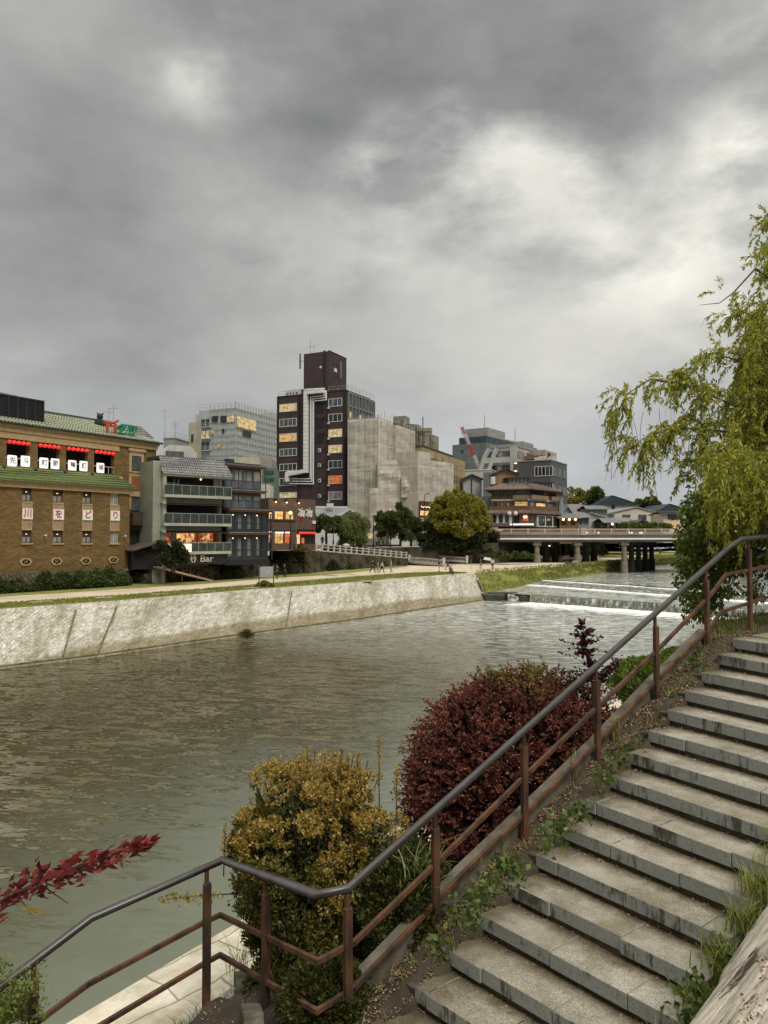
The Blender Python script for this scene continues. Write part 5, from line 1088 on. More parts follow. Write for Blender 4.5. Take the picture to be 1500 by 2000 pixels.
GRYW = pm('grey_wall', (.30, .30, .28), (.22, .22, .21), .6, .85, .15); BEI = pm('beige_wall', (.40, .36, .27), (.30, .27, .2), .6, .85, .15); PALE = pm('pale_wall', (.50, .49, .44), (.40, .39, .35), .6, .85, .15)
slab('small grey building with a railed roof right of the theatre', 318, 340, 368, 140, 100, 856, GRYW, rail=True, roof=MUL)
o, F, w, dp, zt = slab('beige stair tower just left of the glass office block', 367, 384, 392, 150, 105, 825, BEI)
q = MB(); q.box(w*.3, w*.55, -.08, 0, zt-4, zt-2.4); q.build('window', GL_D, o)
F = Fac(313, 118, 62, -1.3); o = F.thing('sloped_building', 'low white building with a slanting end wall behind the tile roofed restaurant', 'building')
L = F.L; a, zt = L(320, 868); b_, _ = L(372, 868); c_, _ = L(385, 868)
q = MB(); q.add([(a-1.5, 0, 0), (c_, 0, 0), (c_, 0, zt-1.2), (b_, 0, zt), (a+1, 0, zt), (a-1.5, 0, zt-3.6), (a-1.5, 9, 0), (c_, 9, 0), (c_, 9, zt-1.2), (b_, 9, zt), (a+1, 9, zt), (a-1.5, 9, zt-3.6)], [(5,4,3,2,1,0), (6,7,8,9,10,11), (0,1,7,6), (1,2,8,7), (2,3,9,8), (3,4,10,9), (4,5,11,10), (5,0,6,11)]); q.build('wall', PALE, o)
q = MB(); q.box(a+.3, a+3.2, -.05, 0, zt-2.6, zt-1.0); q.build('window', GL_G, o); q = MB(); q.box(a-1.2, b_*.9, -2.5, 0, zt-4.6, zt-4.3); q.build('eave', FRM_D, o)
slab('cream low block with dark rooftop frames behind the dark glass restaurant', 446, 505, 520, 118, 86, 893, pm('cream_wall', (.48, .45, .33), (.38, .36, .27), .6), rail=True, wins=(2, (2.4,), 1.4, 1.2))
o, F, w, dp, zt = slab('pinkish grey narrow block left of the maroon tower', 505, 530, 541, 122, 85, 893, pm('pink_grey', (.30, .26, .25), (.24, .21, .2), .8), wins=(1, (3,), 1.2, 1.0))
o, F, w, dp, zt = slab('small green tinted glass stair building beside the maroon tower', 512, 537, 545, 112, 88, 914, pm('green_steel', (.12, .17, .14), (.08, .12, .10), .8), rail=False)
q = MB(); [q.box(.2, w-.2, -.05, 0, zt-1.0-1.1*j, zt-.4-1.1*j) for j in range(4)]; q.build('glazing', glass('green_glass', (.03, .10, .06)), o)
o, F, w, dp, zt = slab('pale box with rooftop units between the glass restaurant and the brown restaurant', 508, 527, 534, 102, 88, 946, PALE)
# ---------------------------------------------------------------- G: beige hotel behind the scaffold
YB = pm('yellow_beige_wall', (.42, .34, .17), (.33, .27, .14), .4, .85, .15)
F, w, dp = corner(770, 826, 886, 170, 112); zt = F.L(826, 871)[1]; o = F.thing('beige_hotel', 'yellow beige stepped hotel with rooftop machinery behind the scaffolding', 'hotel')
q = MB(); q.box(0, w, 0, dp, 0, zt); q.build('wall', YB, o)
q = MB(); q.box(0, w+.25, -.25, dp, zt, zt+.2); q.box(w, w+.3, 0, dp, zt-2.9, zt-2.3); q.build('cornice', pm('brown_cornice', (.12, .085, .05)), o)
for j in range(4): y = dp*(.12+.23*j); q = MB(); q.box(w, w+.12, y, y+1.4, zt-1.9, zt-.5); q.build('window', GL_C, o)
q = MB(); mech = pm('machinery_beige', (.34, .31, .22), (.14, .13, .10), 1.2, .7)
for (x, y, sx, sy, h) in [(w-8, 2, 3, 3, 7.6), (w-4.4, 2.5, 2.2, 3, 5.5), (w-2, 3, 1.5, 4, 4.6), (w-5, 8, 5, 4, 3.6), (w-.5, 3.5, -.0, .0, 0)][:4]: q.box(x, x+sx, y, y+sy, zt+.2, zt+h)
q.tube((w-1.5, 9, zt), (w-1.5, 9, zt+5.4), .8, n=10); q.box(w-7, w-2, 12, 18, zt+.2, zt+2); q.build('roof_machinery', mech, o)
q = MB(); [q.tube((w-9+1.7*j, 1.6, zt), (w-9+1.7*j, 1.6, zt+3+2*(j % 3)), .12, n=5) for j in range(7)]; q.tube((w-9, 1.6, zt+4), (w+1, 3, zt+3.6), .14, n=5); q.tube((w-9, 1.6, zt+6), (w-3, 3, zt+5.5), .14, n=5); q.build('pipes', pm('dark_pipe', (.07, .065, .05)), o)
F, w, dp = corner(878, 884, 906, 176, 112); zt = F.L(884, 894)[1]; o = F.thing('gold_fronted_building', 'narrow gold and brown ribbed building just right of the scaffold', 'building')
q = MB(); q.box(0, w, 0, dp, 0, zt); q.build('wall', YB, o); GF_ = glass('bronze_glass', (.06, .045, .03))
for j in range(7):
    q = MB(); q.box(w, w+.12, .6, dp-.5, zt-2.6-3.2*j, zt-.9-3.2*j); q.build('window_band', GF_ if j % 2 else GL_C, o)
q = MB(); [q.box(w, w+.3, dp*k/6-.1, dp*k/6+.1, 0, zt) for k in range(7)]; q.build('rib', YB, o)
# ---------------------------------------------------------------- K, L, M: far office blocks
F, w, dp = corner(884, 951, 1052, 250, 124); z_ = lambda py: F.L(951, py)[1]; o = F.thing('glass_tower', 'large blue grey glass office building farthest behind the crane', 'office building')
KW = brickmat('blue_grey_glass', (.17, .20, .20), (.12, .15, .155), (.24, .26, .26), 3.2, 3.4, .14, .35, .1, .2); KW.node_tree.nodes['Brick Texture'].offset = 0
zt = z_(864); q = MB(); q.box(0, w, 0, dp, 0, zt); q.build('wall', KW, o)
q = MB(); q.box(w*.2, w, .0, dp*.98, zt, z_(851)); q.build('dark_top_band', glass('teal_dark_glass', (.03, .055, .06)), o)
q = MB(); q.box(w*.35, w, 1, dp*.33, z_(851), z_(834)); q.box(w*.5, w-1, dp*.42, dp*.7, z_(851), z_(846)); q.box(w*.5, w-1, dp*.72, dp*.95, z_(851), z_(841)); q.build('roof_plant', GRYW, o)
q = MB(); [q.box(w*.05+w*.12*i, w*.05+w*.12*i+w*.07, -.1, 0, zt-3.4*j-2.6, zt-3.4*j-.9) for j in range(4, 8) for i in range(8)]; q.build('window_row', GL_C, o)
q = MB(); q.tube((w*.8, 4, z_(834)), (w*.8, 4, z_(805)), .18, .08, 6); q.tube((w-2, dp*.62, z_(846)), (w-2, dp*.62, z_(815)), .2, .1, 6); q.build('mast', RL, o)
F, w, dp = corner(940, 1008, 1048, 215, 122); z_ = lambda py: F.L(1008, py)[1]; o = F.thing('terraced_apartments', 'white apartment block with slanting ribs and balcony bands below the glass tower', 'apartment block')
WH = pm('offwhite_wall', (.44, .44, .40), (.35, .35, .32), .3, .85, .1); zt = z_(872); xs_ = F.L(957, 900)[0]
q = MB(); q.box(xs_, w, .5, dp, 0, zt); q.add([(0, .5, 0), (0, .5, z_(912)), (xs_, .5, zt), (xs_, .5, 0), (0, dp, 0), (0, dp, z_(912)), (xs_, dp, zt), (xs_, dp, 0)], [(0,3,2,1), (4,5,6,7), (1,2,6,5), (0,1,5,4)]); q.build('wall', WH, o)
q = MB(); q.box(xs_, w+.2, .3, dp, zt, z_(866)); q.build('roof_band', GRYW, o)
for k in range(4):
    z = zt-1.0-4.2*k; q = MB(); q.box(xs_*(.25+.1*k)+1, w-.8, .35, .5, z-1.7, z); q.build('window_band', GL_D if k % 2 else GL_G, o); q = MB(); q.box(.6, w-.3, -.6, .5, z-3.5, z-1.9); q.build('balcony', WH, o)
    for i in range(3): q = MB(); q.box(xs_+2.2+5*i, xs_+3.8+5*i, .28, .34, z-1.6, z-.2); q.build('curtain', GL_C, o)
    for i in range(2): y = dp*(.08+.45*i); q = MB(); q.box(w, w+.1, y, y+dp*.34, z-2.2, z); q.build('side_window', GL_D if i else GL_C, o)
for u0, u1 in ((0, xs_), (xs_*1.0, xs_*1.9), (w-2.2, w+.2)):
    q = MB(); q.path([(u0 if u0 else .0, -.7, 0), (u0, -.7, z_(914)), (u1*.55+u0*.45, -.7, z_(888)), (u1, -.5, z_(874))], .7, 4) if u0 != w-2.2 else q.box(w-1.4, w+.3, -.7, .6, 0, zt); q.build('rib', WH, o)
MG = brickmat('dark_grey_tiles', (.105, .105, .105), (.085, .085, .087), (.06, .06, .06), 1.2, .5, .03, .7, .15, .15)
o, F, w, dp, zt = slab('dark grey office block with white framed windows right of the apartments', 1003, 1077, 1108, 190, 120, 899, MG, 'office building', name='grey_office', wins=None, roof=GRYW)
for k in range(4):
    for i in range(2 if k < 3 else 2): win(o, w*(.62+.19*i)-.5, zt-4.0-4.6*k, 3.0, 2.6, -.02, GL_D, FRM_W, 3, 1, .16, .02, proud=.1)
    for i in range(3): q = MB(); q.box(w, w+.1, dp*(.1+.3*i), dp*(.1+.3*i)+dp*.22, zt-3.9-4.6*k, zt-1.6-4.6*k); q.build('side_window', GL_G, o)
for (x, y) in ((976, 907), (977, 922)): a, z = F.L(x, y); a = max(a, .6); q = MB(); q.box(a, a+.6, -1.0, -.4, z-.15, z+.15); q.build('flood_lamp', LIT_W, o)
q = MB(); [q.box(w*(.5+.1*i), w*(.5+.1*i)+1.2, 2+i, 4+i, zt+.2, zt+1.2+.4*(i % 2)) for i in range(4)]; q.build('roof_units', PALE, o)
o, F, w, dp, zt = slab('beige rooftop annexe with brown sides above the grey office', 1045, 1066, 1088, 212, 120, 878, pm('sand_wall', (.40, .35, .26), (.32, .28, .2), .5)); q = MB(); q.box(w*.5, w*.8, -.1, 0, zt-3, zt-1.5); q.box(w, w+.1, 2, 5, zt-4, zt-.6); q.build('opening', FRM_D, o)
o, F, w, dp, zt = slab('brick red penthouse on the grey office block', 1024, 1052, 1066, 209, 120, 889, pm('brick_red', (.24, .10, .06), (.17, .08, .05), .5)); q = MB(); q.box(w*.2, w*.9, -.1, 0, zt-2.2, zt-1.0); q.build('window_band', FRM_D, o)
# crane
C0, C1 = at(944, 935, 222), at(902, 834, 222); cr_ = thing('crane', 'red and white lattice crane boom rising in front of the glass tower', 'crane', (C0.x, C0.y, -1.3))
rd, wh = pm('crane_red', (.50, .06, .05), (.40, .05, .04), .5), pm('crane_white', (.60, .58, .56), (.5, .5, .48), .5)
D0 = Vector((0, 0, C0.z+1.3)); D1 = C1-C0+D0; seg = [(0, .20, rd), (.20, .45, wh), (.45, .66, rd), (.66, .86, wh), (.86, 1, rd)]
for a_, b_, mt in seg:
    q = MB(); P_, Q_ = D0.lerp(D1, a_), D0.lerp(D1, b_); r0 = .30
    ax = (Q_-P_).normalized(); s1 = ax.orthogonal().normalized(); s2 = ax.cross(s1); cs = [s1*r0+s2*r0, s1*r0-s2*r0, -s1*r0-s2*r0, -s1*r0+s2*r0]
    for c_ in cs: q.tube(P_+c_, Q_+c_, .10, n=5)
    nn = 6
    for k in range(nn):
        for ii in range(4): q.tube(P_.lerp(Q_, k/nn)+cs[ii], P_.lerp(Q_, (k+1)/nn)+cs[(ii+1) % 4], .05, n=4)
    q.build('boom_section', mt, cr_)
q = MB(); q.box(-2.5, 2.5, -3, 3, 0, 1.6); q.box(-1.8, 1.8, -2.5, 2.0, 1.6, 4.2); q.tube((0, 0, 4), D0, .9, n=8); q.build('carriage', wh, cr_); q = MB(); q.tube(D1, D1+Vector((0, 0, -7)), .06, n=4); q.box(D1.x-.4, D1.x+.4, D1.y-.3, D1.y+.3, D1.z-8, D1.z-7); q.build('hook', BLKM, cr_)
# O: grey gabled warehouses
F = Fac(905, 178, 88, -1.3); o = F.thing('gabled_warehouse', 'plain grey gabled building with a dark centre joint left of the tiled restaurant', 'building'); L = F.L
a, b_, m_ = L(905, 1000)[0], L(941, 1000)[0], L(921, 1000)[0]; ze, zr = L(920, 937)[1], L(920, 928)[1]
q = MB(); q.prism([(a, 0), (b_, 0), (b_, ze), (m_, zr), (a, ze)], 0, 14); q.build('wall', pm('light_grey_sheet', (.36, .37, .36), (.29, .30, .3), .5), o)
q = MB(); q.bar((m_, -.3, zr+.1), (b_+.8, -.3, ze-.2), .9, .35); q.bar((a-.8, -.3, ze-.2), (m_, -.3, zr+.1), .9, .35); q.box(m_-.15, m_+.15, -.08, 0, zr-13, zr-1); q.build('dark_trim', FRM_D, o)
slab('blue grey ribbed metal clad block behind the tiled restaurant', 944, 972, 985, 172, 104, 922, pm('blue_grey_metal', (.16, .18, .19), (.12, .14, .15), .5, .5, stretch=(6, 6, .1)))
slab('flat white roofed block above the gabled grey building', 903, 960, 990, 196, 108, 918, PALE, roof=WHITE)
# dark tiled roofs left of P
F = Fac(918, 162, 100, -1.3); o = F.thing('dark_roofed_house', 'old dark tiled roofs tucked left of the brown tiled restaurant', 'house'); L = F.L
zr = L(930, 968)[1]; w = L(962, 1000)[0]
q = MB(); q.box(0, w, 0, 8, 0, zr-3.2); q.build('wall', GRYW, o); RD = pm('dark_roof_tile', (.06, .06, .062), (.035, .035, .037), 1, .5, .3)
tile_slope('roof', RD, o, -1, w+1, -1.2, zr-4, 4, zr, .4, .08)
tile_slope('porch_roof', RD, o, 1, w+1, -3.2, zr-6.5, -1, zr-4.6, .4, .08)
# ---------------------------------------------------------------- P: brown restaurant with tiled roofs
PB_ = brickmat('brown_brick', (.20, .115, .055), (.145, .085, .042), (.11, .075, .045), .5, .18, .02, .85, .3, .3)
Yp = 152; pA = at(956, 1050, Yp+1); pB = at(1003, 1050, Yp-.2); pC = at(1036, 1050, Yp-1.5)
dr = Vector((math.sin(R(40)), math.cos(R(40)), 0)); lo, hi = 0, 40
for _ in range(40):
    m_ = (lo+hi)/2
    if proj(pC+dr*m_)[0] < 1091: lo = m_
    else: hi = m_
pD = pC+dr*lo; back = Vector((3.4, 14, 0)); O = Vector((pA.x, pA.y, -1.3)); P_ = thing('tiled_restaurant', 'brown brick riverside restaurant of four floors with hipped tiled roofs by the bridge', 'restaurant', O)
loc = lambda p: (p.x-O.x, p.y-O.y)
base = [loc(pA), loc(pB), loc(pC), loc(pD), loc(pD+back*.7), loc(pA+back)]
zz = lambda py, Y=Yp: (1050-py)/1450*Y+1.3+.0
def grow(poly, g, keep=4):
    c = Vector((sum(p[0] for p in poly)/len(poly), sum(p[1] for p in poly)/len(poly))); out = []
    n = len(poly)
    for i in range(n):
        p0, p1, p2 = Vector(poly[i-1]), Vector(poly[i]), Vector(poly[(i+1) % n]); n1 = Vector(((p1-p0).y, -(p1-p0).x)).normalized(); n2 = Vector(((p2-p1).y, -(p2-p1).x)).normalized(); k = (n1+n2)/(1+n1.dot(n2)); q_ = p1+k*g; out.append((q_.x, q_.y))
    return out
q = MB(); q.prismz(base, 0, zz(988)); q.build('lower_wall', PB_, P_)
q = MB(); q.prismz(grow(base, -.4), zz(990), zz(955)); q.build('upper_wall', PB_, P_)
RF = pm('brown_roof_tile', (.20, .145, .115), (.14, .10, .08), 1.2, .5, .3)
def hip(name, poly, g0, z0, g1, z1, mat=RF, closed=False):
    A_, B_ = grow(poly, g0), grow(poly, g1); m = MB(); n = len(poly)
    for i in range(n):
        a, b, c, d = A_[i], A_[(i+1) % n], B_[(i+1) % n], B_[i]; m.quad((*a, z0), (*b, z0), (*c, z1), (*d, z1)); m.quad((*b, z0-.2), (*a, z0-.2), (*d, z1-.2), (*c, z1-.2)); m.quad((*a, z0-.2), (*b, z0-.2), (*b, z0), (*a, z0))
        k = max(1, int((Vector(b)-Vector(a)).length/.62))
        if i < 3:
            for j in range(k+1): t = j/k; m.tube((a[0]+(b[0]-a[0])*t, a[1]+(b[1]-a[1])*t, z0+.02), (d[0]+(c[0]-d[0])*t, d[1]+(c[1]-d[1])*t, z1+.02), .10, n=5)
    if closed: m.add([(*p, z1) for p in B_], [tuple(range(n))])
    return m.build(name, mat, P_)
hip('main_roof', base, .9, zz(955), -3.0, zz(941), closed=True); hip('lower_roof', base, .8, zz(1001.5), -.42, zz(994))
q = MB(); q.prismz(grow(base, -.32), zz(977.5), zz(975)); q.build('pale_band', WHITE, P_)
def pface(a, b): a, b = Vector(a), Vector(b); d = (b-a).normalized(); return a, d, Vector((d.y, -d.x)), (b-a).length
def pwin(face, t0, t1, z0, z1, mat, name='window', out=.06, fr=True):
    a, d, n, Lf = face; p0, p1 = a+d*Lf*t0+n*out, a+d*Lf*t1+n*out; c0, c1 = a+d*Lf*t0-n*.05, a+d*Lf*t1-n*.05
    m = MB(); m.prismz([tuple(p0), tuple(p1), tuple(c1), tuple(c0)], z0, z1); o = m.build(name, mat, P_)
    if fr:
        f = MB(); e = .12
        for (u0, u1, v0, v1) in ((t0, t1, z0-e, z0), (t0, t1, z1, z1+e)): q0, q1 = a+d*Lf*u0+n*(out+.05), a+d*Lf*u1+n*(out+.05); k0, k1 = a+d*Lf*u0-n*.05, a+d*Lf*u1-n*.05; f.prismz([tuple(q0), tuple(q1), tuple(k1), tuple(k0)], v0, v1)
        for tt in (t0, t1): q0, q1 = a+d*(Lf*tt-.06)+n*(out+.05), a+d*(Lf*tt+.06)+n*(out+.05); k0, k1 = a+d*(Lf*tt-.06)-n*.05, a+d*(Lf*tt+.06)-n*.05; f.prismz([tuple(q0), tuple(q1), tuple(k1), tuple(k0)], z0, z1)
        f.build('frame', FRM_D, o)
    return o
up_ = grow(base, -.4); fA, fB, fC = pface(up_[0], up_[1]), pface(up_[1], up_[2]), pface(up_[2], up_[3])
lA, lB, lC = pface(base[0], base[1]), pface(base[1], base[2]), pface(base[2], base[3])
for t in (.12, .42, .70): pwin(fA, t, t+.12, zz(967), zz(958.5), GL_D); pwin(fA, t, t+.12, zz(990), zz(981.5), GL_C if t > .2 else GL_D); pwin(lA, t, t+.13, zz(1019), zz(1006.5), GL_D)
pwin(fB, .1, .85, zz(965), zz(958), GL_D); pwin(fB, .05, .92, zz(991), zz(980), LIT); pwin(fC, .02, .5, zz(967), zz(958), BLK); pwin(fC, .66, .97, zz(969), zz(960), BLK)
pwin(fC, .22, .58, zz(994), zz(982), LIT_B); pwin(fC, .62, .95, zz(994), zz(982), GL_G); pwin(fC, .02, .18, zz(990), zz(980), GL_C)
q = MB()
for fc, t0, t1 in ((fB, 0, 1), (fC, 0, .6), (fC, .72, 1.05)): a, d, n, Lf = fc; p0, p1 = a+d*Lf*t0, a+d*Lf*t1; q.prismz([tuple(p0+n*.7), tuple(p1+n*.7), tuple(p1), tuple(p0)], zz(975), zz(967))
q.build('balcony', pm('tan_parapet', (.27, .19, .12), (.2, .14, .09), 1), P_)
q = MB(); a, d, n, Lf = lA; q.prismz([tuple(a-n*0+n*.12), tuple(a+d*Lf*.97+n*.12), tuple(a+d*Lf*.97), tuple(a)], zz(1022), zz(1004)); q.build('white_lower_wall', WHITE, P_)
for t in (.15, .42, .68): pwin(lA, t, t+.13, zz(1019), zz(1006.5), GL_D, out=.18)
pwin(lB, .05, .35, zz(1021), zz(1007), BLK); pwin(lB, .55, .9, zz(1018), zz(1006), LIT_R); q = MB(); a, d, n, Lf = lB; c_ = a+d*Lf*.72+n*.3; q.ball((c_.x, c_.y, zz(1010)), .42, 10, 6, sz=.6); q.build('round_lamp', BULB, P_)
pwin(lC, .0, .14, zz(1022), zz(1008), GL_D)
q = MB(); a, d, n, Lf = lC; q.prismz([tuple(a+d*Lf*.2+n*.3), tuple(a+d*Lf*1.0+n*.3), tuple(a+d*Lf*1.0), tuple(a+d*Lf*.2)], zz(1036), zz(1006)); q.build('bay_wall', WHITE, P_)
for t in (.24, .5, .76): pwin(lC, t, t+.2, zz(1025), zz(1009), glass('greenish_dark_glass', (.05, .07, .055)) if t < .3 else bpy.data.materials['greenish_dark_glass'], out=.36)
q = MB(); a, d, n, Lf = lB; q.prismz([tuple(a-d*.5+n*1.2), tuple(a+d*Lf*1.25+n*1.2), tuple(a+d*Lf*1.2), tuple(a)], zz(1026), zz(1023)); q.build('lit_signboard', LIT_W, P_)
hip('porch_roof', base[:2]+[(base[1][0], base[1][1]+3), (base[0][0], base[0][1]+3)], 1.2, zz(1027), -.1, zz(1021), pm('grey_brown_tile', (.09, .075, .065)))
q = MB(); q.prismz(grow(base, .5), zz(1034), zz(1029)); q.build('shop_front', BLK, P_); pwin(lA, .2, .55, zz(1037), zz(1033), LIT_B, out=.6, fr=False)
# rooftop house and lantern boxes
hp = at(966, 1050, Yp+5); hx, hy = loc(hp); w = 4.2
ro = MB(); ro.box(hx, hx+5.2, hy, hy+7, zz(942), zz(921)); ro.prism([(hx, zz(921)), (hx+5.2, zz(921)), (hx+2.3, zz(912.5))], hy, hy+7); rh = ro.build('roof_hut', pm('ochre_wall', (.27, .18, .095), (.2, .135, .07), .8), P_); rh.rotation_euler = (0, 0, 0)
q = MB(); q.bar((hx+2.3, hy-.5, zz(912)), (hx+2.3, hy+9, zz(914)), .4, .3)
for s_ in (-1, 1):
    e0 = hx+2.3+s_*3.2 if s_ > 0 else hx-.7
    q.add([(hx+2.3, hy-.7, zz(911.5)), (hx+2.3, hy+8.5, zz(911.5)), (e0, hy+8.5, zz(922)), (e0, hy-.7, zz(922))], [(0, 1, 2, 3), (3, 2, 1, 0)])
q.build('hut_roof', RF, rh)
for (xa, xb_, ya, yt, yb) in ((993, 1032, 0, 932.5, 943), (1047, 1078, 5, 938, 946)):
    p0, p1 = at(xa, 1050, Yp+2.5+ya), at(xb_, 1050, Yp+2.5+ya); a, b_ = loc(p0), loc(p1)
    q = MB(); q.box(a[0], b_[0], a[1], a[1]+3, zz(yb), zz(yt)); sk = q.build('skylight', GL_L, P_); q = MB(); q.box(a[0]-.6, b_[0]+.5, a[1]-.6, a[1]+3.5, zz(yt), zz(yt-1.7))
    for k in range(6): x = a[0]+(b_[0]-a[0])*k/5; q.box(x-.1, x+.1, a[1]-.1, a[1], zz(yb+1), zz(yt))
    q.build('skylight_frame', FRM_D, sk)
q = MB(); a = loc(at(963, 1050, Yp+4)); q.tube((a[0], a[1], zz(943)), (a[0], a[1], zz(928)), .55, n=10); q.build('white_tank', WHITE, P_)
q = MB(); a = loc(at(1095, 1050, Yp+8)); q.tube((a[0], a[1], 0), (a[0], a[1], zz(968)), .55, n=10); q.build('round_downpipe', GL_L, P_)
# ---------------------------------------------------------------- houses beyond the bridge
def house(label, pxL, pxR, Y, ye, yr, wallm, roofm, front='eave', wins=0, pane=None, name='house', ridge=.5, zb=-1.3, cat='house', overhang=.6, dpth=9, ang=90, wy=None, lamps=0):
    F = Fac(pxL, Y, ang, zb); w = F.L(pxR, 1000)[0]; ze, zr = F.L((pxL+pxR)/2, ye)[1], F.L((pxL+pxR)/2, yr)[1]; o = F.thing(name, label, cat)
    q = MB()
    if front == 'gable':
        q.prism([(0, 0), (w, 0), (w, ze), (w*ridge, zr-.15), (0, ze)], 0, dpth); q.build('wall', wallm, o)
        sl = (zr-ze)/(w*ridge); sr = (zr-ze)/(w*(1-ridge)); m = MB()
        for (xa, za, xb2, zb2) in ((-overhang, ze-sl*overhang, w*ridge, zr), (w+overhang, ze-sr*overhang, w*ridge, zr)):
            m.add([(xa, -overhang, za), (xb2, -overhang, zb2), (xb2, dpth+.3, zb2), (xa, dpth+.3, za), (xa, -overhang, za+.3), (xb2, -overhang, zb2+.3), (xb2, dpth+.3, zb2+.3), (xa, dpth+.3, za+.3)], [(0,3,2,1),(4,5,6,7),(0,1,5,4),(1,2,6,5),(2,3,7,6),(3,0,4,7)])
        m.build('roof', roofm, o)
    else:
        q.box(0, w, 0, dpth, 0, ze); q.build('wall', wallm, o); tile_slope('roof', roofm, o, -overhang, w+overhang, -.9, ze-.2, dpth*.5, zr, .5, .09, 0, w)
        tile_slope('back_roof', roofm, o, -overhang, w+overhang, dpth+.9, ze-.2, dpth*.5+.01, zr, 3, .03, 0, w)
    for i in range(wins):
        h = min(1.5, ze*.2); ww = min(2.4, w/wins*.5); zc = (F.L(pxL, wy)[1] if wy else ze*.72); win(o, w*(i+.5)/wins-ww/2, zc-h/2, ww, h, -.02, pane or GL_D, FRM_D, 2, 1, .08, .02, proud=.06)
    for i in range(lamps): m = MB(); m.ball((w*(i+.5)/lamps, -.7, ze-.5), .28, 8, 6); m.build('lamp', BULB, o)
    return o, F, w, ze, zr
GRF = pm('grey_roof_tile', (.26, .27, .27), (.18, .19, .19), 1.2, .45, .3); TEAL = pm('dark_teal_roof', (.025, .045, .055), (.018, .034, .042), .3, .5); LGR = pm('light_metal_roof', (.42, .43, .42), (.34, .35, .34), .3, .5)
STUC = pm('stucco', (.56, .53, .45), (.46, .43, .36), .3, .85, .1); WOODW = pm('brown_timber', (.22, .13, .065), (.15, .09, .05), 2, .7); DKW = pm('dark_timber', (.05, .035, .025), (.03, .022, .016), 2, .7)
house('wide stucco hall with a dark teal hipped roof and a dark central slit', 1168, 1248, 250, 986, 969, STUC, TEAL, 'gable', 0, ridge=.35, name='hall', cat='hall', dpth=30)
house('long pale metal roofed hall right of the teal roofed hall', 1200, 1292, 275, 984, 969.5, STUC, LGR, 'eave', 0, name='hall', cat='hall', dpth=20)
house('pale stucco house with broad gable and three small square windows', 1176, 1302, 205, 1007, 991.5, STUC, GRF, 'gable', 4, GL_G, ridge=.53, overhang=.3, wy=1010.5, name='gabled_house', dpth=24)
house('house with a dark teal pointed roof at the far right beside the willow', 1288, 1345, 235, 997, 985.5, STUC, TEAL, 'gable', 0, ridge=.35, dpth=20, name='teal_roofed_house')
o, F, w, ze, zr = house('flat fronted house with a lit ground floor garage by the willow', 1296, 1330, 190, 1003, 999, STUC, FRM_D, 'eave', 1, wy=1009); q = MB(); q.box(w*.1, w*.8, -.1, 0, zz(1031, 190), zz(1020, 190)); q.build('garage', LIT, o)
house('low dark pitched roof just above the bridge rail in the middle', 1226, 1288, 175, 1031, 1017, WOODW, RD, 'gable', 0, ridge=.45, dpth=8, name='dark_shed', cat='shed')
house('grey tiled house with broad roof right of the tiled restaurant', 1096, 1152, 205, 1001, 982, PALE, GRF, 'eave', 0, dpth=18, name='grey_roofed_house')
house('two storey house with dull green window band behind the grey roofs', 1148, 1186, 198, 993, 986, pm('sage_wall', (.28, .28, .22), (.22, .22, .17), 1), GRF, 'eave', 3, GL_L, wy=999, name='two_storey_house')
house('small gabled roof peeking over the timber teahouse', 1098, 1118, 172, 1003, 990, GRYW, GRF, 'gable', 0, dpth=6, name='small_gable_house')
house('timber teahouse with three glowing lamps under its eaves', 1093, 1128, 158, 1010, 1001, WOODW, GRF, 'eave', 2, DKW, wy=1020, lamps=3, name='teahouse', cat='teahouse')
house('greenish glass fronted house right of the timber teahouse', 1129, 1150, 162, 1009, 999, pm('pale_teal_wall', (.24, .27, .25), (.19, .22, .2), 1), GRF, 'eave', 2, GL_G, wy=1018, name='narrow_house')
house('pale walled house with a sloping grey roof beside the greenish house', 1150, 1184, 168, 1012, 1003, PALE, GRF, 'gable', 0, ridge=.1, dpth=10, name='pale_house')
house('small shop with dark porch posts and grey roof behind the bridge rail', 1182, 1206, 160, 1019, 1011, DKW, GRF, 'eave', 2, GL_C, wy=1027, name='small_shop', cat='shop', lamps=1)
house('long low grey roof running behind the bridge rail to the right', 1205, 1240, 182, 1022, 1010, PALE, GRF, 'eave', 1, wy=1028, name='low_house')
# dark slit on the hall
q = MB(); F = Fac(1196, 249.4, 90, -1.3); o_ = [x for x in bpy.data.objects if x.get('label', '').startswith('wide stucco hall')][0]
x0, x1, z0, z1 = Fac(1168, 250, 90, -1.3).rect(1194.5, 1201, 985, 1003); q.box(x0, x1, -.15, 0, z0, z1); q.build('dark_slit', FRM_D, o_)
for nm, (xa, xp, xb_, ye, yr, Y) in {'wide stucco': (1168, 1196, 1248, 986, 969.5, 249.3), 'house with a dark teal': (1288, 1308, 1345, 997, 986, 234.3)}.items():
    o_ = [x for x in bpy.data.objects if x.get('label', '').startswith(nm)][0]; m = MB(); pts_ = [at(x, y, Y)-o_.location for x, y in ((xa, ye+1), (xb_, ye+1), (xp, yr))]
    m.add(pts_+[p+Vector((0, .5, 0)) for p in pts_], [(0, 1, 2), (5, 4, 3), (0, 3, 4, 1), (1, 4, 5, 2), (2, 5, 3, 0)]); g_o = m.build('dark_gable', TEAL, o_); g_o.rotation_euler = (0, 0, -o_.rotation_euler.z)
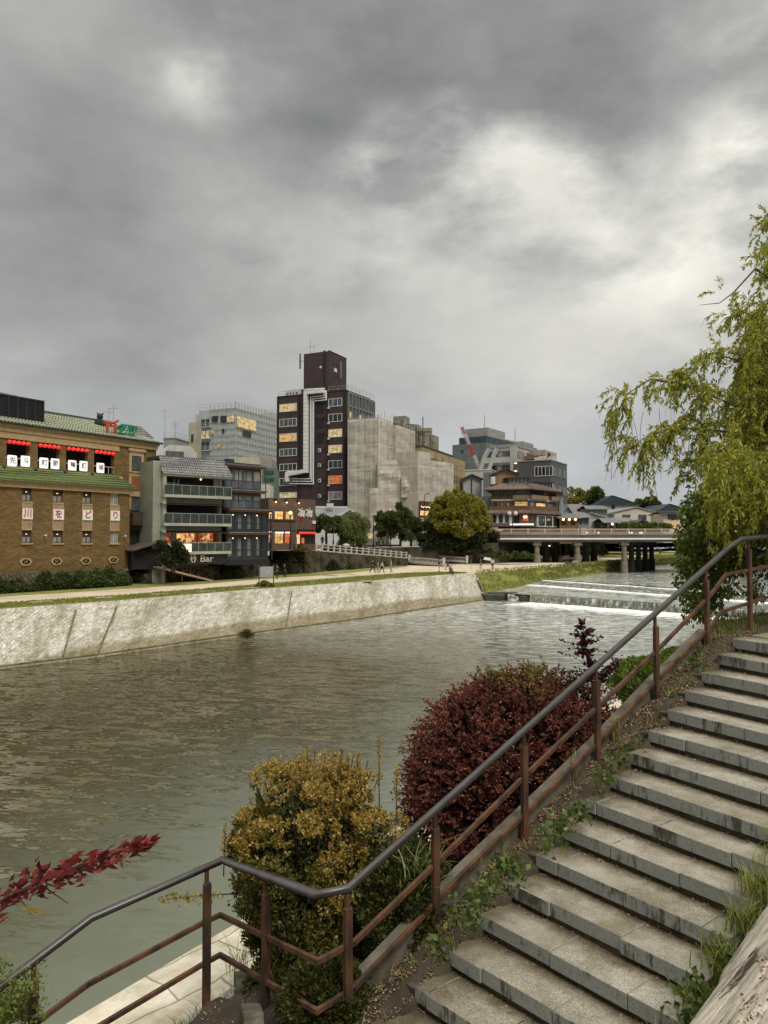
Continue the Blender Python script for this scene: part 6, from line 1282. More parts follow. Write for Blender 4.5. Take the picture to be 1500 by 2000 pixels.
# ---------------------------------------------------------------- retaining walls, ramp and stone fence
def footwall(name, label, rows, mat, thick=3.0, cap=None, cat='wall'):
    """rows: (px, foot_py, top_py) with the foot standing on the terrace"""
    m = MB(); A = []
    for x, yf, yt in rows: p = atz(x, yf, ZP); t = at(x, yt, p.y); A.append((p, t.z))
    o = thing(name, label, cat)
    for (a, za), (b, zb) in zip(A[:-1], A[1:]):
        n = Vector((-(b-a).y, (b-a).x, 0)).normalized(); i0 = Vector((0, 0, 0)); s = .18
        m.add([(a.x, a.y, ZP-.1), (b.x, b.y, ZP-.1), (b.x+n.x*s, b.y+n.y*s, zb), (a.x+n.x*s, a.y+n.y*s, za), (a.x+n.x*thick, a.y+n.y*thick, ZP-.1), (b.x+n.x*thick, b.y+n.y*thick, ZP-.1), (b.x+n.x*thick, b.y+n.y*thick, zb), (a.x+n.x*thick, a.y+n.y*thick, za)],
              [(0,1,2,3),(5,4,7,6),(3,2,6,7),(0,3,7,4),(1,5,6,2)])
    m.build('wall', mat, o)
    if cap:
        q = MB()
        for (a, za), (b, zb) in zip(A[:-1], A[1:]): n = Vector((-(b-a).y, (b-a).x, 0)).normalized()*.32; q.bar(Vector((a.x, a.y, za+.06))+n, Vector((b.x, b.y, zb+.06))+n, .42, .16)
        q.build('coping', cap, o)
    return o, A
IVY = brickmat('overgrown_stone', (.15, .125, .085), (.09, .075, .05), (.045, .04, .022), .7, .5, .07, .95, 1.0, .55, R(35))
WCAP = pm('pale_coping', (.50, .47, .42), (.40, .37, .33), 1.5, .85)
_, TW = footwall('terrace_wall', 'low ivy grown terrace wall below the tile roofed restaurant', [(285, 1141, 1120), (360, 1136.5, 1112), (430, 1132, 1105), (470, 1128.5, 1101.5), (530, 1123.5, 1100), (590, 1120.5, 1100.5)], IVY, 5)
rr = [(526, 1119, 1077.5), (560, 1118, 1075), (596, 1119, 1073.5)]
_, RW1 = footwall('ramp_wall', 'high rough stone wall under the planted corner left of the stone fence', [(526, 1118.5, 1077.5), (596, 1118, 1074.5)], IVY, 6)
rm, RW = footwall('ramp_wall', 'long mossy stone retaining wall carrying the sloping ramp with its fence', [(596, 1120.3, 1074), (650, 1115.5, 1078.5), (700, 1111.5, 1082.5), (750, 1107.5, 1086.5), (797, 1104, 1090.5), (836, 1101, 1093.5)], IVY, 4.2, WCAP)
# stone fence along the ramp
sf = thing('stone_fence', 'pale stone post and rail fence running down along the ramp', 'fence'); pts = []
for k in range(19):
    t = k/18; u = t*(len(RW)-2); i = int(min(u, len(RW)-3)); f = u-i; a, za = RW[i]; b, zb = RW[i+1]; p = a.lerp(b, f); n = Vector((-(b-a).y, (b-a).x, 0)).normalized()*.32; pts.append(Vector((p.x, p.y, za+(zb-za)*f+.12))+n)
pm_ = MB(); pm_.box(-.11, .11, -.11, .11, 0, .92); pm_.box(-.14, .14, -.14, .14, .92, 1.0); pmesh = pm_.mesh('post', WCAP)
d_ = (pts[-1]-pts[0]); rzf = math.atan2(d_.y, d_.x)
for p in pts: link('post', pmesh, sf, 0, p, rzf)
for h, nm in ((.84, 'top_rail'), (.45, 'mid_rail')):
    q = MB()
    for a, b in zip(pts[:-1], pts[1:]): q.bar(a+Vector((0, 0, h)), b+Vector((0, 0, h)), .09, .10)
    q.build(nm, WCAP, sf)
# continuation of the fence to the left at street level
fl = [at(545+8*k, 1070, 101) for k in range(7)]; fl = [Vector((p.x, p.y, -1.3)) for p in fl]; s2 = thing('stone_fence', 'level stretch of stone fence in front of the brown restaurant', 'fence')
for p in fl: link('post', pmesh, s2, 0, p, 0)
q = MB(); q.bar(fl[0]+Vector((0, 0, .84)), fl[-1]+Vector((0, 0, .84)), .09, .1); q.build('top_rail', WCAP, s2)
# street surfaces behind the ramp
a, b, c, d = RW[0][0], RW[-1][0], Vector((8, 142, 0)), Vector((-8, 108, 0))
sheet('promenade', [(-19, 95), (-12.3, 92.5), (-9.8, 101.5), (-8.6, 114), (-4.2, 122), (2.7, 131), (10.5, 138), (20, 142), (22, 160), (-40, 160), (-40, 95)], -1.6, PATH)
_, _w = footwall('inner_wall', 'low stone wall in shade behind the ramp under the mid trees', [(700, 1096, 1071.5), (760, 1094, 1072), (840, 1091, 1071), (905, 1090, 1071)], IVY, 3) if False else (0, 0)
iw = thing('inner_wall', 'low stone wall in shade behind the ramp under the trees', 'wall'); q = MB()
for (xa, ya, Ya), (xb_, yb, Yb) in zip([(630, 1069, 112), (700, 1070, 121.5), (780, 1069, 130.5), (860, 1068, 137.5)], [(700, 1070, 121.5), (780, 1069, 130.5), (860, 1068, 137.5), (975, 1068, 141)]):
    A_, B_ = at(xa, ya, Ya), at(xb_, yb, Yb); q.add([(A_.x, A_.y, ZP), (B_.x, B_.y, ZP), (B_.x, B_.y, B_.z), (A_.x, A_.y, A_.z), (B_.x-.5, B_.y+3, B_.z), (A_.x-.5, A_.y+3, A_.z)], [(0,1,2,3), (3,2,4,5)])
q.build('wall', IVY, iw)
# second low wall / parapets and little bridge over the side channel
def parapet(name, label, A, B, zA, zB, n, base_h=.35, cat='footbridge'):
    o = thing(name, label, cat); A, B = Vector((A.x, A.y, zA)), Vector((B.x, B.y, zB)); q = MB(); q.bar(A+Vector((0, 0, .75)), B+Vector((0, 0, .75)), .25, .16); q.build('top_rail', WCAP, o); q = MB(); q.bar(A+Vector((0, 0, .05)), B+Vector((0, 0, .05)), .35, base_h); q.build('kerb', WCAP, o)
    bm_ = MB(); bm_.tube((0, 0, .1), (0, 0, .70), .09, .07, 6); me = bm_.mesh('baluster', WCAP)
    for k in range(n): link('baluster', me, o, 0, A.lerp(B, (k+.5)/n))
    for p in (A, B): q = MB(); q.box(-.22, .22, -.22, .22, -.2, 1.05); q.box(-.27, .27, -.27, .27, 1.05, 1.15); x = q.build('pier_post', WCAP, o); x.location = p
    return o
b1, b2 = at(800, 1095, 129.5), at(867, 1101, 123)
o = parapet('stone_footbridge', 'small stone footbridge with balusters at the end of the ramp', b1, b2, -4.15, -4.5, 20)
q = MB(); q.add([(b1.x, b1.y, -4.2), (b2.x, b2.y, -4.5), (b2.x+1.5, b2.y+3, -4.5), (b1.x+1.5, b1.y+3, -4.2), (b1.x, b1.y, -4.5), (b2.x, b2.y, -4.78), (b2.x+1.5, b2.y+3, -4.78), (b1.x+1.5, b1.y+3, -4.5)], [(0,1,2,3),(7,6,5,4),(0,4,5,1),(1,5,6,2),(2,6,7,3),(3,7,4,0)]); q.build('deck', WCAP, o)
b3, b4 = at(850, 1090, 138), at(912, 1094, 134)
parapet('stone_parapet', 'second short stone parapet behind the footbridge', b3, b4, -4.1, -4.4, 16, cat='parapet')
q = MB(); p1, p2 = atz(803, 1104, ZP), atz(862, 1106, ZP); q.add([(p1.x, p1.y, ZP+.02), (p2.x, p2.y, ZP+.02), (p2.x+3, p2.y+6, ZP+.02), (p1.x+1, p1.y+8, ZP+.02)], [(0, 1, 2, 3)]); tag(q.build('side_channel', BLK), kind='structure')
# boarded ramp going down from the theatre door
RP = pm('pinkish_boards', (.42, .30, .24), (.34, .24, .19), 2, .8); a, b = at(300, 1105.5, 77), atz(408, 1132.5, ZP+.1)
o = thing('wooden_ramp', 'sloping boarded ramp with a crossed steel railing below the tile roofed restaurant', 'ramp'); dd = (b-a); n = Vector((-dd.y, dd.x, 0)).normalized()
q = MB(); q.add([a-n*.75, b-n*.75, b+n*.75, a+n*.75, a-n*.75-Vector((0, 0, .2)), b-n*.75-Vector((0, 0, .2)), b+n*.75-Vector((0, 0, .2)), a+n*.75-Vector((0, 0, .2))], [(0,1,2,3),(7,6,5,4),(0,4,5,1),(1,5,6,2),(2,6,7,3),(3,7,4,0)]); q.build('deck', RP, o)
RS_ = bpy.data.materials['rusty_steel']
for s_ in (-1, 1):
    q = MB(); e = n*.75*s_; K = 7
    for k in range(K+1):
        p = a.lerp(b, k/K)+e; q.tube(p, p+Vector((0, 0, 1.0)), .03, n=5)
        if k < K: p2 = a.lerp(b, (k+1)/K)+e; q.tube(p+Vector((0, 0, 1)), p2, .022, n=4); q.tube(p, p2+Vector((0, 0, 1)), .022, n=4)
    q.tube(a+e+Vector((0, 0, 1)), b+e+Vector((0, 0, 1)), .035, n=5); q.build('railing', RS_, o)
for k in (1, 3, 5):
    p = a.lerp(b, k/7); q = MB(); q.tube(p-n*.6, Vector((p.x-n.x*.6, p.y-n.y*.6, ZP)), .07, n=6); q.tube(p+n*.6, Vector((p.x+n.x*.6, p.y+n.y*.6, ZP)), .07, n=6); q.build('support', RS_, o)
# dark canopy beside the theatre corner
p = at(296, 1070, 76); o = thing('entrance_canopy', 'dark sloping canopy over the passage between theatre and cream restaurant', 'canopy', p, R(40))
q = MB(); q.add([(-2.0, 0, -.2), (1.6, 0, .9), (1.6, 4, .9), (-2.0, 4, -.2), (-2.0, 0, -.35), (1.6, 0, .7), (1.6, 4, .7), (-2.0, 4, -.35)], [(0,1,2,3),(7,6,5,4),(0,4,5,1),(1,5,6,2),(2,6,7,3),(3,7,4,0)]); q.build('roof', pm('brown_canopy', (.10, .07, .055), (.07, .05, .04)), o)
q = MB(); q.box(-1.6, 1.6, .9, 4.5, -2.2, -.2); q.tube((-1.9, .2, -2.2), (-1.9, .2, -.3), .06); q.tube((1.5, .2, -2.2), (1.5, .2, .7), .06); q.build('dark_passage', BLK, o)
# notice board on the verge
p = atz(520, 1147, ZP); o = thing('notice_board', 'notice board on two posts in the verge above the embankment', 'notice board', p, R(40))
q = MB(); q.box(-.85, -.77, -.04, .04, 0, 2.1); b_o = q.build('post', pm('weathered_wood', (.16, .12, .085), (.1, .08, .06), 4), o); q = MB(); q.box(.77, .85, -.04, .04, 0, 2.1); q.build('post', bpy.data.materials['weathered_wood'], o)
q = MB(); q.box(-.72, .72, -.05, .03, 1.0, 2.0); q.build('panel', pm('grey_notice', (.36, .38, .36), (.26, .28, .27), 5), o)
p = atz(1151/1.0-0, 1100, ZP)
# single signpost on the plaza
p = atz(920, 1112, ZP); o = thing('signpost', 'thin post with a small dark square sign standing on the gravel plaza', 'signpost', p); q = MB(); q.tube((0, 0, 0), (0, 0, 1.9), .04); q.build('post', bpy.data.materials['galvanised'], o); q = MB(); q.box(-.28, .28, -.05, .02, 1.5, 2.1); q.build('sign_panel', BLKM, o)
# ---------------------------------------------------------------- street lamps and poles
def lamp(label, px, pyb, pyt, Y, kind):
    p = at(px, pyb, Y); h = (pyb-pyt)/1450*Y; o = thing('street_lamp', label, 'street lamp', p); q = MB(); q.tube((0, 0, -.5), (0, 0, h), .09, .06, 8); q.tube((0, 0, -.3), (0, 0, .9), .14, .12, 8)
    q.build('pole', pm('timber_pole', (.14, .10, .07), (.1, .075, .05), 3) if kind == 'pole' else BLKM, o)
    if kind == 'square': q = MB(); q.box(-.55, .55, -.4, .4, h, h+.22); q.build('lamp_head', PALE, o); q = MB(); q.box(-.15, .15, -.2, .1, h-3.0, h-2.3); q.build('control_box', BLKM, o)
    elif kind == 'globe': q = MB(); q.ball((0, 0, h+.25), .32, 10, 8); q.build('globe', WHITE, o)
    elif kind == 'lit': q = MB(); q.ball((0, -.1, h+.1), .2, 10, 8); q.build('globe', BULB, o)
    elif kind == 'arm': q = MB(); q.tube((0, 0, h), (.5, 0, h+.15), .05); q.box(.3, 1.0, -.15, .15, h+.1, h+.22); q.build('lamp_head', BLKM, o)
    elif kind == 'twin':
        for s_ in (-1, 1): q = MB(); q.tube((0, 0, h-.3), (s_*.6, 0, h-.1), .05); q.build('arm', BLKM, o); q = MB(); q.ball((s_*.6, 0, h+.3), .42, 10, 8); q.build('globe', WHITE, o)
lamp('lamp post with a flat square head between the willow and the mid trees', 729.5, 1067, 1006, 126, 'square')
lamp('slim lamp post with a round white globe among the mid trees', 762, 1067, 1001, 131, 'globe')
lamp('tall dark lamp post with one short arm left of the big round tree', 829, 1066, 966, 137, 'arm')
lamp('dark lamp post with a glowing globe in front of the brown restaurant', 567, 1066, 1003, 90.5, 'lit')
lamp('bare timber pole in front of the brown restaurant', 578, 1065, 988, 90, 'pole')
lamp('slender dark lamp post at the foot of the storehouse', 651, 1066, 1012, 116, 'arm')
lamp('twin globe lamp post at the bridge end before the tiled restaurant', 1001, 1036, 1006, 141, 'twin')
lamp('second glowing globe lamp at the corner of the dark glass restaurant', 528, 1066, 1001, 91, 'lit')
# ---------------------------------------------------------------- storehouse, hoarding
F = Fac(624, 136, 78, -1.3); L = F.L; w = L(676, 1000)[0]; o = F.thing('storehouse', 'white plastered storehouse with a grey tiled roof before the maroon tower', 'storehouse'); ze, zr = L(650, 1006)[1], L(650, 991)[1]
q = MB(); q.box(.3, w, 0, 7, 0, ze); q.prism([(0, 0)]*0 or [(w, ze), (w-.01, ze), (w-.01, ze)], 0, 7) if False else None
m = MB(); dpy = F.S(697, 1000, w)[0] if False else 6.0
q.add([(w, 0, ze), (w, dpy, ze), (w, dpy*.5, zr)], [(0, 1, 2)]); q.build('wall', WHITE, o)
tile_slope('roof', GRF, o, -.6, w+.7, -.8, ze-.3, dpy*.5, zr, .45, .07); tile_slope('roof', GRF, o, -.6, w+.7, dpy+.8, ze-.3, dpy*.5+.01, zr, .45, .07)
q = MB(); q.bar((-.6, dpy*.5, zr+.15), (w+.7, dpy*.5, zr+.15), .4, .35); q.box(w*.3, w*.55, 1, 2, zr, zr+.8); q.build('ridge', WHITE, o)
# gable end turned to the river
F5 = Fac(659, 132, 84, -1.3); a, b_, m_ = F5.L(660, 1000)[0], F5.L(697, 1000)[0], F5.L(683, 1000)[0]; z1, z2 = F5.L(680, 1008)[1], F5.L(680, 993.5)[1]; g5 = F5.thing('gable_house', 'white gable end with layered eaves beside the storehouse', 'house')
q = MB(); q.prism([(a, 0), (b_, 0), (b_, z1), (m_, z2-.3), (a, z1)], 0, 5); q.build('wall', pm('warm_plaster', (.46, .42, .33), (.40, .36, .28), 1), g5)
q = MB(); q.bar((a-.5, -.3, z1-.5), (m_, -.3, z2), .8, .28); q.bar((m_, -.3, z2), (b_+.6, -.3, z1-.4), .8, .28); q.bar((a, -.05, z1-1.2), (m_, -.05, z2-.9), .12, .2); q.bar((m_, -.05, z2-.9), (b_, -.05, z1-1.2), .12, .2); q.build('bargeboard', WHITE, g5)
q = MB(); q.box(a+.4, a+1.3, -.04, .0, .8, 2.4); q.build('door', FRM_D, g5)
hd = thing('hoarding', 'white construction hoarding behind the trees below the sheeted scaffold', 'hoarding')
for (xa, xb_, yt, Y) in [(616, 645, 1041, 126), (645.3, 690, 1040, 128), (704, 735, 1042, 133), (736, 757, 1041, 136), (757.3, 790, 1037, 139), (790.3, 822, 1039, 141)]:
    A_, B_ = at(xa, yt, Y), at(xb_, yt, Y); q = MB(); q.box(A_.x, B_.x, Y, Y+.15, -1.6, A_.z); q.build('panel', pm('white_panel', (.66, .66, .63), (.56, .56, .53), .8, .6) if 'white_panel' not in bpy.data.materials else bpy.data.materials['white_panel'], hd)
A_, B_ = at(706, 1044, 132.5), at(727, 1052, 132.5); q = MB(); q.box(A_.x, B_.x, 132.6, 132.9, B_.z, A_.z); q.build('lit_panel', LIT_Y, hd)
# ---------------------------------------------------------------- Sanjo style road bridge
BZ = 1.3; Yb = 140.; O = Vector((at(966, 1050, Yb).x, Yb, 0)); LN = 92.; SK = Vector((7.5, 10, 0)).normalized()*19
br = thing('road_bridge', 'long low road bridge on stone piers crossing the river behind the weirs', 'bridge', O)
DK = pm('bridge_deck_grey', (.16, .155, .15), (.11, .105, .10), .5, .8); RL1 = pm('weathered_timber_rail', (.46, .37, .30), (.38, .30, .24), 1, .8, stretch=(.3, 1, 1)); GR1 = pm('white_girder', (.85, .80, .74), (.78, .73, .67), .6, .6)
def par(q, x0, x1, y, z0, z1, d=.3): q.box(x0, x1, y, y+d, z0, z1)
zq = lambda py: (1050-py)/1450*Yb
q = MB(); q.prismz([(-12, .6), (LN, .6), (LN+SK.x, SK.y+.6), (-12+SK.x, SK.y+.6)], zq(1058.5), zq(1048.5)); q.build('deck', DK, br)
q = MB(); par(q, 0, LN, 0, zq(1048.5), zq(1044.5), .6); q.build('edge_beam', DK, br); q = MB(); par(q, 0, LN, -.12, zq(1044.4), zq(1041.5), .5); q.build('kerb', pm('tan_kerb', (.30, .26, .22), (.24, .21, .18), .6), br)
q = MB(); par(q, 0, LN, .15, zq(1053.8), zq(1050.2), .3); q.build('white_girder', GR1, br)
for i, (yt, yb) in enumerate(((1032.6, 1034.6), (1036.6, 1037.6), (1039.2, 1040.6))): q = MB(); par(q, 0, LN, .0, zq(yb), zq(yt), .22); q.build('rail', RL1, br)
pmb = MB(); pmb.box(-.12, .12, -.06, .28, zq(1041.5), zq(1032)); pme = pmb.mesh('post', RL1)
for k in range(int(LN/3.15)+1): link('post', pme, br, 0, (3.15*k, 0, 0))
for k in (2.0, 4.0): pass
q = MB(); q.box(-.5, .5, -.2, .5, zq(1045), zq(1031)); x = q.build('stone_post', STONE, br); x.location.x = at(1139, 1050, Yb).x-O.x; q = MB(); q.box(-.6, .6, -.3, .6, zq(1049), zq(1030)); q.build('stone_post', STONE, br)
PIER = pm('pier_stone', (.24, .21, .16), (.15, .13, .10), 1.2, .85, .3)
for pxp, zf in ((1047, ZP), (1127, ZP), (1219, -6.8), (1330, -6.8), (1440, -6.8)):
    x0 = at(pxp, 1050, Yb).x-O.x
    for k in range(5 if zf < -5 else 3):
        sx, sy = SK.x*(.04+k*.22), SK.y*(.04+k*.22); q = MB()
        q.tube((x0+sx, .9+sy, zf-1), (x0+sx, .9+sy, zf+(1.6 if zf > -5 else 2.4)), .72, .66, 12); q.tube((x0+sx, .9+sy, zf+1.2), (x0+sx, .9+sy, zq(1065)), .50, .48, 12); q.box(x0+sx-.75, x0+sx+.75, .2+sy, 1.6+sy, zq(1065.5), zq(1058.4)); q.build('pier', PIER if k == 0 else pm('shaded_pier', (.035, .03, .026), (.02, .018, .015)) if 'shaded_pier' not in bpy.data.materials else bpy.data.materials['shaded_pier'], br)  # rear piers: pier stone darkened to paint in the deck's shade
q = MB(); q.prismz([(-9, .5), (at(985, 1050, Yb).x-O.x, 1.2), (at(1030, 1050, Yb).x-O.x+5, SK.y), (-9, SK.y)], ZP-.1, zq(1058)); q.build('abutment', pm('shaded_abutment', (.02, .018, .016), (.012, .011, .010), .6, .9, .4), br)  # near-black colour paints in the shade beneath the deck
q = MB(); q.prismz([(-14, -2.5), (-.8, -2.5), (.8, .4), (-9, .4)], ZP-.1, -1.0); q.build('abutment_wall', IVY, br)
a, z = at(1072, 1065.5, Yb+9).x-O.x, zq(1065.5); q = MB(); q.ball((a, 9, z), .3, 8, 6); q.build('under_lamp', BULB, br)
# small lights strung along the bridge pavement
lb = MB(); lb.ball((0, 0, 0), .17, 8, 5); lbm = lb.mesh('bulb', BULB); lk = MB(); lk.tube((0, 0, -.5), (0, 0, -.1), .05); lkm = lk.mesh('stand', BLKM)
for k, x in enumerate((1146, 1161, 1169, 1194, 1229, 1234, 1250, 1254)):
    p = at(x, 1040.4, Yb+3); o = thing('bridge_light', ['first', 'second', 'third', 'fourth', 'fifth', 'sixth', 'seventh', 'eighth'][k]+' small glowing light from the left behind the bridge rail', 'light', p, 0, 'small lights along the bridge'); link('bulb', lbm, o); link('stand', lkm, o)
# low concrete walls / boat ramp and benches under the bridge
q = MB(); a, b = atz(1122, 1100.5, ZP), atz(1158, 1091.5, ZP); q.bar(a+Vector((0, 0, .2)), b+Vector((0, 0, .2)), .8, .45); tag(q.build('low_wall', CONC, bevel=.03), 'low concrete wall on the gravel right of the parked bundle', 'wall')
q = MB(); a, b = atz(1100, 1097.5, ZP), atz(1132, 1092, ZP); q.bar(a+Vector((0, 0, .2)), b+Vector((0, 0, .2)), .7, .4); tag(q.build('low_wall', CONC, bevel=.03), 'low concrete wall on the gravel left of the nearer pier base', 'wall')
q = MB(); a, b = atz(1080, 1090, ZP), atz(1118, 1087, ZP); q.bar(a+Vector((0, 0, .4)), b+Vector((0, 0, .4)), .9, .16); bn = tag(q.build('stone_bench', CONC), 'long low slab bench in the shade under the bridge', 'bench'); q = MB(); q.box(a.x+.3, a.x+.7, a.y-.3, a.y+.3, ZP, ZP+.33); q.box(b.x-.7, b.x-.3, b.y-.3, b.y+.3, ZP, ZP+.33); q.build('support', CONC, bn)
# ---------------------------------------------------------------- trees
BARK = pm('bark', (.10, .075, .05), (.05, .038, .028), 4, .9, .6, stretch=(1, 1, .3))
def tree(name, label, px, pyb, Y, cy, rx, ry, rz, n, leaf, L_=.3, W_=.1, clumps=60, crad=.9, droop=0.0, trunk=.25, shell=.6, flat=.8, lumps=.25, zmin=-.75, zb=None, ctr=None, cat='tree', limbs=6, dirs='out', spread=.8, group=None):
    base = at(px, pyb, Y); base.z = zb if zb is not None else base.z; c = at(ctr[0] if ctr else px, cy, Y)-base; o = thing(name, label, cat, base, 0, group)
    C_ = crown_centers(clumps, rx, ry, rz, shell, zmin, lumps)+np.array([c.x, c.y, c.z]); crs = crad*rng.uniform(.7, 1.25, len(C_))
    P, D = clump_points(C_, crs, n//clumps, flat, .35); out = (P-np.array([c.x, c.y, c.z])); out /= np.linalg.norm(out, axis=1)[:, None]+1e-6
    Dv = D*.7+out*.6
    if droop: Dv[:, 2] -= droop
    link('crown', leaf_mesh('crown', leaf, P, Dv, L_, W_, spread), o)
    q = MB(); tp_ = Vector((c.x*.6, c.y*.6, c.z-rz*.35)); q.path([(0, 0, -.3), (c.x*.1, 0, tp_.z*.35), (c.x*.35, c.y*.3, tp_.z*.7), tuple(tp_)], [trunk, trunk*.85, trunk*.75, trunk*.6], 8); q.build('trunk', BARK, o, True)
    q = MB()
    for k in range(limbs):
        e = C_[(k*7) % len(C_)]; s_ = Vector((c.x*.35, c.y*.3, tp_.z*.7)).lerp(tp_, rng.random()); q.path([tuple(s_), tuple(s_.lerp(Vector(e), .5)+Vector((0, 0, .2))), tuple(e)], [trunk*.45, trunk*.3, trunk*.08], 6)
    q.build('limbs', BARK, o, True); return o
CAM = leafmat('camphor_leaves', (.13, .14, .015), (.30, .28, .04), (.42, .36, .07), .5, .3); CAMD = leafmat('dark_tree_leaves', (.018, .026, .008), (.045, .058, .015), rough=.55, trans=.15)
MIDG = leafmat('mid_green_leaves', (.04, .06, .014), (.11, .135, .03), rough=.5, trans=.2); WIL = leafmat('far_willow_leaves', (.08, .105, .025), (.18, .20, .05), rough=.6, trans=.3)
tree('round_tree', 'big rounded yellow green tree standing left of the bridge', 893, 1071, 139, 1019, 5.7, 5.0, 5.4, 70000, CAM, .31, .12, 230, .78, trunk=.5, zb=-1.6, shell=.84, lumps=.14, ctr=(893, 0), zmin=-.55, flat=.75)
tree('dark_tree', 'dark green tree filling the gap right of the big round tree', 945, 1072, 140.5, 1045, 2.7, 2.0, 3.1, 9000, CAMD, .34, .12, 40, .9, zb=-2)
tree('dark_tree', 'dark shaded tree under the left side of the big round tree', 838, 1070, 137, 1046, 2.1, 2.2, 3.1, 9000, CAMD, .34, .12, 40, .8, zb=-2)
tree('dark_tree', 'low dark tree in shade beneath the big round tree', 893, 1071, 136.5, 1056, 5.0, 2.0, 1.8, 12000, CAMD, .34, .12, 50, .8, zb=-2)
tree('street_tree', 'leafy dark green street tree with uneven top before the sheeted scaffold', 782, 1068, 132, 1026, 3.2, 2.6, 2.9, 16000, MIDG, .34, .12, 60, .8, zb=-1.3, lumps=.4)
tree('street_tree', 'lighter street tree with feathery left side beside the globe lamp', 757, 1068, 130, 1021, 2.2, 2.0, 1.9, 8000, leafmat('light_street_leaves', (.06, .075, .02), (.12, .13, .04)), .3, .1, 40, .6, zb=-1.3, lumps=.5)
tree('street_tree', 'dark leaning street tree with a low crown left of the tall lamp', 803, 1066, 133, 1035, 1.8, 1.8, 2.0, 8000, CAMD, .32, .11, 30, .7, zb=-1.3)
tree('willow', 'distant rounded drooping willow in front of the white hoarding', 689, 1070, 121, 1038, 2.4, 2.2, 2.6, 26000, WIL, .42, .05, 70, .8, droop=1.5, zb=-1.6, flat=1.6, spread=.35, shell=.6)
tree('garden_tree', 'small bushy green tree in front of the white storehouse', 637, 1062, 118, 1027, 2.0, 1.6, 1.5, 9000, MIDG, .3, .11, 40, .6, zb=-1.3, lumps=.35)
tree('garden_tree', 'small dark tree behind the lit signboard of the tile roofed restaurant', 338, 1100, 75.2, 1085, 1.25, .9, 1.3, 4000, CAMD, .26, .09, 26, .5, zb=-3.2, lumps=.5)
for (x, Y, cy, rx, rz, lb_, mt) in [(1130, 270, 972, 8, 3.2, 'broad rounded yellow green treetop behind the grey roofed house', CAM), (1163, 262, 973, 3, 3, 'darker treetop left of the teal roofed hall', MIDG), (1253, 262, 988, 2.2, 1.6, 'small treetop left of the right hand hall roof', MIDG), (1272, 258, 986, 2.8, 2.0, 'taller dark treetop between the two teal roofs', MIDG)]:
    tree('distant_tree', lb_, x, 1050, Y, cy, rx, 3, rz, 4000, mt, .7, .28, 40, 1.1, zb=-1.3, trunk=.4, group='trees behind the far roofs')
for (x, rx, lb_) in [(1222, 4, 'small shrub mass along the far street beside the dark shed'), (1278, 4.2, 'low shrub beside the lit garage'), (1205, 2.6, 'low shrub behind the bridge rail right of the small shop')]:
    tree('distant_shrub', lb_, x, 1040, 174, 1030, rx, 1.5, 1.1, 2500, WIL, .4, .14, 24, .6, zb=-1.3, trunk=.15, cat='shrub', group='shrubs behind the bridge')
def shrub(label, px, py, Y, rx, rz, n, mat, L_=.24, zb=None, name='shrub', W_=.09, cat='shrub', group=None):
    p = at(px, py, Y); o = thing(name, label, cat, p if zb is None else Vector((p.x, p.y, zb)), 0, group); C_ = crown_centers(18, rx, rx*.7, rz, .5, -.2, .3)
    P, D = clump_points(C_, rz*.45, n//18); P[:, 2] = np.abs(P[:, 2]); link('foliage', leaf_mesh('foliage', mat, P, D+np.array([0, 0, .5]), L_, W_, .8), o); q = MB()
    for k in range(4): e = C_[k]; q.tube((0, 0, -.2), tuple(Vector(e)*.8), .04, .015, 5)
    q.build('stem', TWIG, o)
YG = leafmat('yellow_green_leaves', (.10, .12, .02), (.19, .19, .04))
shrub('bright shrub in the planted corner above the stone wall', 570, 1076, 97, 1.9, 1.0, 5000, YG)
shrub('dark round shrub growing from the face of the stone wall near the terrace', 556, 1097, 96, 1.1, .9, 2600, CAMD)
shrub('dark leafy clump on the terrace wall right of the bar', 452, 1120, 86, .9, 1.8, 3600, CAMD)
shrub('leafy clump low on the retaining wall in the middle', 650, 1112, 93.5, .8, .9, 2000, CAMD)
shrub('lighter clump low on the retaining wall right of the dark clump', 686, 1110, 97, .7, .6, 1600, MIDG)
shrub('dark hedge clump beside the bridge abutment', 985, 1090, 134, 4.6, 1.3, 5200, MIDG, .3)
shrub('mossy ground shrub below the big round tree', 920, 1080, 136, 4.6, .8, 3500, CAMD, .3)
shrub('tuft of weeds at the foot of the embankment joint', 482, 1243, 57.8, .38, .32, 500, leafmat('dry_weeds', (.08, .08, .03), (.14, .13, .05)), .35, W_=.03)
shrub('weed tuft at the foot of the notice board', 518, 1146, 72, .8, .35, 1200, YG, .25)
# dark greenery seen under the bridge
o = hedge('mass of dark trees and bushes beyond the bridge on the far bank', atz(1165, 1071.5, ZP), atz(1420, 1067, ZP)+Vector((40, 0, 0)), 4.3, 8, 16000, CAMD, .8, 0, 'bushes')
hedge('added dark bushes backing the shade under the left span of the bridge', Vector((19, 162, ZP)), Vector((55, 188, ZP)), 5.6, 4, 14000, CAMD, .6, 0, 'bushes')  # bushes added as a dark backing for the shade under the deck
q = MB(); [q.tube(at(x, 1075, 235)-Vector((0, 0, 1.5)), at(x, 1060, 235), .12, n=5) for x in (1183, 1194)]
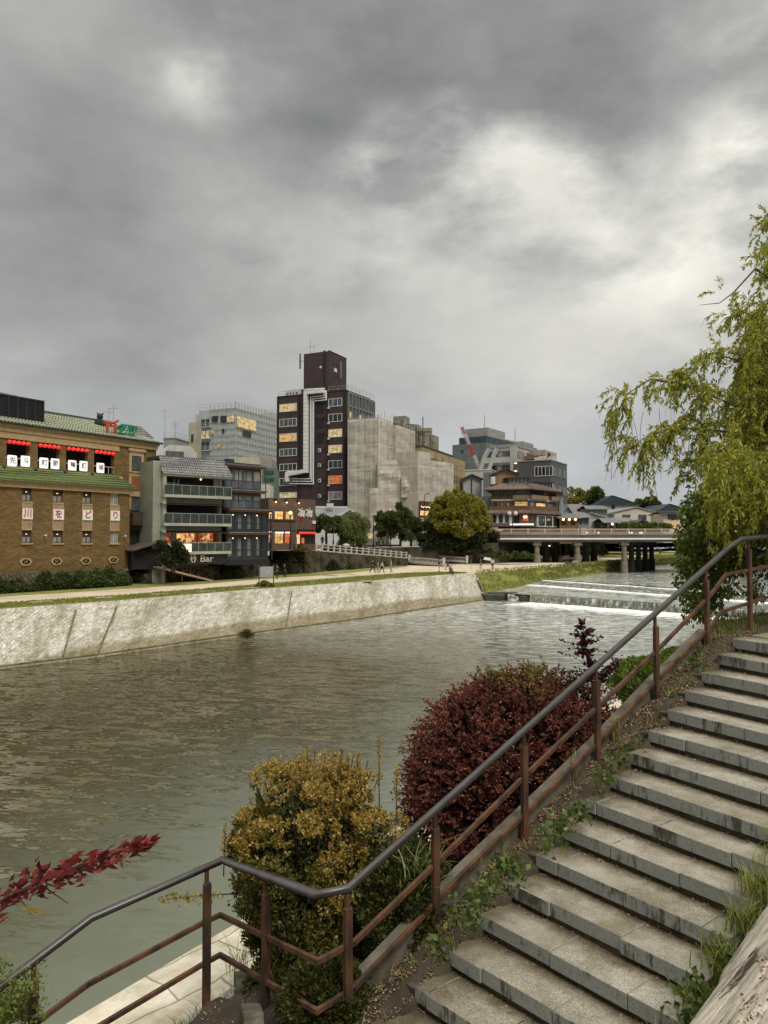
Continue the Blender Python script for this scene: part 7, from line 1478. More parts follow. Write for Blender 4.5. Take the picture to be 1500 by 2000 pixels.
# ivy and grass fuzz on the retaining wall
# thin ivy on the walls
P = []
for A in (TW, RW):
    for (a, za), (b, zb) in zip(A[:-1], A[1:]):
        n = int((b-a).length*70); t = rng.random(n); h = rng.random(n); k = (np.sin(t*9+h*5)+np.sin(t*23) > .2)
        for tt, hh in zip(t[k], h[k]): p = a.lerp(b, tt); z = ZP+(za+(zb-za)*tt-ZP)*hh; P.append((p.x+.05, p.y-.10, z))
o = link('ivy', leaf_mesh('ivy', leafmat('wall_ivy', (.03, .035, .012), (.10, .10, .035)), np.array(P), np.tile([.3, -.6, -.2], (len(P), 1)), .26, .10, .9)); tag(o, kind='stuff')
# ---------------------------------------------------------------- foreground plants
def seg_at(pts, px=True):
    return [at(*p) for p in pts]
def strand_leaves(starts, dirs, lens, step=.022, Ll=.085, Wl=.011, leaf_frac=.75, droop=2.2, seed=3):
    """hanging twigs: returns leaf points, dirs and twig polylines"""
    P, D, TW_ = [], [], []
    for s, d, L_ in zip(starts, dirs, lens):
        n = max(3, int(L_/.06)); p = Vector(s); v = Vector(d).normalized(); line = [p.copy()]
        for i in range(n):
            v = (v+Vector((rng.normal()*.10, rng.normal()*.10, -droop*.16))).normalized(); p = p+v*(L_/n); line.append(p.copy())
            if (i+.5)/n < leaf_frac*rng.uniform(.7, 1.2):
                for _ in range(int(.06/step+rng.random())):
                    q = line[-2].lerp(p, rng.random()); sd_ = Vector(rng.normal(size=3)).normalized(); P.append(tuple(q)); D.append(tuple((v*.9+sd_*.75+Vector((0, 0, -.35)))))
        TW_.append(line)
    return P, D, TW_
WILN = leafmat('willow_leaves', (.20, .235, .02), (.42, .43, .06), (.55, .50, .12), .5, .5); TWG = pm('willow_twig', (.09, .085, .04), (.05, .045, .025), 5)
wl = thing('willow_tree', 'bright yellow green weeping willow arching in from the right edge over the rail', 'tree', (9.6, 12.6, -1.15))
OFF = -Vector((9.6, 12.6, -1.15))
limbs_ = [
 [(1800, 1000, 12.4), (1640, 930, 12.0), (1560, 862, 11.8), (1490, 815, 11.5), (1420, 786, 11.2), (1340, 752, 11.0), (1270, 741, 10.8), (1224, 770, 10.7), (1196, 825, 10.7)],
 [(1560, 862, 11.8), (1490, 853, 11.4), (1410, 842, 11.1), (1335, 836, 10.9), (1280, 846, 10.8), (1243, 885, 10.8)],
 [(1560, 862, 11.8), (1505, 770, 11.4), (1445, 705, 11.2), (1393, 690, 11.0), (1352, 712, 10.9), (1335, 745, 10.9)],
 [(1600, 900, 12.0), (1560, 700, 12.0), (1528, 560, 11.8), (1506, 470, 11.7), (1497, 415, 11.6)],
 [(1560, 720, 12.0), (1495, 630, 11.6), (1442, 602, 11.4), (1410, 640, 11.3)],
 [(1640, 930, 12.0), (1520, 905, 11.4), (1440, 880, 11.2), (1375, 892, 11.0), (1332, 932, 11.0)],
 [(1700, 980, 12.0), (1560, 960, 11.4), (1470, 930, 11.0), (1415, 930, 10.8), (1385, 965, 10.8)],
 [(1528, 560, 11.8), (1475, 525, 11.6), (1432, 572, 11.5), (1405, 592, 11.5), (1365, 596, 11.5)]]
q = MB(); q.path([Vector((0, 0, -.5)), Vector((-.1, .05, 1.2)), at(1800, 1000, 12.4)+OFF, at(1640, 930, 12.0)+OFF, at(1600, 800, 12.0)+OFF, at(1570, 620, 12)+OFF], [.26, .22, .17, .12, .07, .03], 10); q.build('trunk', BARK, wl, True)
br_ = MB(); S_, Dd, Ll_ = [], [], []
prof = [(1.0, .70), (1.0, .75), (.8, .5), (.9, .5), (.8, .45), (1.0, .6), (1.0, .6), (.15, .4)]; cnt = [150, 110, 85, 75, 60, 100, 75, 5]
for li, l_ in enumerate(limbs_):
    pts = [at(*p)+OFF for p in l_]; K = len(pts); r0 = .028 if li < 2 else .02; br_.path(pts, [r0*(1-.85*i/(K-1)) for i in range(K)], 6)
    cum = [0]
    for a, b in zip(pts[:-1], pts[1:]): cum.append(cum[-1]+(b-a).length)
    for _ in range(cnt[li]):
        u = cum[-1]*(.12+.88*rng.random()**.75); i = max(j for j in range(K-1) if cum[j] <= u); t = (u-cum[i])/(cum[i+1]-cum[i]); p = pts[i].lerp(pts[i+1], t); d = (pts[i+1]-pts[i]).normalized()
        S_.append(tuple(p+Vector(rng.normal(size=3))*.07)); Dd.append(tuple(d*.8+Vector((0, 0, .55))+Vector(rng.normal(size=3))*.5)); Ll_.append(prof[li][1]*rng.uniform(.35, 1.15))
for (xa, xb_, ya, yb, Ya, Yb2, n, L_) in [(1440, 1640, 590, 900, 10.8, 12.6, 900, 1.0), (1478, 1640, 430, 640, 11.4, 13, 130, .6), (1408, 1600, 880, 985, 9.5, 10.8, 360, .95), (1400, 1600, 930, 1010, 9.4, 10.6, 110, .6)]:
    for _ in range(n):
        x = rng.uniform(xa, xb_); y = rng.uniform(ya, yb)
        if xa == 1440 and x < 1440+(abs(y-760)/4): continue
        S_.append(tuple(at(x, y, rng.uniform(Ya, Yb2))+OFF)); v = Vector((-1, -.2, .15)); Dd.append(tuple(v+Vector(rng.normal(size=3))*.7)); Ll_.append(L_*rng.uniform(.4, 1.1))
P, D, TWs = strand_leaves(S_, Dd, Ll_, .0085)
link('crown', leaf_mesh('crown', WILN, P, D, .088, .0112, .35), wl)
br_.build('branches', BARK, wl, True)
q = MB()
for ln in TWs[::2]:
    q.path(ln, [.004*(1-.6*i/len(ln)) for i in range(len(ln))], 4)
# bare hanging whips below the arching limb
for _ in range(46):
    x = rng.uniform(1190, 1400); y = rng.uniform(790, 900); p = at(x, y, rng.uniform(10.7, 11.2))+OFF; L_ = rng.uniform(.3, .8); n = 6; ln = [p]; v = Vector((rng.normal()*.25-.1, 0, -.9))
    for i in range(n): v = (v+Vector((rng.normal()*.10, 0, -.15))).normalized(); ln.append(ln[-1]+v*L_/n)
    q.path(ln, [.0035]*(n+1), 4)
q.build('twigs', TWG, wl)
# dark broad-leaved tree hanging below the willow
BRD = leafmat('broad_leaves', (.05, .085, .012), (.15, .21, .03), (.32, .34, .06), .45, .4)
bt = thing('broadleaf_tree', 'darker green broad leaved tree hanging down behind the rail under the willow', 'tree', (7.4, 10.6, -1.3)); OFF2 = -Vector((7.4, 10.6, -1.3))
cen = []; 
env = [(930, 1375), (960, 1345), (1000, 1330), (1050, 1322), (1100, 1318), (1150, 1322), (1190, 1335), (1210, 1350)]
for _ in range(300):
    y = rng.uniform(925, 1200); xl = np.interp(y, [e[0] for e in env], [e[1] for e in env])+12
    x = xl+rng.random()**1.3*(1640-xl); 
    if y < 1035 and x > 1425: continue
    if y > 1120 and x > 1400 and rng.random() < .72: continue
    if y > 1070 and x > 1440 and rng.random() < .55: continue
    cen.append(tuple(at(x, y, rng.uniform(10.4, 11.6))+OFF2))
cen = np.array(cen); P, D = clump_points(cen, .15*rng.uniform(.7, 1.3, len(cen)), 56, 1.1, .2); D = D*.7+np.array([-.15, -.2, -.65])
link('crown', leaf_mesh('crown', BRD, P, D, .085, .024, .5), bt); q = MB(); q.path([(0, 0, -.4), (-.1, 0, .6), tuple(at(1620, 1000, 10.4)+OFF2), tuple(at(1560, 940, 10.3)+OFF2)], [.16, .13, .09, .05], 8); q.build('trunk', BARK, bt, True); q = MB()
for k in range(34): e = Vector(cen[(k*7) % len(cen)]); s_ = at(1600, 970, 10.4)+OFF2; m_ = s_.lerp(e, .55)+Vector((0, 0, .22)); q.path([s_, m_, e], [.03, .016, .005], 5)
q.build('branches', BARK, bt, True)
# golden bush
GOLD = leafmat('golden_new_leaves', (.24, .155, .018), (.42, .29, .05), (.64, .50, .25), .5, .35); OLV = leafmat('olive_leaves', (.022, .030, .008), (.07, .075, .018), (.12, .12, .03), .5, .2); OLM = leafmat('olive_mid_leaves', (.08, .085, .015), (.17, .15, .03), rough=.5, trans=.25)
gc = at(612, 1706, 6.65); gb = thing('golden_bush', 'big loose bush with golden orange new leaves behind the lower rail corner', 'bush', (gc.x, gc.y, -3.8)); o3 = Vector((gc.x, gc.y, -3.8))
base_c = np.array([0, 0, gc.z+3.8])
def gdir(n, zlo=-1.):
    out = []
    while len(out) < n:
        d = rng.normal(size=3); d /= np.linalg.norm(d)
        if d[2] > zlo: out.append(d)
    return np.array(out)
def gpos(d, r):
    a = np.arctan2(d[:, 1], d[:, 0]); w = 1+.10*np.sin(3*a+2*d[:, 2]+1)+.07*np.sin(7*d[:, 2]+2*a)
    tp = np.where(d[:, 2] < -.1, 1-.35*np.clip((-d[:, 2]-.1)/.8, 0, 1), 1)
    return np.c_[d[:, 0]*.76*w*r*tp, d[:, 1]*.56*w*r, d[:, 2]*.98*w*r]
dc = gdir(150, -.75); cc = gpos(dc, rng.uniform(.72, 1.0, 150)); cc[:, 2] = np.where(cc[:, 2] > .66, .66+(cc[:, 2]-.66)*.6, cc[:, 2]); crr = rng.uniform(.075, .15, 150)
def gtips(k):
    idx = rng.integers(0, 150, k); d = rng.normal(size=(k, 3)); d /= np.linalg.norm(d, axis=1)[:, None]; d = d+dc[idx]*.6+np.array([0, 0, .35]); d /= np.linalg.norm(d, axis=1)[:, None]
    return cc[idx]+d*crr[idx][:, None]*rng.uniform(.55, 1.1, k)[:, None], d, idx
T1, td, idx = gtips(5200); up = td*.5+np.array([0, 0, .8]); K_ = 14
P = np.repeat(T1+base_c, K_, 0); upr = np.repeat(up, K_, 0); P = P+upr*rng.uniform(0, .06, len(P))[:, None]
cl_gold = rng.random(150) < np.clip(.50+cc[:, 2]*.85, .04, .93); hg = np.repeat(cl_gold[idx] & (td[:, 2] > -.15+.3*rng.random(len(td))), K_)
rad = rng.normal(size=(len(P), 3)); D = upr*.55+rad*.75
link('new_growth', leaf_mesh('new_growth', GOLD, P[hg], D[hg], .034, .0080, .2), gb); link('foliage', leaf_mesh('foliage', OLM, P[~hg], D[~hg], .044, .0092, .2), gb)
T2 = gpos(gdir(9000), rng.uniform(.35, .86, 9000))+base_c; dl = gdir(5000); dl = dl[dl[:, 2] < .0]; T3 = gpos(dl, rng.uniform(.8, 1.02, len(dl)))+base_c; TT = np.vstack([T2, T3])
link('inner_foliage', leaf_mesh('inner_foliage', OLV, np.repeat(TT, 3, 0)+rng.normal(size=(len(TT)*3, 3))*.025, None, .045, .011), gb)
# tall sprigs
q = MB(); P, D = [], []
for (x, y, h) in [(740, 1440, .38), (600, 1462, .25), (500, 1520, .25), (668, 1462, .22), (775, 1498, .22), (680, 1475, .15), (565, 1490, .2), (440, 1610, .2), (700, 1470, .22), (352, 1752, .0)]:
    if h == 0: continue
    tip = at(x, y, 6.6); a = tip+Vector((rng.normal()*.03, 0, -h-.25)); q.path([a-o3, tip-o3], [.006, .002], 5)
    for k in range(70): t = .35+.65*rng.random(); P.append(tuple(a.lerp(tip, t)-o3)); D.append(tuple(Vector((rng.normal(), rng.normal(), .55))))
for k in range(150): t = rng.random(); p = at(430, 1752, 6.4).lerp(at(322, 1757, 6.2), t); P.append(tuple(p-o3+Vector(rng.normal(size=3))*.02)); D.append(tuple(Vector(rng.normal(size=3))+Vector((-.6, 0, .5))))
q.path([at(470, 1745, 6.5)-o3, at(380, 1750, 6.3)-o3, at(322, 1757, 6.2)-o3], [.006, .004, .002], 5)
for k in range(16): a = R(k*47); q.path([(0.08*math.cos(a), .08*math.sin(a), 0), (.2*math.cos(a), .2*math.sin(a), .7), (.5*math.cos(a), .45*math.sin(a), 1.7+.1*math.sin(k))], [.02, .014, .004], 5)
q.build('stem', TWIG, gb); link('sprig_leaves', leaf_mesh('sprig_leaves', GOLD, P, D, .042, .009, .3), gb)
# dark red bush
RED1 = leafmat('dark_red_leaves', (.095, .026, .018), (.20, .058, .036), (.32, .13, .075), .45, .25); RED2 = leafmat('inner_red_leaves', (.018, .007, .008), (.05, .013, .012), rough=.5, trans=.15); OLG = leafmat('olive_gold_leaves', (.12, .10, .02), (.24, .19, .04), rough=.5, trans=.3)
rc = at(1006, 1522, 8.25); rb = thing('red_bush', 'large rounded dark red leaved bush behind the middle of the handrail', 'bush', (rc.x, rc.y, -3.6)); 
def redp(n, shell, rx=1.16, ry=.95, rz=1.14):
    out = []
    while len(out) < n:
        d = rng.normal(size=3); d /= np.linalg.norm(d)
        if d[2] < -.8: continue
        a = math.atan2(d[1], d[0]); r = shell+(1-shell)*rng.random(); w = 1+.05*math.sin(5*a+3*d[2])+.04*math.sin(9*d[2]+4*a)+.03*math.sin(17*a+11*d[2])
        x = d[0]*rx*w*r; z = d[2]*rz*w*r
        if x > 0 and z > 0: x *= 1+.06*z
        out.append((x+z*.10, d[1]*ry*w*r, z))
    return np.array(out)
cz = np.array([0, 0, rc.z+3.6])
T1 = redp(5200, .93); out = T1/np.linalg.norm(T1, axis=1)[:, None]; k_ = 15; P = np.repeat(T1+cz+out*rng.uniform(-.05, .05, len(T1))[:, None], k_, 0); sp_dir = rng.normal(size=(len(T1), 3))*.7; sp_dir[:, 2] *= .35; sp_dir = out*.8+sp_dir+np.array([0, 0, .15]); sd3 = np.repeat(sp_dir, k_, 0); P = P+sd3*rng.uniform(-.03, .09, len(P))[:, None]
gold = np.repeat((T1[:, 2] > .98+.10*rng.random(len(T1))) & (T1[:, 0] > -.35) & (T1[:, 0] < .40) & (rng.random(len(T1)) < .75), k_)
D = sd3*.7+rng.normal(size=P.shape)*.6
link('foliage', leaf_mesh('foliage', RED1, P[~gold], D[~gold], .037, .0095, .2), rb); link('olive_top_growth', leaf_mesh('olive_top_growth', OLG, P[gold], D[gold], .040, .010, .2), rb)
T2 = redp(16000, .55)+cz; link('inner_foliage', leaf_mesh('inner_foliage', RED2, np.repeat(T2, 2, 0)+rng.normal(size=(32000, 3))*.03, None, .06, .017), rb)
q = MB()
for k in range(10): a = R(k*36); q.path([(0.05*math.cos(a), .05*math.sin(a), 0), (.5*math.cos(a), .4*math.sin(a), .7), (.9*math.cos(a), .7*math.sin(a), 1.3)], [.03, .02, .008], 5)
q.build('stem', TWIG, rb)
# upright dark red sprout
tp2 = at(1134, 1222, 7.9); b2 = at(1158, 1345, 7.9); sr = thing('red_shrub', 'upright dark red sprout rising above the red bush beside the rail', 'shrub', (b2.x, b2.y, -2.9)); o4 = Vector((b2.x, b2.y, -2.9)); P, D = [], []
for _ in range(95):
    t = rng.random()**.8; a = b2.lerp(tp2, t); w = .17*(1-t)**.7+.02; e = a+Vector((rng.normal()*w*.75, rng.normal()*w*.75, rng.uniform(-.02, .08)))
    for k in range(15): p = a.lerp(e, .3+.9*rng.random()); P.append(tuple(p-o4)); D.append(tuple((e-a)*2+Vector((rng.normal()*.4, rng.normal()*.4, .35))))
for _ in range(260): t = rng.random(); p = at(1165, 1335, 7.9).lerp(at(1203, 1293, 7.8), t)+Vector(rng.normal(size=3))*.022; P.append(tuple(p-o4)); D.append(tuple(Vector((.6, 0, .4))+Vector(rng.normal(size=3))*.6))
link('foliage', leaf_mesh('foliage', leafmat('purple_red_leaves', (.025, .009, .012), (.075, .018, .02), (.14, .04, .035), .45, .25), P, D, .045, .012, .2), sr); q = MB(); q.path([(0, 0, -.3), tuple(b2-o4), tuple(tp2-o4)], [.02, .012, .003], 6); q.build('stem', TWIG, sr)
# fresh green azalea hedge beyond the rail
AZ = leafmat('fresh_green_leaves', (.07, .12, .014), (.16, .22, .03), (.22, .27, .05), .45, .25)
def mound(label, px, py, Y, rx, ry, rz, n, mat, L_=.05, W_=.015, name='bush', zb=-2.6, cat='bush', inner=None, grp=None):
    c = at(px, py, Y); o = thing(name, label, cat, (c.x, c.y, zb), 0, grp); out = []
    d = rng.normal(size=(n, 3)); d /= np.linalg.norm(d, axis=1)[:, None]; d[:, 2] = np.abs(d[:, 2])*np.where(rng.random(n) < .8, 1, -1)
    a = np.arctan2(d[:, 1], d[:, 0]); w = 1+.09*np.sin(5*a+4*d[:, 2])+.07*np.sin(11*d[:, 2]+3*a); r = (.72+.28*rng.random(n)**.5)*w
    P = d*np.array([rx, ry, rz])*r[:, None]+np.array([0, 0, c.z-zb]); link('foliage', leaf_mesh('foliage', mat, P, d*.8+np.array([0, 0, .5]), L_, W_, .8), o); q = MB()
    for k in range(6): q.path([(0, 0, 0), tuple(P[k*13]*.6+np.array([0, 0, .05])), tuple(P[k*13])], [.02, .012, .004], 5)
    q.build('stem', TWIG, o); return o
mound('fresh green clipped azalea bush between the red bush and the upper stairs', 1282, 1345, 9.6, .50, .7, .36, 15000, AZ)
mound('smaller fresh green azalea mound tucked behind the upper rail post', 1345, 1300, 10.4, .34, .5, .22, 6000, AZ, name='bush')
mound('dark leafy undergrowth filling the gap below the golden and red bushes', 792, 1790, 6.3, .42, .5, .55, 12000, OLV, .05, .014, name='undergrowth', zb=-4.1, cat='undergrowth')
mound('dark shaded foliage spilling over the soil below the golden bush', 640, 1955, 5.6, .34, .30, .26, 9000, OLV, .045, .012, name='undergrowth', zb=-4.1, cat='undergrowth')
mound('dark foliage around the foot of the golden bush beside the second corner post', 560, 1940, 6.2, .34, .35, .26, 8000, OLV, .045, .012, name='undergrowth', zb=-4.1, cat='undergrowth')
# ---- grass and weeds
STRAP = leafmat('strap_leaves', (.07, .11, .02), (.18, .22, .06), (.26, .28, .11), .45, .25)
def tuft(P_, n, h, w, mat, name='grass', label=None, kind='stuff', lean=.6, spreadr=.05, cat=None):
    """arching blades: each blade is a 4-segment ribbon"""
    m = MB(); 
    for c in P_:
        c = Vector(c)
        for _ in range(n):
            a = rng.uniform(0, 6.283); d = Vector((math.cos(a), math.sin(a), 0)); s = Vector((-d.y, d.x, 0)); hh = h*rng.uniform(.5, 1.2); ln = lean*rng.uniform(.3, 1.2)*hh; p = c+Vector((rng.normal()*spreadr, rng.normal()*spreadr, -.02)); b0 = len(m.v); K = 4
            for k in range(K+1):
                t = k/K; q_ = p+d*ln*t*t+Vector((0, 0, hh*(t-.32*t*t*min(1.5, lean*1.3)))); ww = w*(1-t)**.6*.5+.0003; m.v.append(tuple(q_+s*ww)); m.v.append(tuple(q_-s*ww))
            for k in range(K): m.f.append((b0+2*k, b0+2*k+1, b0+2*k+3, b0+2*k+2)); m.m.append(0)
    o = m.build(name, mat)
    if label: tag(o, label, cat or 'plant')
    else: tag(o, kind=kind)
    return o
def on_ground(s, l): return sp_(s, l, hgt(s, l))
tuft([at(px, py, 6.1) for px, py in ((805, 1770), (825, 1745), (790, 1735), (840, 1705), (815, 1700))], 26, .34, .012, STRAP, 'lily_clump', 'clump of arching strap leaved plants between the golden bush and the stairs', None, 1.0, .05, 'plant')
GR1_ = leafmat('lush_grass', (.11, .16, .018), (.27, .32, .045), (.38, .38, .11), .5, .3)
# right-hand weeds between the stairs and the bleached trunk
def right_edge(i): P = sp_(-TR*i, 0); P.z = S0.z-RS*i; return P+step_dir(i)*(SW[i]+.0)
PR = []
for i in range(5, 17):
    a, b = right_edge(i), right_edge(i+1) if i < 17 else right_edge(i)
    for _ in range(26): p = a.lerp(b, rng.random())+Vector((.616, -.788, 0))*rng.uniform(-.05, .42); p.z = a.z-.12+rng.uniform(-.03, .02); PR.append(p)
tuft(PR, 13, .24, .0065, GR1_, lean=.6, spreadr=.04)
tuft(PR[::6], 5, .36, .005, leafmat('seeding_grass', (.10, .10, .04), (.24, .21, .10)), lean=.7, spreadr=.03)
BR = leafmat('bramble_leaves', (.035, .065, .012), (.10, .15, .03), (.16, .20, .05), .45, .3)
P = np.array([tuple(p+Vector((rng.normal()*.06, rng.normal()*.06, rng.uniform(.0, .13)))) for p in PR[120:] for _ in range(20)])
o = link('creeping_weeds', leaf_mesh('creeping_weeds', BR, P, np.tile([0, 0, .35], (len(P), 1)), .055, .019, .9)); tag(o, kind='stuff')
# left-hand weeds, grass and litter on the soil strip
PL = [on_ground(rng.uniform(-5.2, .4), rng.uniform(.02, .40)) for _ in range(90)]; tuft(PL, 8, .13, .0055, GR1_, lean=.7, spreadr=.03)
PT = [on_ground(rng.uniform(.1, 5), rng.uniform(-.1, 1.3)) for _ in range(420)]; tuft(PT, 12, .15, .006, leafmat('olive_grass', (.09, .11, .015), (.20, .20, .04)), lean=.7, spreadr=.07)
PK = [on_ground(rng.uniform(-5, 8), rng.uniform(.5, 3.0)) for _ in range(420)]; tuft(PK, 10, .20, .007, leafmat('bank_grass', (.035, .05, .01), (.12, .13, .03)), lean=.8, spreadr=.08)
PG = [on_ground(rng.uniform(-7, -4.6), rng.uniform(.3, 2.4)) for _ in range(70)]; tuft(PG, 8, .11, .005, bpy.data.materials['olive_grass'], lean=.9, spreadr=.05)
PB2 = [on_ground(rng.uniform(-8, -4), cop(-6)-rng.uniform(1.0, 1.6)) for _ in range(60)]; tuft(PB2, 10, .15, .005, GR1_, lean=.8)
tuft([at(470, 1885, 7.0), at(478, 1870, 7.2), at(455, 1895, 6.9)], 26, .30, .005, GR1_, 'grass_tuft', 'pale grass tuft beside the stone edging left of the golden bush', None, .8, .05, 'grass tuft')
tuft([sp_(-TR*6.3, .28, zs(-TR*6.3)), sp_(-TR*4.4, .3, zs(-TR*4.4)), sp_(-TR*4.6, .22, zs(-TR*4.6))], 22, .28, .010, leafmat('yellowish_blades', (.16, .15, .04), (.30, .25, .10)), lean=.5, spreadr=.03)
small = []
for (px, py, Y) in [(985, 1690, 5.6), (1003, 1700, 5.55), (1332, 1350, 8.0), (1372, 1290, 8.3), (1385, 1275, 8.5), (1352, 1310, 8.1), (1395, 1262, 8.7), (1290, 1405, 7.6), (1410, 1255, 8.8), (1362, 1300, 8.2), (1130, 1590, 6.3), (1235, 1470, 7.2), (930, 1760, 5.4), (1180, 1520, 6.7), (905, 1790, 5.2), (1075, 1640, 5.9), (1205, 1490, 6.9), (1270, 1435, 7.4), (955, 1735, 5.5), (1310, 1380, 7.8), (860, 1850, 5.0), (1100, 1610, 6.1)]:
    p = at(px, py, Y)
    for _ in range(60): small.append(tuple(p+Vector(rng.normal(size=3))*.055))
o = link('creeping_weeds', leaf_mesh('creeping_weeds', BR, np.array(small), np.tile([0, 0, .3], (len(small), 1)), .055, .02, .9)); tag(o, kind='stuff')
LIT_L = leafmat('dry_leaf_litter', (.10, .05, .025), (.26, .17, .10), (.42, .32, .22), .8, .05); P = []
for _ in range(24000):
    s, l = rng.uniform(-6.5, 1.2), rng.random()*.34+.01
    if rng.random() < .25: l = rng.uniform(.4, 2.2); s = rng.uniform(-7, -3)
    if rng.random() < .45: s = -TR*round(s/TR)-.02-abs(rng.normal())*.10; s = -abs(s)
    z = max(hgt(s, l), -9)+.012; p = sp_(s, l, z); P.append(tuple(p))
for i in range(0, 17):            # bits caught at the back of the treads
    w = SW[i]; a = sp_(-TR*(i-1), 0); a.z = S0.z-RS*i+.004; d = step_dir(i-1)
    for _ in range(90): u = rng.random()**2.2*w; p = a+d*u-SD*abs(rng.normal())*.035+SD*.02; P.append(tuple(p))
o = link('leaf_litter', leaf_mesh('leaf_litter', LIT_L, np.array(P), rng.normal(size=(len(P), 3))*np.array([1, 1, .12]), .022, .006, .05)); tag(o, kind='stuff')
# ---------------------------------------------------------------- bleached trunk lying along the stairs
m, t, b = base_mat('bleached_wood'); g = G(t); v = g.vec('UV', (1, 1, 1)); m2 = g.n('ShaderNodeMapping'); m2.inputs['Scale'].default_value = (1.0, 9.0, 1); g.l(v, m2.inputs[0])
gr = g.noise(m2.outputs[0], 4.5, 8, .72, .8); cr2 = g.noise(m2.outputs[0], 1.5, 6, .68, 1.4)
col = g.ramp(gr, [(.32, (.26, .22, .175)), (.48, (.48, .43, .36)), (.66, (.66, .61, .53))]); col = g.mix(1.0, col, g.ramp(cr2, [(.36, (.10, .07, .05)), (.43, (.9, .88, .85)), (.7, (1.05, 1.03, 1.0))]), 'MULTIPLY')
g.l(col, b.inputs['Base Color']); b.inputs['Roughness'].default_value = .9; g.bump(g.math('ADD', g.math('MULTIPLY', gr, .5), cr2), b, 1.0, .03)
a0 = Vector((1.72, 3.80, -2.30)); ax = Vector((.43, .31, .20)).normalized(); sd4 = Vector((.616, -.788, 0)); upn = sd4.cross(ax).normalized(); upn = upn if upn.z > 0 else -upn; RR = .46
me = MB(); uvs = []; NS, NA_ = 150, 110; s0, s1 = -2.2, 2.4
def lognoise(s, a): return .035*math.sin(3.1*a+1.3*s)+.03*math.sin(5*a-2.2*s+1)+.02*math.sin(9*a+2.6*s+2)+.012*math.sin(17*a+1.2*s)+.010*math.sin(29*a-2.0*s)-.07*max(0, math.sin(4.0*a+.8*s+.6*math.sin(2.3*s))-.90)/.10
for i in range(NS):
    s = s0+(s1-s0)*i/(NS-1)
    for j in range(NA_):
        a = 2*math.pi*j/NA_; r = RR*(1+lognoise(s, a))+rng.normal()*.0012; c = a0+ax*s+sd4*(RR*.90)-upn*.10; me.v.append(tuple(c+sd4*(-math.cos(a))*r+upn*math.sin(a)*r)); uvs.append((s, a*RR))
for i in range(NS-1):
    for j in range(NA_): me.f.append((i*NA_+j, i*NA_+(j+1) % NA_, (i+1)*NA_+(j+1) % NA_, (i+1)*NA_+j)); me.m.append(0)
mesh = me.mesh('fallen_trunk', m, True); ul = mesh.uv_layers.new(name='UVMap')
for lp in mesh.loops: ul.data[lp.index].uv = uvs[lp.vertex_index]
lg = link('fallen_trunk', mesh); tag(lg, 'bleached weathered tree trunk lying along the right side of the stairs', 'tree trunk')
P = []
for (s, a) in [(.05, 1.25), (-.25, 1.35), (.4, 1.1), (-.7, 1.45), (.15, 1.5)]:
    c = a0+ax*s+sd4*(RR*.9)-upn*.10+(sd4*(-math.cos(a))+upn*math.sin(a))*(RR*1.0)
    for _ in range(60): P.append(tuple(c+ax*rng.normal()*.06+sd4*rng.normal()*.02+Vector((0, 0, .004))))
o = link('leaf_litter', leaf_mesh('leaf_litter', leafmat('red_brown_litter', (.10, .03, .015), (.25, .10, .05)), np.array(P), rng.normal(size=(len(P), 3))*np.array([1, 1, .3]), .02, .006, .1)); tag(o, kind='stuff')
P = [tuple(a0+ax*s+sd4*(RR*.9)-upn*.10+(sd4*(-math.cos(a))+upn*math.sin(a))*RR) for s, a in ((.12, 1.28), (.45, 1.1), (-.3, 1.35))]
tuft(P, 9, .07, .008, AZ, lean=.8, spreadr=.012)
# ---------------------------------------------------------------- red-leaved branch and feathery shrub at the left edge
RL_ = leafmat('crimson_leaves', (.07, .010, .012), (.19, .022, .026), (.30, .07, .05), .4, .3); rl = thing('red_leaved_shrub', 'crimson leaved branch reaching in from the left edge over the water', 'shrub', (-2.4, 2.3, -3.6)); o5 = Vector((-2.4, 2.3, -3.6))
ln = [at(-420, 2050, 2.5), at(-200, 1850, 2.4), at(0, 1762, 2.35), at(90, 1715, 2.32), at(180, 1682, 2.3), at(250, 1660, 2.3), at(282, 1652, 2.3)]
q = MB(); q.path([Vector((0, 0, -.5)), Vector((-.2, -.1, .9))]+[p-o5 for p in ln], [.03, .02, .016, .012, .007, .005, .004, .003, .002], 7); P, D = [], []
for i in range(2, 7):
    for _ in range([70, 80, 70, 55, 34][i-2]):
        t = rng.random(); a = ln[i-1].lerp(ln[i], t); d = (ln[i]-ln[i-1]).normalized(); w = [.034, .030, .025, .018, .010][i-2]; p = a+Vector((rng.normal()*.3*w, rng.normal()*w, rng.normal()*w*.8)); P.append(tuple(p-o5)); D.append(tuple(d*.9+Vector(rng.normal(size=3))*.36))
for _ in range(7): a = ln[2].lerp(ln[5], rng.random()); q.path([a-o5, a-o5+Vector((.06, rng.normal()*.05, rng.normal()*.06))], [.003, .001], 5)
q.build('branch', pm('red_twig', (.14, .04, .03), (.08, .03, .025)), rl); link('foliage', leaf_mesh('foliage', RL_, P, D, .046, .0100, .15), rl)
P = [tuple(at(x, y, 2.3)-o5) for x, y in ((238, 1672), (45, 1768), (60, 1775))]; link('yellow_foliage', leaf_mesh('yellow_foliage', leafmat('yellow_leaves', (.20, .13, .02), (.32, .22, .05)), P, [(0, 0, -1), (1, 0, -.4), (1, .2, -.5)], .045, .012, .1), rl)
fs = thing('feathery_shrub', 'feathery light green shrub at the bottom left corner by the last post', 'shrub', tuple(atz(20, 2000, -4.6))); c0 = atz(20, 2000, -4.6); P, D = [], []; q = MB()
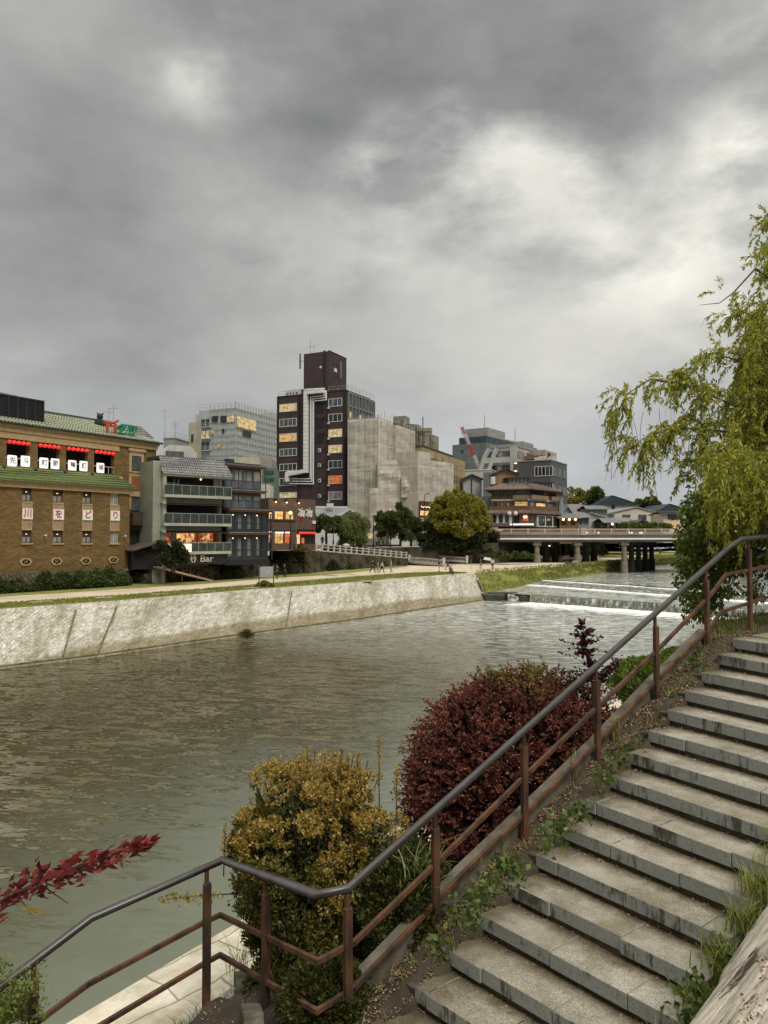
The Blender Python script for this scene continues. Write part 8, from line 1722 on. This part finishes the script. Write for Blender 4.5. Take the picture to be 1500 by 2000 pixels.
for k in range(60):
    e = at(rng.uniform(-80, 85), rng.uniform(1875, 2000), rng.uniform(4.9, 5.6)); 
    if e.z > at(0, 1880+max(0, (e.x+2.6))*260, 5).z: e.z -= .12
    s_ = c0+Vector((0, 0, .1)); q.path([(0, 0, 0), tuple((e-c0)*.6+Vector((0, 0, .1))), tuple(e-c0)], [.006, .004, .001], 4)
    for _ in range(90): t = .45+.6*rng.random(); p = (e-c0)*t+Vector(rng.normal(size=3))*.03; P.append(tuple(p)); D.append(tuple(Vector((rng.normal(), rng.normal(), .6))))
link('foliage', leaf_mesh('foliage', leafmat('light_green_leaves', (.09, .12, .02), (.20, .23, .05)), P, D, .035, .007, .3), fs); q.build('stem', TWIG, fs)
# ---------------------------------------------------------------- people
SKIN = pm('skin', (.42, .27, .19), (.38, .24, .17), 3); CL = {}
def cloth_m(name, c):
    if name not in CL: CL[name] = pm(name, c, tuple(x*.75 for x in c), 6, .9)
    return CL[name]
def skin_obj(name, verts, edges, radii, mat, parent):
    me = bpy.data.meshes.new(name); me.from_pydata([tuple(v) for v in verts], edges, []); me.materials.append(mat); o = link(name, me, parent); o.modifiers.new('skin', 'SKIN')
    for i, r in enumerate(radii): sv = me.skin_vertices[0].data[i]; sv.radius = (r, r) if not isinstance(r, tuple) else r; sv.use_root = i == 0
    s = o.modifiers.new('subd', 'SUBSURF'); s.levels = 1; s.render_levels = 1; me.update(); return o
def person(label, px, py, Y=None, h=1.68, face=0, pose='stand', top=(.02, .02, .022), legs=(.02, .02, .022), z=None, hair=(.012, .010, .008), skirt=False, shoes=None, group=None, p=None):
    p = p or (atz(px, py, ZP) if Y is None else at(px, py, Y)); o = thing('person', label, 'person', p, R(face), group); k = h/1.72
    hip, kn, an, sh, el, wr = .90, .48, .08, 1.42, 1.13, .88
    st = {'stand': (.03, -.03), 'walk': (.26, -.26), 'sit': (.45, .45)}[pose]; V, E, Rr = [], [], []
    def add(v, r, par=None): V.append(Vector(v)*k); Rr.append(r*k if not isinstance(r, tuple) else (r[0]*k, r[1]*k)); (E.append((par, len(V)-1)) if par is not None else None); return len(V)-1
    dz = -.50 if pose == 'sit' else 0
    pel = add((0, 0, hip+dz+.02), (.14, .10)); w = add((0, 0, 1.12+dz), (.125, .09), pel); ch = add((0, -.02, 1.32+dz), (.155, .10), w); nk = add((0, -.02, 1.46+dz), .055, ch); hd = add((0, -.03, 1.56+dz), .085, nk); hd2 = add((0, -.03, 1.66+dz), .075, hd); no = add((0, -.115, 1.58+dz), .018, hd)
    armp = {'stand': ((.0, .03), (.0, .03)), 'walk': ((-.14, -.26), (.14, .2)), 'sit': ((-.12, -.3), (-.12, -.3)), 'map': ((-.15, -.30), (-.05, -.05))}[pose if pose != 'stand' else 'stand']
    AR = []
    for s, (ey, wy) in ((-1, armp[0]), (1, armp[1])):
        a = add((s*.19, -.02, 1.40+dz), .055, ch); b = add((s*.24, ey, el+dz), .042, a); c = add((s*.24, wy, wr+dz+(.1 if pose == 'sit' else 0)), .032, b); d = add((s*.235, wy-.03, wr+dz-.09+(.1 if pose == 'sit' else 0)), .028, c); AR.append((a, b, c, d))
        for f in range(4): add((s*(.215+.012*f), wy-.045+.01*f, wr+dz-.16+(.1 if pose == 'sit' else 0)), .008, d)
        add((s*.205, wy-.07, wr+dz-.11+(.1 if pose == 'sit' else 0)), .009, d)
    LG = []
    for s, fy in ((-1, st[0]), (1, st[1])):
        if pose == 'sit': a = add((s*.09, 0, hip+dz-.02), .085, pel); b = add((s*.11, -.42, hip+dz+.12), .06, a); c = add((s*.11, -.55, .10+0), .04, b); d = add((s*.11, -.70, .04), .035, c)
        else: a = add((s*.09, 0, hip-.04), .085, pel); b = add((s*.10, -fy*.75-.02, kn+abs(fy)*.05), .06, a); c = add((s*.10, -fy+(.12 if fy < 0 else 0), an+(.10 if fy < -.1 else 0)), .038, b); d = add((s*.10, -fy-.14+(.12 if fy < 0 else 0), .035+(.05 if fy < -.1 else 0)), .034, c)
        LG.append((a, b, c, d))
    skin_obj('body', V, E, Rr, SKIN, o)
    i = [pel, w, ch, nk]; vs = [V[j] for j in i]; es = [(0, 1), (1, 2), (2, 3)]; rs = [(.16*k, .12*k), (.15*k, .115*k), (.175*k, .125*k), .062*k]
    for a, b, c, d in AR: n = len(vs); vs += [V[a], V[b], V[c]]; es += [(2, n), (n, n+1), (n+1, n+2)]; rs += [.07*k, .055*k, .045*k]
    if skirt: vs[0] = vs[0]+Vector((0, 0, 0)); 
    skin_obj('top', vs, es, rs, cloth_m('cloth_%d_%d_%d' % tuple(int(x*1000) for x in top), top), o)
    vs = [V[pel]]; es = []; rs = [(.165*k, .125*k)]
    if skirt: vs.append(V[pel]*.6+Vector((0, 0, .08))); es.append((0, 1)); rs.append((.19*k, .15*k))
    else:
        for a, b, c, d in LG: n = len(vs); vs += [V[a], V[b], V[c]]; es += [(0, n), (n, n+1), (n+1, n+2)]; rs += [.10*k, .075*k, .055*k]
    skin_obj('skirt' if skirt else 'trousers', vs, es, rs, cloth_m('cloth_%d_%d_%d' % tuple(int(x*1000) for x in legs), legs), o)
    q = MB(); q.ball(tuple(V[hd2]+Vector((0, .015, .0))), .098*k, 10, 8, sz=1.05); q.build('hair', cloth_m('hair_%d' % int(hair[0]*1000), hair), o, True)
    for a, b, c, d in LG: q = MB(); q.path([tuple(V[c]+Vector((0, .02, -.03))), tuple(V[d])], [.05*k, .04*k], 8); q.build('shoe', cloth_m('shoe_w' if shoes else 'shoe_d', shoes or (.02, .02, .02)), o)
    return o
person('person in dark clothes, left one of the walking pair by the notice board', 541, 1130.5, h=1.70, face=-120, top=(.02, .02, .022))
person('person in black with white shoes, right one of the pair by the notice board', 556, 1129.5, h=1.76, face=-60, shoes=(.6, .6, .58))
person('tall person in dark clothes striding right with a shoulder bag on the path', 728, 1119, h=1.85, face=120, pose='walk')
person('person in a grey dress walking in the middle of the group on the path', 738, 1118.5, h=1.58, face=100, top=(.32, .31, .32), legs=(.25, .25, .27), skirt=True)
person('person in a white shirt and dark trousers at the right of the walking group', 746, 1119, h=1.62, face=100, pose='walk', top=(.60, .60, .60), legs=(.02, .02, .03))
person('person in pale grey clothes and hat walking alone right of the group', 764, 1118, h=1.75, face=-80, top=(.42, .40, .38), legs=(.40, .38, .35), hair=(.30, .24, .16))
person('person in a long dark coat standing on the gravel plaza', 858, 1116.5, h=1.78, face=60, top=(.02, .02, .025), legs=(.03, .03, .035), skirt=True)
person('person in brown patterned clothes on the plaza beside the dark coat', 874.5, 1113.5, h=1.65, face=80, top=(.14, .09, .05), legs=(.10, .07, .05), pose='walk')
person('dark clothed person sitting on the top edge of the embankment', 880, 1124, h=1.65, face=30, pose='sit', p=atz(880, 1122.5, ZP)+Vector((0, 0, .0)))
person('person in a black top and light trousers standing right of the signpost', 939, 1110.5, h=1.60, face=150, top=(.015, .015, .015), legs=(.20, .18, .17))
pw = person('person in a white shirt and dark shorts holding up a big white sheet', 962, 1112.5, h=1.72, face=10, top=(.66, .66, .64), legs=(.03, .03, .04))
p = atz(962, 1112.5, ZP); s_ = thing('paper_sheet', 'white sheet held up by the person in a white shirt on the plaza', 'sheet', p+Vector((-.75, -.2, 1.35)), R(10)); q = MB(); q.add([(-.65, 0, .15), (.45, -.1, .0), (.55, .0, .38), (-.45, .1, .55)], [(0, 1, 2, 3)]); q.build('sheet', WHITE, s_).modifiers.new('solid', 'SOLIDIFY').thickness = .01
person('person in a blue jacket standing by the white hoarding', 629.5, 1067, 119, h=1.7, face=180, top=(.02, .03, .20), legs=(.02, .02, .06))
person('person in black standing right of the blue jacket by the hoarding', 638, 1067, 120, h=1.65, face=120)
person('dark clothed person behind the stone fence at the middle of the ramp', 709, 1084, 116.5, h=1.7, face=60, pose='walk')
person('person in a cream coat behind the stone fence near its lower end', 743, 1088, 122, h=1.65, face=80, top=(.50, .46, .38), legs=(.1, .08, .07))
person('person carrying a pale round umbrella behind the stone fence', 676, 1083, 112, h=1.55, face=60, top=(.10, .05, .045), legs=(.03, .03, .03))
u = at(676, 1083, 112); um = thing('umbrella', 'pale round umbrella held by the person behind the stone fence', 'umbrella', u+Vector((0, -.1, 1.35))); q = MB(); q.ball((0, 0, 0), .55, 14, 8, sz=.55); q.build('canopy', PALE, um, True); q = MB(); q.tube((0, 0, -.5), (0, 0, .1), .012); q.build('shaft', BLKM, um)
person('left person of the dark group seated by the square headed lamp', 736, 1067, 125, h=1.65, face=10, pose='sit'); person('standing person in the dark group right of the square headed lamp', 740, 1067, 127, h=1.65, face=40)
person('right person of the dark group near the hoarding', 748, 1067, 127, h=1.7, face=-20, pose='walk')
person('distant person in dark clothes on the far path seen under the bridge', 1259, 1080, 215, h=1.7, face=20, top=(.05, .05, .06))
person('distant person in pale grey on the far path under the bridge', 1274, 1080, 215, h=1.75, face=20, top=(.36, .40, .40), legs=(.3, .33, .33))
person('distant person in white and dark on the grass right of the far path', 1289, 1084.5, 190, h=1.6, face=80, pose='walk', top=(.03, .03, .03))
person('person crossing the bridge seen above the rail left of centre span', 1175, 1043, 143, h=1.7, face=90, pose='walk'); person('person in dark clothes on the bridge right of the first walker', 1215, 1043, 144, h=1.6, face=-90, pose='walk', top=(.02, .02, .02))
# dark bundle and parked bicycle
p = atz(1112, 1104, ZP); bd = thing('covered_bundle', 'dark covered bundle lying on the gravel before the low walls', 'bundle', p); q = MB(); q.ball((0, 0, .25), .55, 12, 8, sz=.6); q.ball((.6, .1, .2), .45, 10, 7, sz=.6); q.ball((-.4, .2, .45), .3, 10, 7); q.build('cover', pm('dark_tarp', (.03, .028, .03), (.05, .03, .03), 4), bd, True)
p = atz(1093, 1094, ZP); bk = thing('bicycle', 'parked bicycle in the shade under the bridge beside a thin pole', 'bicycle', p, R(30))
def ring(q, c, r, th, n=16):
    for i in range(n): a, b = 2*math.pi*i/n, 2*math.pi*(i+1)/n; q.tube((c[0]+r*math.cos(a), c[1], c[2]+r*math.sin(a)), (c[0]+r*math.cos(b), c[1], c[2]+r*math.sin(b)), th, n=5)
for x in (-.52, .52):
    q = MB(); ring(q, (x, 0, .34), .33, .022); [q.tube((x, 0, .34), (x+.32*math.cos(a), 0, .34+.32*math.sin(a)), .005, n=4) for a in [R(i*45) for i in range(8)]]; q.build('wheel', BLKM, bk)
q = MB(); [q.tube(a, b, .02, n=6) for a, b in (((-.52, 0, .34), (-.1, 0, .32)), ((-.1, 0, .32), (-.25, 0, .85)), ((-.25, 0, .8), (.35, 0, .82)), ((.35, 0, .82), (-.1, 0, .32)), ((.52, 0, .34), (.36, 0, .95)))]; q.tube((.36, -.25, 1.0), (.36, .25, 1.0), .015); q.build('frame', RED, bk); q = MB(); q.box(-.38, -.14, -.07, .07, .86, .92); q.build('saddle', BLKM, bk)
p = atz(1094, 1092, ZP); lp2 = thing('pole', 'thin pole standing under the bridge beside the parked bicycle', 'pole', p); q = MB(); q.tube((0, 0, 0), (0, 0, 3.4), .07); q.build('shaft', GRYW, lp2); q = MB(); q.box(-.2, .2, -.2, .2, 0, .12); q.build('base', CONC, lp2)
